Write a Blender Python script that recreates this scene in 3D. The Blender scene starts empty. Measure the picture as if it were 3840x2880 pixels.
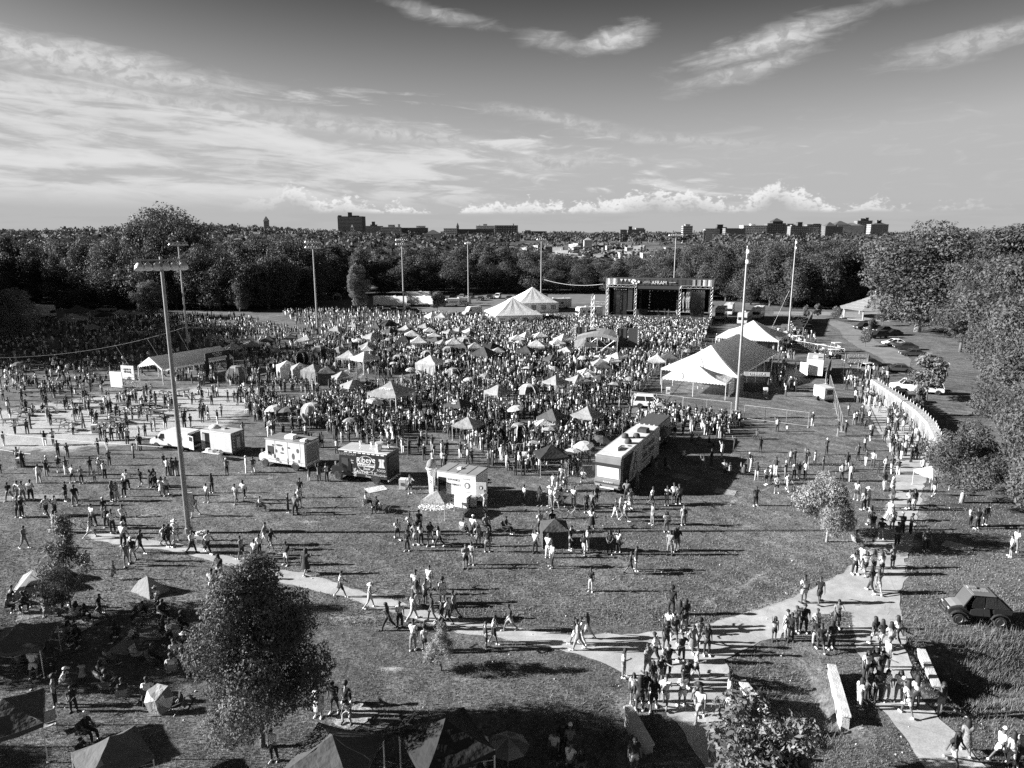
import bpy, bmesh, math, random
import numpy as np
from mathutils import Vector, Matrix
R = math.radians
rnd = random.Random(7)
nrs = np.random.RandomState(11)
scene = bpy.context.scene
COL = scene.collection

# ---------------------------------------------------------------- camera
H = 24.0                      # height of the drone above the field
FPX = 2662.0                  # focal length in photograph pixels (3840 wide)
PITCH = math.atan((1440 - 868) / FPX)
cam_d = bpy.data.cameras.new('camera')
cam_d.sensor_fit = 'HORIZONTAL'; cam_d.sensor_width = 36.0
cam_d.lens = 36.0 * FPX / 3840.0
cam_d.clip_start = 0.5; cam_d.clip_end = 20000.0
cam = bpy.data.objects.new('camera', cam_d)
cam.location = (0, 0, H); cam.rotation_euler = (math.pi / 2 - PITCH, 0, 0)
COL.objects.link(cam); scene.camera = cam

# ---------------------------------------------------------------- exposure
vs = scene.view_settings
vs.view_transform = 'Standard'; vs.look = 'None'; vs.gamma = 1.0
vs.use_curve_mapping = False; vs.exposure = 1.68
scene.cycles.max_bounces = 5; scene.cycles.diffuse_bounces = 2
scene.cycles.glossy_bounces = 2; scene.cycles.transmission_bounces = 3
scene.cycles.transparent_max_bounces = 4
scene.cycles.use_denoising = False

# ---------------------------------------------------------------- sun
SUN_EL = R(20.5); SUN_AZ = R(0.5)        # light travels along +x, a little away from the camera
ld = bpy.data.lights.new('sun', 'SUN'); ld.energy = 5.0; ld.angle = R(0.5); ld.color = (1, 1, 1)
sun = bpy.data.objects.new('sun', ld); COL.objects.link(sun)
travel = Vector((math.cos(SUN_EL) * math.cos(SUN_AZ), math.cos(SUN_EL) * math.sin(SUN_AZ), -math.sin(SUN_EL)))
sun.rotation_euler = travel.to_track_quat('-Z', 'Y').to_euler()
sun.location = (-60, -5, 40)

# ---------------------------------------------------------------- sky (monochrome, as the black-and-white photograph)
world = bpy.data.worlds.new('World'); scene.world = world; world.use_nodes = True
WT = world.node_tree; WT.nodes.clear(); WN = WT.nodes; WL = WT.links
def wsock(s, v):
    if isinstance(v, bpy.types.NodeSocket): WL.new(v, s)
    else: s.default_value = v
def wm(op, a, b=0.0, c=0.0):
    n = WN.new('ShaderNodeMath'); n.operation = op
    wsock(n.inputs[0], a); wsock(n.inputs[1], b); wsock(n.inputs[2], c)
    return n.outputs[0]
def wstep(x, lo, hi):
    n = WN.new('ShaderNodeMapRange'); n.interpolation_type = 'SMOOTHSTEP'
    wsock(n.inputs[0], x); wsock(n.inputs[1], lo); wsock(n.inputs[2], hi)
    return n.outputs[0]
def wnoise(vec, scale, detail=5.0, rough=0.55, dist=0.0):
    n = WN.new('ShaderNodeTexNoise'); wsock(n.inputs['Vector'], vec)
    n.inputs['Scale'].default_value = scale; n.inputs['Detail'].default_value = detail
    n.inputs['Roughness'].default_value = rough; n.inputs['Distortion'].default_value = dist
    return n.outputs[0]
sky = WN.new('ShaderNodeTexSky'); sky.sky_type = 'NISHITA'; sky.sun_disc = False
sky.sun_elevation = SUN_EL
sky.sun_rotation = math.atan2(-travel.x, -travel.y)
sky.air_density = 1.0; sky.dust_density = 1.2; sky.ozone_density = 1.0
sep = WN.new('ShaderNodeSeparateColor'); WL.new(sky.outputs[0], sep.inputs[0])
red = sep.outputs[0]                                    # red-filtered black and white film
tc = WN.new('ShaderNodeTexCoord')
sx = WN.new('ShaderNodeSeparateXYZ'); WL.new(tc.outputs['Generated'], sx.inputs[0])
AZ = wm('MULTIPLY', wm('ARCTAN2', sx.outputs[0], sx.outputs[1]), 57.2958)
EL = wm('MULTIPLY', wm('ARCSINE', sx.outputs[2]), 57.2958)
def wvec(x, y, z=0.0):
    n = WN.new('ShaderNodeCombineXYZ'); wsock(n.inputs[0], x); wsock(n.inputs[1], y); wsock(n.inputs[2], z)
    return n.outputs[0]
WARP = wm('SUBTRACT', wnoise(wvec(AZ, wm('MULTIPLY', EL, 2.0), 4.0), 0.12, 4.0), 0.5)
V_streak = wvec(wm('MULTIPLY', AZ, 0.30), wm('ADD', wm('MULTIPLY', EL, 2.4), wm('MULTIPLY', AZ, 0.20)), 1.0)
V_puff = wvec(AZ, wm('MULTIPLY', EL, 1.6), 7.0)
N_streak = wnoise(V_streak, 0.30, 7.0, 0.58, 0.6)
N_puff = wnoise(V_puff, 0.62, 6.0, 0.6, 0.3)
N_fine = wnoise(wvec(wm('MULTIPLY', AZ, 0.7), EL, 2.0), 1.5, 5.0, 0.6, 0.5)
N_wisp = wnoise(wvec(wm('ADD', wm('MULTIPLY', AZ, 0.30), wm('MULTIPLY', EL, -0.25)), wm('MULTIPLY', EL, 1.3), 5.0), 0.9, 8.0, 0.62, 1.1)
def blob(az, el, ra, re, tilt, soft=0.5, amp=1.0, warp=1.6):
    c, s = math.cos(R(tilt)), math.sin(R(tilt))
    x = wm('SUBTRACT', AZ, az); y = wm('ADD', wm('SUBTRACT', EL, el), wm('MULTIPLY', WARP, warp))
    u = wm('DIVIDE', wm('ADD', wm('MULTIPLY', x, c), wm('MULTIPLY', y, s)), ra)
    v = wm('DIVIDE', wm('SUBTRACT', wm('MULTIPLY', y, c), wm('MULTIPLY', x, s)), re)
    d = wm('SQRT', wm('ADD', wm('MULTIPLY', u, u), wm('MULTIPLY', v, v)))
    d = wm('ADD', d, wm('MULTIPLY', wm('SUBTRACT', wm('ADD', wm('MULTIPLY', N_wisp, 0.7), wm('MULTIPLY', N_fine, 0.3)), 0.5), 2.6))
    m = wstep(d, 1.0 + soft * 0.5, 1.0 - soft)
    return wm('MULTIPLY', m, amp)
def wmax(l):
    o = l[0]
    for a in l[1:]: o = wm('MAXIMUM', o, a)
    return o
#CLOUDS
# high sheet: thick on the sun's side, thinning to the other; streaked
sheet_cov = wm('MULTIPLY', wstep(AZ, 36.0, -16.0), wstep(wm('ADD', EL, wm('MULTIPLY', AZ, 0.10)), 10.5, 4.5))
sheet_n = wm('ADD', wm('MULTIPLY', N_streak, 0.75), wm('MULTIPLY', N_wisp, 0.25))
sheet = wstep(sheet_n, wm('SUBTRACT', 0.62, wm('MULTIPLY', sheet_cov, 0.22)), wm('SUBTRACT', 0.76, wm('MULTIPLY', sheet_cov, 0.24)))
sheet = wm('MULTIPLY', sheet, wm('MULTIPLY', wstep(EL, 1.2, 3.2), wstep(EL, 12.5, 8.0)))
thin = wm('MULTIPLY', wstep(N_wisp, 0.50, 0.72), wm('MULTIPLY', wstep(EL, 2.0, 4.0), wstep(EL, 9.5, 5.5)))
roll = wmax([blob(-31.0, 11.0, 12.5, 1.05, -6.0, 0.8, 0.85), blob(-24.0, 8.7, 15.0, 0.5, -3.0, 0.9, 0.5), blob(-10.5, 7.3, 9.0, 0.6, -5.0, 0.9, 0.6)])
iso = wmax([blob(18.6, 13.0, 5.6, 0.85, 12.0, 0.95, 0.85), blob(17.2, 11.3, 4.4, 0.75, 13.0, 0.95, 0.75),
            blob(7.6, 13.7, 2.6, 0.8, 14.0, 0.95, 0.85), blob(3.0, 13.6, 2.2, 0.6, -8.0, 0.95, 0.45),
            blob(-5.6, 15.3, 3.8, 0.5, -10.0, 0.95, 0.5), blob(-9.5, 16.9, 2.6, 0.3, 0.0, 0.9, 0.5),
            blob(31.0, 11.6, 4.6, 0.8, 8.0, 0.95, 0.62), blob(29.5, 15.6, 5.5, 0.6, 12.0, 0.95, 0.4),
            blob(3.5, 8.3, 5.5, 0.5, -8.0, 0.95, 0.5), blob(12.0, 6.8, 7.0, 0.4, -5.0, 0.95, 0.45), blob(3.0, 5.4, 3.6, 0.5, -2.0, 0.9, 0.55)])
# cumulus bank low above the horizon, flat bottoms, lumpy tops
lump = wm('ADD', wm('MULTIPLY', N_puff, 0.62), wm('MULTIPLY', wnoise(V_puff, 2.3, 5.0, 0.6, 0.2), 0.38))
big = wnoise(wvec(AZ, 0.0, 3.0), 0.16, 2.0)
base_top = wm('ADD', wm('ADD', 1.5, wm('MULTIPLY', wm('SUBTRACT', big, 0.40), 5.0)), wm('MULTIPLY', wm('SUBTRACT', lump, 0.48), 4.6))
below = wm('SUBTRACT', EL, base_top)
cum = wm('MULTIPLY', wstep(below, 0.22, -0.32), wstep(EL, 1.25, 1.6))
cum = wm('MULTIPLY', cum, wm('MULTIPLY', wstep(AZ, -22.0, -14.0), wstep(AZ, 38.0, 20.0)))
cum_lit = wm('MULTIPLY', wstep(below, -1.5, -0.15), wstep(lump, 0.36, 0.56))
low = wm('MULTIPLY', wstep(wnoise(wvec(wm('MULTIPLY', AZ, 0.3), wm('MULTIPLY', EL, 3.0), 9.0), 0.5, 4.0), 0.46, 0.62), wstep(EL, 3.5, 0.9))
#/CLOUDS
SKY_K = 0.10
val = wm('MULTIPLY', wm('POWER', wm('POWER', wm('MULTIPLY', red, 0.62), 1.12), 3.0), 0.163)
val = wm('ADD', wm('MULTIPLY', wm('MINIMUM', val, 1.62), 0.3), wm('MULTIPLY', wm('SUBTRACT', 1.5, wm('MULTIPLY', wstep(EL, 5.5, 18.5), 1.26)), 0.7))   # the even tone a red filter gives
val = wm('ADD', wm('MINIMUM', val, 1.62), wm('MULTIPLY', wm('SUBTRACT', 1.55, wm('MINIMUM', val, 1.55)), wstep(EL, 7.5, 0.5)))   # thick bright air near the horizon
def wmixv(a, b, f):
    return wm('ADD', wm('MULTIPLY', a, wm('SUBTRACT', 1.0, f)), wm('MULTIPLY', b, f))
CL = 2.45                                                 # sunlit cloud radiance (before strength)
val = wmixv(val, CL * 0.55, wm('MULTIPLY', low, 0.3))
val = wmixv(val, CL * 0.80, wm('MULTIPLY', thin, 0.35))
val = wmixv(val, wmixv(CL * 0.74, CL * 1.0, wstep(sheet_n, 0.38, 0.64)), wm('MULTIPLY', sheet, 0.85))
val = wmixv(val, wmixv(CL * 0.62, CL * 0.95, wstep(N_fine, 0.36, 0.62)), roll)
val = wmixv(val, wmixv(CL * 0.58, CL * 0.98, wstep(N_fine, 0.36, 0.62)), iso)
val = wmixv(val, wmixv(CL * 0.62, CL * 1.2, cum_lit), wm('MULTIPLY', cum, 0.9))
grey = WN.new('ShaderNodeCombineColor')
for k in range(3): WL.new(val, grey.inputs[k])
bg = WN.new('ShaderNodeBackground'); WL.new(grey.outputs[0], bg.inputs[0]); bg.inputs[1].default_value = SKY_K
wo = WN.new('ShaderNodeOutputWorld'); WL.new(bg.outputs[0], wo.inputs[0])

# ---------------------------------------------------------------- pixel -> place
def gp(px, py, z=0.0):
    """photograph pixel -> point on the horizontal plane at height z"""
    a = (px - 1920) / FPX; b = -(py - 1440) / FPX
    dy = math.cos(PITCH) + b * math.sin(PITCH); dz = -math.sin(PITCH) + b * math.cos(PITCH)
    t = (z - H) / dz
    return (a * t, dy * t)
def inpoly(x, y, poly):
    c = False; n = len(poly); j = n - 1
    for i in range(n):
        xi, yi = poly[i]; xj, yj = poly[j]
        if (yi > y) != (yj > y) and x < (xj - xi) * (y - yi) / (yj - yi) + xi: c = not c
        j = i
    return c
def smooth(x, a, b):
    t = min(1.0, max(0.0, (x - a) / (b - a))); return t * t * (3 - 2 * t)
def hgt(x, y):
    """height of the ground: flat field, a small stream swale crossing under the two footpaths, higher land far off"""
    d = math.hypot(x, y)
    z = 0.0
    if 22 < y < 46 and -2 < x < 60:
        yc = 32.6 + 0.22 * (x - 14)
        dip = math.exp(-((y - yc) / 2.3) ** 2)
        k = 0.0
        if x < 7.2: k = 0.75 * smooth(x, -2, 5) * (1 - smooth(x, 5.6, 6.2))
        elif 11.5 < x < 18.6: k = 1.0 * smooth(x, 12.0, 12.8) * (1 - smooth(x, 16.6, 17.3))
        elif x > 22: k = 1.3 * smooth(x, 22.9, 23.7)
        z -= dip * k
    if d > 450:
        z += 7.0 * smooth(d, 450, 1400)
        z += 16.0 * smooth(d, 800, 1500) * math.exp(-((math.degrees(math.atan2(x, y)) + 24) / 9.0) ** 2)
    return z

# ---------------------------------------------------------------- materials
def mk(name, rough=0.6, src='obj', nscale=3.0, namt=0.15, bump=0.0, bscale=20.0, metal=0.0, trans=0.0, base=(0.5, 0.5, 0.5), spec=0.5):
    m = bpy.data.materials.new(name); m.use_nodes = True
    t = m.node_tree; n = t.nodes; l = t.links
    b = n['Principled BSDF']; out = n['Material Output']
    b.inputs['Roughness'].default_value = rough; b.inputs['Metallic'].default_value = metal
    b.inputs['Specular IOR Level'].default_value = spec
    if src == 'obj':
        c = n.new('ShaderNodeObjectInfo').outputs['Color']
    elif src == 'attr':
        a = n.new('ShaderNodeAttribute'); a.attribute_name = 'Col'; c = a.outputs['Color']
    elif src == 'leaf':
        a = n.new('ShaderNodeAttribute'); a.attribute_name = 'shade'
        mu = n.new('ShaderNodeVectorMath'); mu.operation = 'MULTIPLY'
        l.new(n.new('ShaderNodeObjectInfo').outputs['Color'], mu.inputs[0]); l.new(a.outputs['Color'], mu.inputs[1]); c = mu.outputs[0]
    else:
        r = n.new('ShaderNodeRGB'); r.outputs[0].default_value = (*base, 1); c = r.outputs[0]
    if namt > 0:
        tcx = n.new('ShaderNodeTexCoord'); nz = n.new('ShaderNodeTexNoise')
        nz.inputs['Scale'].default_value = nscale; nz.inputs['Detail'].default_value = 5
        l.new(tcx.outputs['Object'], nz.inputs['Vector'])
        mr = n.new('ShaderNodeMapRange'); l.new(nz.outputs[0], mr.inputs[0])
        mr.inputs[1].default_value = 0.3; mr.inputs[2].default_value = 0.7
        mr.inputs[3].default_value = 1 - namt; mr.inputs[4].default_value = 1 + namt
        mu = n.new('ShaderNodeVectorMath'); mu.operation = 'SCALE'; l.new(c, mu.inputs[0]); l.new(mr.outputs[0], mu.inputs['Scale']); c = mu.outputs[0]
    l.new(c, b.inputs['Base Color'])
    if bump > 0:
        tcx = n.new('ShaderNodeTexCoord'); nz = n.new('ShaderNodeTexNoise'); nz.inputs['Scale'].default_value = bscale
        l.new(tcx.outputs['Object'], nz.inputs['Vector']); bp = n.new('ShaderNodeBump'); bp.inputs['Strength'].default_value = bump
        bp.inputs['Distance'].default_value = 0.1
        l.new(nz.outputs[0], bp.inputs['Height']); l.new(bp.outputs[0], b.inputs['Normal'])
    if trans > 0:
        tr = n.new('ShaderNodeBsdfTranslucent'); l.new(c, tr.inputs[0])
        mx = n.new('ShaderNodeMixShader'); mx.inputs[0].default_value = trans
        l.new(b.outputs[0], mx.inputs[1]); l.new(tr.outputs[0], mx.inputs[2]); l.new(mx.outputs[0], out.inputs[0])
    return m
M = dict(
    paint=mk('paint', 0.38, namt=0.10, nscale=1.5), matte=mk('matte', 0.8, namt=0.12), metal=mk('metal', 0.45, metal=0.6, namt=0.12),
    fabric=mk('fabric', 0.85, namt=0.08, nscale=1.2, bump=0.55, bscale=4.0, trans=0.36), cloth=mk('cloth', 0.9, namt=0.3, nscale=11.0, bump=0.3, bscale=14.0),
    skin=mk('skin', 0.55, namt=0.06), hair=mk('hair', 0.7, namt=0.2, nscale=40), glass=mk('glass', 0.08, namt=0.0, spec=0.8),
    rubber=mk('rubber', 0.85, namt=0.1), wood=mk('wood', 0.8, namt=0.25, nscale=6.0), bark=mk('bark', 0.9, namt=0.35, nscale=4.0, bump=0.6, bscale=8.0),
    leaf=mk('leaf', 0.6, src='leaf', namt=0.0, trans=0.2, spec=0.25), crowd=mk('crowd', 0.85, src='attr', namt=0.0),
    blade=mk('blade', 0.7, src='attr', namt=0.0, trans=0.2),
    concrete=mk('concrete', 0.85, namt=0.2, nscale=2.0, bump=0.3, bscale=12.0), brick=mk('brick', 0.9, namt=0.15, nscale=0.3),
    asphalt=None, roof=mk('roof', 0.85, namt=0.2, nscale=2.5, bump=0.3, bscale=6),
)
def asphalt_mat():
    m = bpy.data.materials.new('worn_asphalt'); m.use_nodes = True; t = m.node_tree; n = t.nodes; l = t.links; b = n['Principled BSDF']; b.inputs['Roughness'].default_value = .9; b.inputs['Specular IOR Level'].default_value = .2
    tc_ = n.new('ShaderNodeTexCoord')
    def tex(kind, sc, **kw):
        k = n.new(kind); l.new(tc_.outputs['Object'], k.inputs['Vector']); k.inputs['Scale'].default_value = sc
        for a_, v_ in kw.items(): setattr(k, a_, v_)
        return k
    def mr(x, a_, c_, d_, e_):
        k = n.new('ShaderNodeMapRange'); l.new(x, k.inputs[0])
        for i, v in enumerate((a_, c_, d_, e_)): k.inputs[i + 1].default_value = v
        return k.outputs[0]
    n1 = tex('ShaderNodeTexNoise', .35).outputs[0]; n2 = tex('ShaderNodeTexNoise', 14.0).outputs[0]; n3 = tex('ShaderNodeTexNoise', 1.6).outputs[0]
    cr = tex('ShaderNodeTexVoronoi', .22, feature='DISTANCE_TO_EDGE').outputs['Distance']
    f = None
    for x in (mr(n1, .3, .7, .80, 1.14), mr(n3, .3, .7, .86, 1.1), mr(n2, .3, .7, .82, 1.16), mr(cr, .002, .009, .84, 1.0)):
        if f is None: f = x
        else:
            k = n.new('ShaderNodeMath'); k.operation = 'MULTIPLY'; l.new(f, k.inputs[0]); l.new(x, k.inputs[1]); f = k.outputs[0]
    mu = n.new('ShaderNodeVectorMath'); mu.operation = 'SCALE'; l.new(n.new('ShaderNodeObjectInfo').outputs['Color'], mu.inputs[0]); l.new(f, mu.inputs['Scale']); l.new(mu.outputs[0], b.inputs['Base Color'])
    return m
M['asphalt'] = asphalt_mat()
GREY = {'W': 0.66, 'L': 0.42, 'G': 0.20, 'K': 0.022, 'M': 0.33}
def g4(v):
    if isinstance(v, str): v = GREY[v]
    return (v, v, v, 1.0)

# ---------------------------------------------------------------- geometry collector
class B:
    def __init__(s): s.v = []; s.f = []
    def add(s, V, Fs):
        o = len(s.v); s.v.extend([tuple(p) for p in V]); s.f.extend([tuple(i + o for i in f) for f in Fs]); return s
    def box(s, c, d, rz=0.0, taper=1.0, ry=0.0):
        x, y, z = d[0] / 2, d[1] / 2, d[2] / 2
        P = [(-x, -y, -z), (x, -y, -z), (x, y, -z), (-x, y, -z), (-x * taper, -y * taper, z), (x * taper, -y * taper, z), (x * taper, y * taper, z), (-x * taper, y * taper, z)]
        m = Matrix.Rotation(rz, 3, 'Z') @ Matrix.Rotation(ry, 3, 'Y')
        P = [tuple(m @ Vector(p) + Vector(c)) for p in P]
        return s.add(P, [(0, 3, 2, 1), (4, 5, 6, 7), (0, 1, 5, 4), (1, 2, 6, 5), (2, 3, 7, 6), (3, 0, 4, 7)])
    def tube(s, a, b, r0, r1=None, n=6, cap=True):
        r1 = r0 if r1 is None else r1
        a = Vector(a); b = Vector(b); d = (b - a)
        if d.length < 1e-6: return s
        d.normalize(); u = d.orthogonal().normalized(); w = d.cross(u)
        P = []
        for c, r in ((a, r0), (b, r1)):
            for k in range(n):
                t = 2 * math.pi * k / n; P.append(c + (u * math.cos(t) + w * math.sin(t)) * r)
        Fs = [(k, (k + 1) % n, n + (k + 1) % n, n + k) for k in range(n)]
        if cap: Fs += [tuple(range(n - 1, -1, -1)), tuple(range(n, 2 * n))]
        return s.add(P, Fs)
    def chain(s, pts, rs, n=6):
        for i in range(len(pts) - 1): s.tube(pts[i], pts[i + 1], rs[i] if isinstance(rs, (list, tuple)) else rs, rs[i + 1] if isinstance(rs, (list, tuple)) else rs, n)
        return s
    def lathe(s, prof, n=12, c=(0, 0, 0), sx=1.0, sy=1.0, cap=True):
        P = []
        for r, z in prof:
            for k in range(n):
                t = 2 * math.pi * k / n; P.append((c[0] + r * sx * math.cos(t), c[1] + r * sy * math.sin(t), c[2] + z))
        Fs = []
        for i in range(len(prof) - 1):
            for k in range(n): Fs.append((i * n + k, i * n + (k + 1) % n, (i + 1) * n + (k + 1) % n, (i + 1) * n + k))
        if cap: Fs += [tuple(range(n - 1, -1, -1)), tuple(range((len(prof) - 1) * n, len(prof) * n))]
        return s.add(P, Fs)
    def prism(s, poly, y0, y1):
        """polygon in x,z extruded along y"""
        n = len(poly)
        P = [(x, y0, z) for x, z in poly] + [(x, y1, z) for x, z in poly]
        return s.add(P, [tuple(range(n)), tuple(range(2 * n - 1, n - 1, -1))] + [(k + n, (k + 1) % n + n, (k + 1) % n, k) for k in range(n)])
    def quad(s, a, b, c, d): return s.add([a, b, c, d], [(0, 1, 2, 3)])
    def mesh(s, name, bevel=0.0, smoothed=False):
        me = bpy.data.meshes.new(name); me.from_pydata(s.v, [], s.f); me.update()
        bm = bmesh.new(); bm.from_mesh(me)
        bmesh.ops.recalc_face_normals(bm, faces=bm.faces)
        if bevel > 0: bmesh.ops.bevel(bm, geom=bm.edges[:] + bm.verts[:], offset=bevel, segments=2, affect='EDGES', clamp_overlap=True)
        bm.to_mesh(me); bm.free()
        if smoothed: me.polygons.foreach_set('use_smooth', [True] * len(me.polygons))
        return me
def obj(name, me, mat, parent=None, color=0.5, loc=(0, 0, 0), rz=0.0, scale=None, label=None, cat=None, group=None, kind=None):
    if isinstance(me, B): me = me.mesh(name)
    if mat is not None and not me.materials: me.materials.append(M[mat] if isinstance(mat, str) else mat)
    o = bpy.data.objects.new(name, me); COL.objects.link(o)
    o.location = loc; o.rotation_euler = (0, 0, rz)
    if scale is not None: o.scale = scale if isinstance(scale, (tuple, list)) else (scale,) * 3
    o.color = g4(color)
    if parent is not None: o.parent = parent
    if label: o['label'] = label
    if cat: o['category'] = cat
    if group: o['group'] = group
    if kind: o['kind'] = kind
    return o
def thing(name, label, cat, loc=(0, 0, 0), rz=0.0, group=None, scale=None):
    o = bpy.data.objects.new(name, None); COL.objects.link(o); o.empty_display_size = 0.2
    o.location = loc; o.rotation_euler = (0, 0, rz)
    if scale is not None: o.scale = scale if isinstance(scale, (tuple, list)) else (scale,) * 3
    o['label'] = label; o['category'] = cat
    if group: o['group'] = group
    return o
def copy_tree(root, loc=None, rz=None, scale=None, label=None, group=None, recolor=None, parent=None):
    r = root.copy(); COL.objects.link(r); r.parent = parent
    if loc is not None: r.location = loc
    if rz is not None: r.rotation_euler = (0, 0, rz)
    if scale is not None: r.scale = scale if isinstance(scale, (tuple, list)) else (scale,) * 3
    if label: r['label'] = label
    if group: r['group'] = group
    if recolor and r.name.split('.')[0] in recolor: r.color = g4(recolor[r.name.split('.')[0]])
    for ch in root.children: copy_tree(ch, parent=r, recolor=recolor)
    return r
def letters(name, txt, size, parent, loc, rot, color=0.8, extrude=0.006, align='CENTER', shear=0.0, width=None):
    cu = bpy.data.curves.new('lettering', 'FONT'); cu.body = txt; cu.size = size; cu.extrude = extrude
    cu.align_x = align; cu.align_y = 'CENTER'; cu.shear = shear; cu.resolution_u = 3
    to = bpy.data.objects.new('lettering_source', cu); COL.objects.link(to)
    dg = bpy.context.evaluated_depsgraph_get(); me = bpy.data.meshes.new_from_object(to.evaluated_get(dg))
    COL.objects.unlink(to); bpy.data.objects.remove(to)
    if me.materials: me.materials.clear()
    me.materials.append(M['paint'])
    o = bpy.data.objects.new(name, me); COL.objects.link(o); o.parent = parent
    o.location = loc; o.rotation_euler = rot; o.color = g4(color)
    if width:
        xs = [v.co.x for v in me.vertices]; o.scale = (width / max(1e-3, max(xs) - min(xs)), 1, 1)
    return o
def spill(poly, n=3):
    """densify a pixel polygon edge list with slight wander, return ground points"""
    return [gp(*p) for p in poly]
def sheet(name, pix, z, mat, color, jitter=0.16, sub=0.6, kind='structure', label=None, cat=None):
    pts = [Vector((*gp(*p), 0)) for p in pix]
    out = []
    for i, a in enumerate(pts):
        b = pts[(i + 1) % len(pts)]; n = max(1, int((b - a).length / sub))
        for k in range(n):
            p = a.lerp(b, k / n); out.append((p.x + rnd.uniform(-jitter, jitter), p.y + rnd.uniform(-jitter, jitter), z))
    bm = bmesh.new(); vs_ = [bm.verts.new(p) for p in out]; f = bm.faces.new(vs_)
    bmesh.ops.triangulate(bm, faces=[f]); bmesh.ops.recalc_face_normals(bm, faces=bm.faces)
    me = bpy.data.meshes.new(name); bm.to_mesh(me); bm.free()
    return obj(name, me, mat, color=color, kind=kind, label=label, cat=cat)
# ================================================================ GROUND
def axis(fine0, fine1, step, far, growth=1.35):
    a = list(np.arange(fine0, fine1 + 1e-6, step)); s = step
    lo = []; x = fine0
    while x > -far: s *= growth; x -= s; lo.append(x)
    s = step; hi = []; x = fine1
    while x < far: s *= growth; x += s; hi.append(x)
    return np.array(lo[::-1] + a + hi)
DIRT = [(-200, 1560), (0, 1540), (250, 1500), (420, 1478), (560, 1462), (740, 1452), (900, 1452), (1010, 1462), (1040, 1480), (960, 1500), (905, 1560), (860, 1600), (780, 1612),
        (700, 1640), (560, 1655), (420, 1672), (250, 1690), (100, 1690), (-200, 1670)]
DIRT_W = [gp(*p) for p in DIRT]
WORN = [(gp(3010, 2240), gp(3160, 2170), 1.0), (gp(3400, 2130), gp(3470, 1830), 0.7), (gp(2820, 2290), gp(3010, 2230), 0.8), (gp(1250, 2310), gp(1480, 2340), 0.5), (gp(1450, 2360), gp(1600, 2420), 0.4),
        (gp(150, 1260), gp(450, 1440), 0.25), (gp(3215, 2720), gp(3290, 2740), 0.55), (gp(2680, 2240), gp(2850, 2200), 0.3), (gp(900, 1760), gp(1300, 1870), 0.22), (gp(1400, 2000), gp(1450, 2040), 0.3), (gp(2900, 2130), gp(2650, 2260), .3), (gp(2960, 2090), gp(2900, 2130), .3), (gp(2200, 1980), gp(2500, 1990), .25), (gp(1100, 1960), gp(1500, 1930), .22), (gp(700, 1900), gp(420, 1960), .25), (gp(2700, 1900), gp(3000, 1780), .2), (gp(1250, 2480), gp(1900, 2560), .2)]
def segd(px, py, a, b):
    ax, ay = a; bx, by = b; dx, dy = bx - ax, by - ay
    t = np.clip(((px - ax) * dx + (py - ay) * dy) / (dx * dx + dy * dy + 1e-9), 0, 1)
    return np.hypot(px - ax - t * dx, py - ay - t * dy)
gx = axis(-70, 75, 0.9, 9000); gy = axis(14, 215, 0.9, 9000)
GX, GY = np.meshgrid(gx, gy)
gz = np.array([[hgt(x, y) for x in gx] for y in gy])
near = (GY < 130) & (GY > 20) & (np.abs(GX) < 75)
gz = gz + np.where(near, nrs.uniform(-0.012, 0.012, gz.shape), 0)
nv = np.stack([GX.ravel(), GY.ravel(), gz.ravel()], 1)
ny, nx = GX.shape
idx = np.arange(nx * ny).reshape(ny, nx)
q = np.stack([idx[:-1, :-1].ravel(), idx[:-1, 1:].ravel(), idx[1:, 1:].ravel(), idx[1:, :-1].ravel()], 1)
gm = bpy.data.meshes.new('ground'); gm.from_pydata(nv.tolist(), [], q.tolist()); gm.update()
gm.polygons.foreach_set('use_smooth', [True] * len(gm.polygons))
dirt = np.zeros(nx * ny)
fx, fy = nv[:, 0], nv[:, 1]
sel = np.where((fy < 120) & (fy > 55) & (fx < -15) & (fx > -90))[0]
for i in sel:
    if inpoly(fx[i], fy[i], DIRT_W): dirt[i] = 1.0
ed = np.full(nx * ny, 99.0)
for i in range(len(DIRT_W)): ed = np.minimum(ed, segd(fx, fy, DIRT_W[i], DIRT_W[(i + 1) % len(DIRT_W)]))
dirt = np.where(dirt > 0, 0.5 + 0.5 * np.clip(ed / 3.5, 0, 1), 0.5 - 0.5 * np.clip(ed / 3.0, 0, 1))
for a, b, w in WORN:
    d = segd(fx, fy, a, b); dirt = np.maximum(dirt, 0.56 * np.exp(-(d / (w * 0.9 + 0.25)) ** 2))
ca = gm.color_attributes.new('Col', 'FLOAT_COLOR', 'POINT')
ca.data.foreach_set('color', np.stack([dirt, dirt, dirt, np.ones_like(dirt)], 1).ravel())
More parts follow.
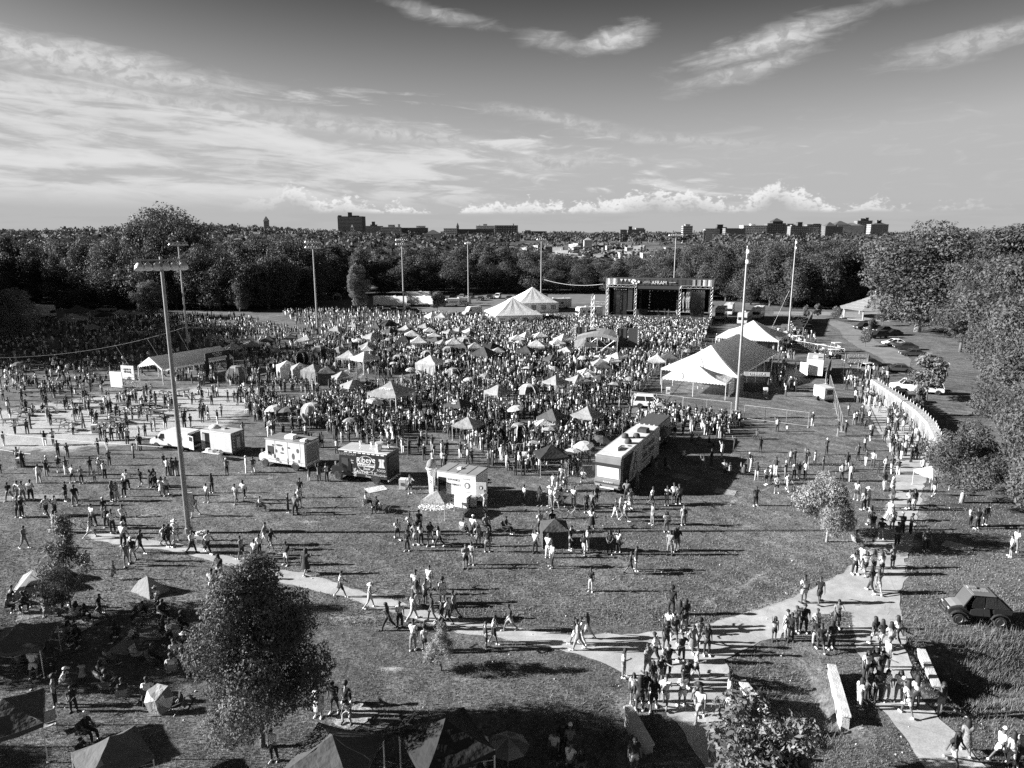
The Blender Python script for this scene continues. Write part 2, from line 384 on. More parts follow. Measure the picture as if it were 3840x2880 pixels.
def ground_mat():
    m = bpy.data.materials.new('grass_ground'); m.use_nodes = True; t = m.node_tree; n = t.nodes; l = t.links
    b = n['Principled BSDF']; b.inputs['Roughness'].default_value = 0.95; b.inputs['Specular IOR Level'].default_value = 0.15
    tc_ = n.new('ShaderNodeTexCoord')
    def nz(s, d=5, r=0.6):
        k = n.new('ShaderNodeTexNoise'); k.inputs['Scale'].default_value = s; k.inputs['Detail'].default_value = d; k.inputs['Roughness'].default_value = r
        l.new(tc_.outputs['Object'], k.inputs['Vector']); return k.outputs[0]
    def ma(op, x, y):
        k = n.new('ShaderNodeMath'); k.operation = op
        for i, v in enumerate((x, y)):
            if isinstance(v, (int, float)): k.inputs[i].default_value = v
            else: l.new(v, k.inputs[i])
        return k.outputs[0]
    def mr(x, a, b_, c, d):
        k = n.new('ShaderNodeMapRange'); l.new(x, k.inputs[0])
        for i, v in enumerate((a, b_, c, d)): k.inputs[i + 1].default_value = v
        return k.outputs[0]
    big = nz(0.06, 4); mid = nz(0.55, 5); fine = nz(6.0, 3, 0.75); tuft = nz(2.2, 5, 0.7)
    clov = mr(nz(0.16, 6, 0.65), 0.52, 0.66, 1.0, 0.72)
    wv = n.new('ShaderNodeTexWave'); wv.inputs['Scale'].default_value = 0.22; wv.inputs['Distortion'].default_value = 5.0; wv.inputs['Detail'].default_value = 3.0; wv.inputs['Detail Scale'].default_value = 0.6; wv.bands_direction = 'DIAGONAL'; l.new(tc_.outputs['Object'], wv.inputs['Vector'])
    grass = ma('MULTIPLY', ma('MULTIPLY', clov, mr(wv.outputs['Fac'], 0.0, 1.0, 0.88, 1.12)), 1.0)
    grass = ma('MULTIPLY', ma('MULTIPLY', grass, ma('MULTIPLY', mr(big, 0.3, 0.7, 0.085, 0.165), mr(mid, 0.3, 0.7, 0.72, 1.3))), ma('MULTIPLY', mr(tuft, 0.3, 0.7, 0.62, 1.4), mr(fine, 0.3, 0.7, 0.45, 1.55)))
    at = n.new('ShaderNodeAttribute'); at.attribute_name = 'Col'
    f = mr(ma('ADD', at.outputs['Fac'], ma('MULTIPLY', ma('SUBTRACT', mid, 0.5), 0.75)), 0.40, 0.66, 0.0, 1.0)
    dirtc = ma('MULTIPLY', mr(mid, 0.3, 0.7, 0.30, 0.42), mr(fine, 0.3, 0.7, 0.88, 1.1))
    mx = n.new('ShaderNodeMix'); mx.data_type = 'FLOAT'; l.new(f, mx.inputs[0]); l.new(grass, mx.inputs[2]); l.new(dirtc, mx.inputs[3])
    cc = n.new('ShaderNodeCombineColor')
    for k in range(3): l.new(mx.outputs[0], cc.inputs[k])
    l.new(cc.outputs[0], b.inputs['Base Color'])
    bp = n.new('ShaderNodeBump'); bp.inputs['Strength'].default_value = 0.55; bp.inputs['Distance'].default_value = 0.12
    hh = ma('ADD', ma('MULTIPLY', tuft, 0.8), ma('MULTIPLY', fine, 0.5)); l.new(hh, bp.inputs['Height']); l.new(bp.outputs[0], b.inputs['Normal'])
    return m
ground = obj('ground', gm, ground_mat(), kind='structure')

# ---- asphalt paths (traced on the ground)
PATH_MAIN = [(330, 1985), (420, 2000), (560, 2022), (740, 2050), (960, 2120), (1130, 2150), (1270, 2188), (1440, 2242), (1600, 2290), (1760, 2325), (1960, 2362), (2170, 2380), (2430, 2374),
             (2640, 2340), (2800, 2300), (2930, 2258), (3060, 2200), (3158, 2150), (3240, 2082), (3275, 2040), (3390, 2080), (3400, 2160), (3378, 2235), (3379, 2312), (3390, 2400),
             (3210, 2440), (3200, 2370), (3195, 2300), (3130, 2290), (3000, 2340), (2920, 2390), (2830, 2420), (2720, 2470), (2740, 2560), (2500, 2640), (2400, 2560),
             (2290, 2500), (2170, 2455), (2040, 2425), (1850, 2385), (1720, 2370), (1560, 2325), (1440, 2290), (1300, 2240), (1130, 2205), (960, 2160), (780, 2100), (620, 2065), (420, 2040), (340, 2020)]
sheet('footpath', PATH_MAIN, 0.014, 'asphalt', 0.38)
sheet('footpath', [(3234, 2095), (3275, 2040), (3314, 1939), (3331, 1874), (3353, 1809), (3357, 1765), (3345, 1700), (3290, 1610), (3250, 1540), (3215, 1470), (3190, 1420), (3205, 1395), (3265, 1395), (3290, 1440), (3320, 1490),
      (3375, 1545), (3430, 1605), (3475, 1660), (3500, 1700), (3479, 1765), (3466, 1809), (3449, 1896), (3431, 1983), (3410, 2095)], 0.020, 'asphalt', 0.38)
sheet('footpath', [(2395, 2545), (2740, 2545), (2735, 2640), (2745, 2720), (2800, 2900), (2650, 2900), (2590, 2780), (2510, 2680)], 0.026, 'asphalt', 0.38)
sheet('footpath', [(3205, 2420), (3394, 2390), (3400, 2450), (3422, 2529), (3487, 2659), (3574, 2741), (3720, 2900), (3490, 2900), (3357, 2724), (3292, 2646), (3244, 2529), (3218, 2446)], 0.032, 'asphalt', 0.38)
sheet('road', [(3030, 1188), (3130, 1198), (3205, 1222), (3255, 1262), (3310, 1292), (3390, 1322), (3420, 1350), (3400, 1400), (3340, 1412), (3345, 1385), (3300, 1340), (3220, 1305), (3165, 1268), (3148, 1238), (3110, 1216), (3050, 1206)], 0.02, 'asphalt', 0.2)
sheet('parking_lot', [(1330, 1100), (2300, 1100), (2300, 1135), (1920, 1150), (1840, 1180), (1640, 1180), (1500, 1165), (1330, 1150)], 0.02, 'asphalt', 0.16, sub=6, jitter=0.3)
sheet('path', [(2900, 1168), (3440, 1172), (3440, 1184), (2900, 1182)], 0.02, 'asphalt', 0.25, sub=6)
sheet('path', [(0, 1862), (150, 1852), (240, 1858), (240, 1872), (0, 1880)], 0.02, 'asphalt', 0.25, sub=3)

# ---- grass blades standing in the near field: nobody could count them
def in_px(poly): return [gp(*p) for p in poly]
PATHS_W = [in_px(PATH_MAIN), in_px([(3234, 2095), (3275, 2040), (3353, 1809), (3345, 1700), (3500, 1700), (3466, 1809), (3410, 2095)]),
           in_px([(2395, 2545), (2740, 2545), (2745, 2720), (2800, 2900), (2650, 2900), (2510, 2680)]), in_px([(3205, 2420), (3394, 2390), (3422, 2529), (3487, 2659), (3720, 2900), (3490, 2900), (3292, 2646)])]
def poly_mask(X, Y, poly):
    c = np.zeros(X.shape, bool); n = len(poly); j = n - 1
    for i in range(n):
        xi, yi = poly[i]; xj, yj = poly[j]
        if abs(yj - yi) > 1e-9: c ^= ((yi > Y) != (yj > Y)) & (X < (xj - xi) * (Y - yi) / (yj - yi) + xi)
        j = i
    return c
def blades(n, d0, d1, h0, h1, w, seed):
    r = np.random.RandomState(seed)
    y = 1.0 / (1.0 / d1 + r.rand(n) * (1.0 / d0 - 1.0 / d1)); x = (r.rand(n) * 2 - 1) * y * 0.86
    k = np.ones(n, bool)
    for p in PATHS_W: k &= ~poly_mask(x, y, p)
    k &= ~poly_mask(x, y, DIRT_W)
    return x[k], y[k], r
def blade_mesh():
    V = []; F_ = []; C = []
    for n, d0, d1, h0, h1, w, s in ((190000, 24, 42, .05, .11, .016, 1), (110000, 40, 75, .06, .12, .032, 2)):
        x, y, r = blades(n, d0, d1, h0, h1, w, s); m = len(x)
        z = np.array([hgt(a, b) for a, b in zip(x, y)])
        a = r.rand(m) * 6.283; hh = h0 + r.rand(m) * (h1 - h0); ww = w * (0.6 + 0.8 * r.rand(m)); ln = (r.rand(m) - 0.5) * 0.12; l2 = (r.rand(m) - 0.5) * 0.12
        dx, dy = np.cos(a) * ww, np.sin(a) * ww
        p = np.stack([np.stack([x - dx, y - dy, z - .01], 1), np.stack([x + dx, y + dy, z - .01], 1), np.stack([x + ln, y + l2, z + hh], 1)], 1).reshape(-1, 3)
        c = 0.08 + 0.13 * r.rand(m)
        C.append(np.repeat(c, 3)); V.append(p)
    # tall rough grass in the swale
    r = np.random.RandomState(5); m = 34000
    x = 23.4 + r.rand(m) * 14; y = 32.6 + 0.22 * (x - 14) + r.randn(m) * 2.1 + 0.3; 
    keep = (r.rand(m) < 0.5 + 0.5 * np.sin(x * 1.3) * np.cos(y * 1.1)); x, y = x[keep], y[keep]
    x = np.concatenate([x, 12.9 + r.rand(2500) * 3.6, -1 + r.rand(2500) * 6.0]); y = np.concatenate([y, 32.6 + r.randn(2500) * 1.5, 30.4 + r.randn(2500) * 1.2]); m = len(x)
    z = np.array([hgt(a, b) for a, b in zip(x, y)])
    a = r.rand(m) * 6.283; hh = 0.12 + 0.42 * r.rand(m) * (np.where(x > 23, 1.0, 0.5)); ww = 0.015; dx, dy = np.cos(a) * ww, np.sin(a) * ww
    V.append(np.stack([np.stack([x - dx, y - dy, z - .01], 1), np.stack([x + dx, y + dy, z - .01], 1), np.stack([x + r.randn(m) * .12 + .06, y + r.randn(m) * .12, z + hh], 1)], 1).reshape(-1, 3))
    C.append(np.repeat(0.09 + 0.13 * r.rand(m), 3))
    V = np.concatenate(V); C = np.concatenate(C)
    me = bpy.data.meshes.new('lawn_grass'); nT = len(V) // 3
    me.vertices.add(len(V)); me.vertices.foreach_set('co', V.ravel()); me.loops.add(len(V)); me.loops.foreach_set('vertex_index', np.arange(len(V), dtype=np.int32))
    me.polygons.add(nT); me.polygons.foreach_set('loop_start', np.arange(0, len(V), 3, dtype=np.int32)); me.update(calc_edges=True)
    ca = me.color_attributes.new('Col', 'FLOAT_COLOR', 'POINT'); ca.data.foreach_set('color', np.stack([C, C, C, np.ones_like(C)], 1).ravel())
    return me
obj('lawn_grass', blade_mesh(), 'blade', kind='stuff', label='short mown grass and rough tufts over the near lawn', cat='grass')

# ================================================================ TREES
def leaf_cloud(lobes, n, size, seed, inner=0.15, elong=1.0, droop=0.0):
    """leaf faces spread over and inside lumpy lobes; returns mesh"""
    r = np.random.RandomState(seed)
    L = np.array(lobes)                                     # cx cy cz rx ry rz
    wts = L[:, 3] * L[:, 4] + L[:, 4] * L[:, 5] + L[:, 3] * L[:, 5]; wts /= wts.sum()
    k = r.choice(len(L), n, p=wts)
    u = r.randn(n, 3); u /= np.linalg.norm(u, axis=1)[:, None]
    rad = np.where(r.rand(n) < inner, 0.3 + 0.6 * r.rand(n), 0.86 + 0.22 * r.rand(n))
    # lumpy radius
    lump = 1 + 0.16 * np.sin(u[:, 0] * 6 + k * 1.7) * np.sin(u[:, 1] * 6 + k) + 0.12 * np.sin(u[:, 2] * 9 + k * 2.3)
    c = L[k, :3] + u * L[k, 3:] * (rad * lump)[:, None]
    nrm = u + r.randn(n, 3) * 0.75 + np.array([0, 0, 0.35]); nrm /= np.linalg.norm(nrm, axis=1)[:, None]
    t = np.cross(nrm, r.randn(n, 3)); t /= np.linalg.norm(t, axis=1)[:, None] + 1e-9
    t[:, 2] -= droop; t /= np.linalg.norm(t, axis=1)[:, None]
    b = np.cross(nrm, t)
    s = size * (0.4 + 1.15 * r.rand(n) ** 1.4)[:, None]
    a1 = c - t * s * 0.5 * elong; a2 = c + b * s * 0.32; a3 = c + t * s * 0.5 * elong; a4 = c - b * s * 0.32
    V = np.stack([a1, a2, a3, a4], 1).reshape(-1, 3)
    sh = np.clip(0.8 + 0.4 * r.rand(n), 0, 2) * (0.72 + 0.56 * r.rand(len(L)))[k]; sh = np.repeat(sh, 4)
    me = bpy.data.meshes.new('crown'); me.vertices.add(len(V)); me.vertices.foreach_set('co', V.ravel())
    me.loops.add(len(V)); me.loops.foreach_set('vertex_index', np.arange(len(V), dtype=np.int32))
    me.polygons.add(n); me.polygons.foreach_set('loop_start', np.arange(0, len(V), 4, dtype=np.int32)); me.update(calc_edges=True)
    ca = me.color_attributes.new('shade', 'FLOAT_COLOR', 'POINT'); ca.data.foreach_set('color', np.stack([sh, sh, sh, np.ones_like(sh)], 1).ravel())
    me.materials.append(M['leaf'])
    return me
def crown_lobes(r, h, w, z0, n, lobe=0.34, shape='round', core=0.2):
    out = []
    for i in range(n):
        t = (i + 0.5) / n if shape != 'round' else r.random()
        z = z0 + (h - z0) * (0.1 + 0.82 * t)
        if shape == 'round': env = math.sqrt(max(0.04, 1 - (2 * t - 0.85) ** 2 / 1.4))
        elif shape == 'ovate': env = math.sin(math.pi * min(1, .22 + .76 * t ** .8)) ** .8 * (1.04 - .2 * t)
        elif shape == 'cone': env = (1 - t) * 0.95 + 0.08
        else: env = math.sin(math.pi * min(1, 0.12 + 0.86 * t)) ** 0.6
        a = r.random() * 6.283; q_ = env * w / 2 * (0.35 + 0.55 * r.random())
        s = lobe * w / 2 * (0.75 + 0.6 * r.random()) * (0.6 + 0.5 * env)
        out.append((math.cos(a) * q_, math.sin(a) * q_, z, s * 1.1, s * 1.1, s * 0.85))
    out.append((0, 0, z0 + (h - z0) * 0.5, w * core, w * core, (h - z0) * 0.3))
    return out
def trunk_mesh(r, h, rad, lobes, z0, n=8):
    b = B(); p = Vector((0, 0, -0.15)); pts = [p]
    for i in range(5):
        pts.append(Vector((r.uniform(-.03, .03) * h * 0.3, r.uniform(-.03, .03) * h * 0.3, z0 + (h * 0.8 - z0) * i / 4 if i else z0)))
    rs = [rad * 1.35, rad, rad * .8, rad * .6, rad * .4, rad * .2]
    b.chain(pts, rs, n)
    for l_ in lobes[:9]:
        k = pts[1 + r.randrange(3)]; e = Vector(l_[:3]); mid = k.lerp(e, 0.5) + Vector((0, 0, -0.04 * h * r.random()))
        b.chain([k, mid, e], [rad * .42, rad * .26, rad * .08], 5)
    me = b.mesh('trunk', smoothed=True); me.materials.append(M['bark']); return me
class TreeKind:
    def __init__(s, seed, h, w, z0, n_lobes, leaves, leaf, shape='round', trunk=0.25, lobe=0.34, inner=0.15, elong=1.3, droop=0.0, core=0.2):
        r = random.Random(seed); lb = crown_lobes(r, h, w, z0, n_lobes, lobe, shape, core)
        s.h = h; s.w = w; s.crown = leaf_cloud(lb, leaves, leaf, seed, inner, elong, droop); s.trunk = trunk_mesh(r, h, trunk, lb, z0)
def tree(kind, x, y, h, label, group=None, rz=None, wide=1.0, shade=0.08, bark=0.10, name='tree', z=None):
    s = h / kind.h
    t = thing(name, label, 'tree', (x, y, hgt(x, y) if z is None else z), rnd.uniform(0, 6.28) if rz is None else rz, group, (s * wide, s * wide, s))
    obj('trunk', kind.trunk, None, t, bark); obj('crown', kind.crown, None, t, shade)
    return t
BELT = [TreeKind(20 + i, 20, [16, 13, 17, 12, 15, 11][i], [1.6, 1.5, 1.4, 1.0, 1.5, 1.0][i], [34, 28, 38, 26, 30, 24][i], 17000, 0.44, ['round', 'oval', 'round', 'oval', 'round', 'oval'][i], 0.35, [.36, .4, .34, .42, .38, .42][i], 0.10) for i in range(6)]
MID = [TreeKind(40 + i, 16, [12, 13, 11][i], [2.2, 2.0, 2.4][i], [21, 24, 20][i], 40000, 0.26, ['round', 'round', 'oval'][i], 0.32, 0.34, 0.08, core=.10) for i in range(3)]
NEAR_BIG = TreeKind(61, 10, 7.8, 1.2, 44, 105000, 0.112, 'ovate', 0.14, 0.27, 0.2, 1.5, core=.16)
NEAR_LOOSE = TreeKind(62, 6, 6.6, 1.5, 26, 22000, 0.14, 'round', 0.12, 0.26, 0.35, 1.5)
NEAR_DARK = TreeKind(63, 7.5, 6.8, 1.6, 30, 32000, 0.13, 'round', 0.16, 0.26, 0.2, 1.5, core=.14)
BIGLEAF = TreeKind(64, 5.4, 5.6, 1.0, 30, 9000, 0.24, 'round', 0.10, 0.28, 0.35, 1.35, 0.4)
WISP = TreeKind(65, 6.2, 3.6, 0.6, 26, 6500, 0.085, 'cone', 0.07, 0.36, 0.9, 3.6, 0.1)
YOUNG = TreeKind(66, 5, 3.4, 1.3, 14, 5000, 0.22, 'round', 0.07, 0.36, 0.25, 1.4)

# -- individual trees one can name
def tp(px, py): x, y = gp(px, py); return x, y
x, y = tp(985, 2800); tree(NEAR_BIG, x, y, 10.2, 'tall dense young maple rising over the lawn between the dark canopies', rz=1.0, shade=0.12, wide=.74)
x, y = gp(2860, 2890); tree(BIGLEAF, x - .6, y - 1.5, 4.4, 'small tree with large drooping leaves beside the concrete parapets', rz=.4, shade=0.15)
x, y = tp(3100, 2032); tree(NEAR_LOOSE, x, y, 5.5, 'pale loose-leaved small tree on the lawn left of the straight path', rz=2.2, shade=0.24, bark=.3, wide=.78)
x, y = tp(3605, 1885); tree(NEAR_DARK, x, y, 7.4, 'dark dense tree with pale trunk beside the toilet row', shade=0.09, rz=.3, bark=.3)
x, y = tp(1655, 2515); tree(WISP, x, y, 3.2, 'thin feathery sapling on a bare stem beside the curved path', rz=.5, shade=0.24, wide=1.1)
x, y = tp(265, 2290); tree(WISP, x, y, 7.0, 'wispy young conifer on the left lawn below the path', rz=2.0, shade=0.13, wide=.9)
x, y = tp(400, 2200); tree(WISP, x, y + 1, 1.6, 'tiny bare seedling tied to a stake on the left lawn', rz=1.0, shade=0.09, wide=.5)
for px, py, top, k, sh, lab, wd in (
    (55, 1290, 1085, MID[0], .14, 'bright bushy tree at the edge of the seated crowd by the dark canopies', 1.0),
    (570, 1195, 1050, MID[2], .13, 'round pale tree behind the vendor canopies beside the pickup', 1.15),
    (1345, 1180, 985, MID[2], .12, 'tall pale conical tree by the parking lot behind the crowd', .62),
    (1640, 1175, 1095, YOUNG, .12, 'low bushy tree in front of the parked ambulances', 1.3),
    (900, 1170, 1040, MID[1], .09, 'slim loose tree beside the tall lamp mast at the crowd edge', .6),
    (3440, 1245, 830, MID[1], .075, 'huge spreading oak with stout pale trunk by the shelter', 1.25),
    (3245, 1300, 1235, YOUNG, .10, 'little round street tree on the verge of the curved road', 1.0),
    (3265, 1255, 1195, YOUNG, .09, 'small dark street tree between the parked cars and the shelter', 1.0),
    (3135, 1205, 1150, YOUNG, .09, 'small dark round tree in front of the shelter', 1.0),
    (3065, 1195, 1140, YOUNG, .10, 'small round tree left of the shelter by the low bollards', .9),
    (3020, 1200, 1145, YOUNG, .11, 'slender little tree behind the chain fence near the shelter', .6),
    (3310, 1222, 1150, YOUNG, .09, 'young tree standing before the shelter eave', .9),
    (3475, 1500, 1330, YOUNG, .12, 'young spreading tree in front of the white parked cars', 1.0),
    (3440, 1560, 1450, YOUNG, .11, 'slim sapling on the grass behind the toilet row', .6),
    (2650, 1170, 1120, YOUNG, .10, 'small bushy tree beside the stage right wing', 1.2),
    (2000, 1160, 1100, YOUNG, .10, 'bushy tree behind the peaked white marquees', 1.2)):
    x, y = gp(px, py); d = math.hypot(x, y)
    dy = -(top - 1440) / FPX; zt = H + (y / (math.cos(PITCH) + dy * math.sin(PITCH))) * (-math.sin(PITCH) + dy * math.cos(PITCH))
    tree(k, x, y, zt, lab, wide=wd, shade=sh * 1.25, bark=.22 if 'oak' in lab else .12)
# right-hand grove
for px, py, top, k, sh, wd in ((3720, 1330, 850, 0, .085, 1.1), (3690, 1290, 925, 1, .09, 1.0), (3800, 1420, 930, 2, .095, 1.05), (3760, 1420, 1010, 0, .10, .95), (3830, 1560, 1080, 1, .10, 1.0),
                        (3690, 1400, 1120, 2, .11, .85), (3800, 1650, 1250, 0, .11, .9), (3850, 1760, 1240, 2, .10, 1.0), (3880, 1960, 1450, 1, .105, .85), (3850, 1830, 1420, 2, .10, .8), (3600, 1320, 1060, 0, .09, .9), (3960, 1500, 900, 0, .085, 1.0), (4000, 2050, 1650, 1, .1, .7), (3620, 1240, 905, 1, .085, 1.0), (3780, 1290, 905, 2, .08, 1.1)):
    x, y = gp(px, py); dy = -(top - 1440) / FPX; zt = H + (y / (math.cos(PITCH) + dy * math.sin(PITCH))) * (-math.sin(PITCH) + dy * math.cos(PITCH))
    tree(MID[k], x, y, max(4, zt), f"{'towering' if zt > 22 else 'tall' if zt > 15 else 'middling' if zt > 9 else 'low'} {['round', 'spreading', 'oval'][k]}-crowned tree with {'pale' if sh > .095 else 'dark'} foliage in the car park grove", 'trees of the grove beside the car park', wide=wd, shade=sh * .88)
# trees on the sun side, whose shade falls over the seated crowd and the near lawn
for x, y, h_, k in ((-75, 54, 9, 0), (-40, 37.2, 9.5, 1), (-33, 28.0, 4.2, 0), (-92, 70, 11, 2)):
    tree(MID[k], x, y, h_, 'park tree left of the lawn casting long shade over the seated people', 'trees along the sunny side of the lawn', shade=.11)
for i in range(9):
    tree(BELT[i % 6], -0.8 * (136 + i * 11) - 9 - 4 * (i % 3), 136 + i * 11, rnd.uniform(30, 35), 'tall tree along the shaded edge of the seated crowd', 'trees along the shaded side of the field', shade=.11)

# -- belt behind the field
PROFILE = [(-300, 850), (0, 830), (60, 890), (300, 880), (500, 862), (560, 812), (640, 792), (730, 830), (800, 885), (1000, 872), (1150, 860), (1250, 900), (1330, 925), (1500, 915), (1700, 925), (1800, 905), (1900, 920), (2000, 935), (2100, 945),
           (2200, 955), (2300, 965), (2420, 945), (2560, 910), (2700, 893), (2850, 880), (3000, 885), (3200, 872), (3350, 872), (3500, 868), (3650, 850), (3760, 880), (3840, 940), (4200, 900)]
def prof(px):
    for (a, b), (c, d) in zip(PROFILE, PROFILE[1:]):
        if a <= px <= c: return b + (d - b) * (px - a) / (c - a)
    return 880
FOOT = [(-300, 1150), (0, 1150), (500, 1158), (900, 1165), (1200, 1150), (1290, 1112), (1800, 1098), (2250, 1100), (2700, 1130), (3000, 1160), (3200, 1150), (3500, 1150), (4200, 1150)]
def foot(px):
    for (a, b), (c, d) in zip(FOOT, FOOT[1:]):
        if a <= px <= c: return b + (d - b) * (px - a) / (c - a)
    return 1118
def zone(px):
    if px < 560: return 'behind the vendor row'
    if px < 1250: return 'behind the shaded crowd'
    if px < 1900: return 'behind the parking lot'
    if px < 2300: return 'behind the white marquees'
    if px < 2720: return 'behind the stage'
    return 'behind the shelter'
for row, (off, drop, step, hs) in enumerate(((0, 0.42, 92, .9), (9, 0.2, 86, 1), (22, 0.05, 84, 1), (40, 0.0, 88, 1))):
    px = -260 + row * 37
    while px < 4150:
        fy_ = foot(px); x, y = gp(px, fy_); k = (y + off * (0.9 + 0.3 * rnd.random())) / y; x *= k; y *= k
        top = prof(px) + drop * (fy_ - prof(px)) * (0.35 + 0.9 * rnd.random()) + rnd.uniform(-6, 16)
        dy = -(top - 1440) / FPX; zt = H + (y / (math.cos(PITCH) + dy * math.sin(PITCH))) * (-math.sin(PITCH) + dy * math.cos(PITCH))
        zt = max(6.0, zt)
        kd = rnd.randrange(6); sh_ = rnd.uniform(.05, .095)
        lb = f"{'dark' if sh_ < .065 else 'mid-toned' if sh_ < .08 else 'pale'} {'low' if zt < 12 else 'tall' if zt > 19 else 'middling'} {['broad', 'slim', 'spreading', 'narrow', 'rounded', 'columnar'][kd]} tree {['at the front of', 'near the front of', 'deep in', 'at the back of'][row]} the belt "
        tree(BELT[kd], x, y, zt, lb + zone(px), 'trees of the belt ' + zone(px), wide=min(1.5, max(.75, 15 / zt)) * rnd.uniform(.85, 1.1), shade=sh_)
        px += step * rnd.uniform(.7, 1.3)
# the domed tree that stands above the rest
x, y = gp(640, 1118); tree(BELT[2], x * 1.12, y * 1.12, 34, 'great domed tree standing above the belt left of the lamp masts', wide=.95, shade=.10, rz=1)

# -- far woodland, one mass
def far_wood():
    r = np.random.RandomState(77); Vs = []; Sh = []
    base = []
    for s in range(5):
        q_ = np.random.RandomState(100 + s); n = 74
        u = q_.randn(n, 3); u[:, 2] = np.abs(u[:, 2]) * 1.0 - 0.35; u /= np.linalg.norm(u, axis=1)[:, None]
        lump = 1 + 0.22 * np.sin(u[:, 0] * 5 + s) * np.sin(u[:, 1] * 5) + .12 * q_.randn(n)
        c = u * lump[:, None] * np.array([1, 1, 0.85])
        nm = u + q_.randn(n, 3) * .5; nm /= np.linalg.norm(nm, axis=1)[:, None]; t = np.cross(nm, q_.randn(n, 3)); t /= np.linalg.norm(t, axis=1)[:, None]; b = np.cross(nm, t)
        sz = .52
        base.append(np.stack([c - t * sz * .5, c + b * sz * .4, c + t * sz * .5, c - b * sz * .4], 1).reshape(-1, 3))
    N = 2900
    d = 330 * (2400 / 330) ** (r.rand(N) ** 0.95); az = np.radians(r.uniform(-42, 42, N))
    for i in range(N):
        x, y = d[i] * math.sin(az[i]), d[i] * math.cos(az[i]); px = 1920 + FPX * x / y
        if 1900 < px < 2640 and 430 < d[i] < 1000 and r.rand() < 0.62: continue
        if 1150 < px < 1900 and 480 < d[i] < 900 and r.rand() < 0.5: continue
        w = r.uniform(5, 8.5); hh = r.uniform(9, 17) * (1 if d[i] > 420 else .9)
        if d[i] > 800: hh = r.uniform(11, 17)
        if 1900 < px < 2700 and d[i] < 1000: hh = r.uniform(6, 10)
        v = base[i % 5] * np.array([w, w, hh * .55]) + np.array([x, y, hgt(x, y) + hh * .5]); Vs.append(v)
        Sh.append(np.repeat(np.clip(.7 + .5 * r.rand(74), 0, 2) * r.uniform(.85, 1.15), 4))
    V = np.concatenate(Vs); sh = np.concatenate(Sh); n = len(V) // 4
    me = bpy.data.meshes.new('distant_woodland'); me.vertices.add(len(V)); me.vertices.foreach_set('co', V.ravel()); me.loops.add(len(V)); me.loops.foreach_set('vertex_index', np.arange(len(V), dtype=np.int32))
    me.polygons.add(n); me.polygons.foreach_set('loop_start', np.arange(0, len(V), 4, dtype=np.int32)); me.update(calc_edges=True)
    ca = me.color_attributes.new('shade', 'FLOAT_COLOR', 'POINT'); ca.data.foreach_set('color', np.stack([sh, sh, sh, np.ones_like(sh)], 1).ravel())
    return me
obj('distant_woodland', far_wood(), 'leaf', color=.085, kind='stuff', label='woodland spreading to the horizon between the far buildings', cat='woodland')
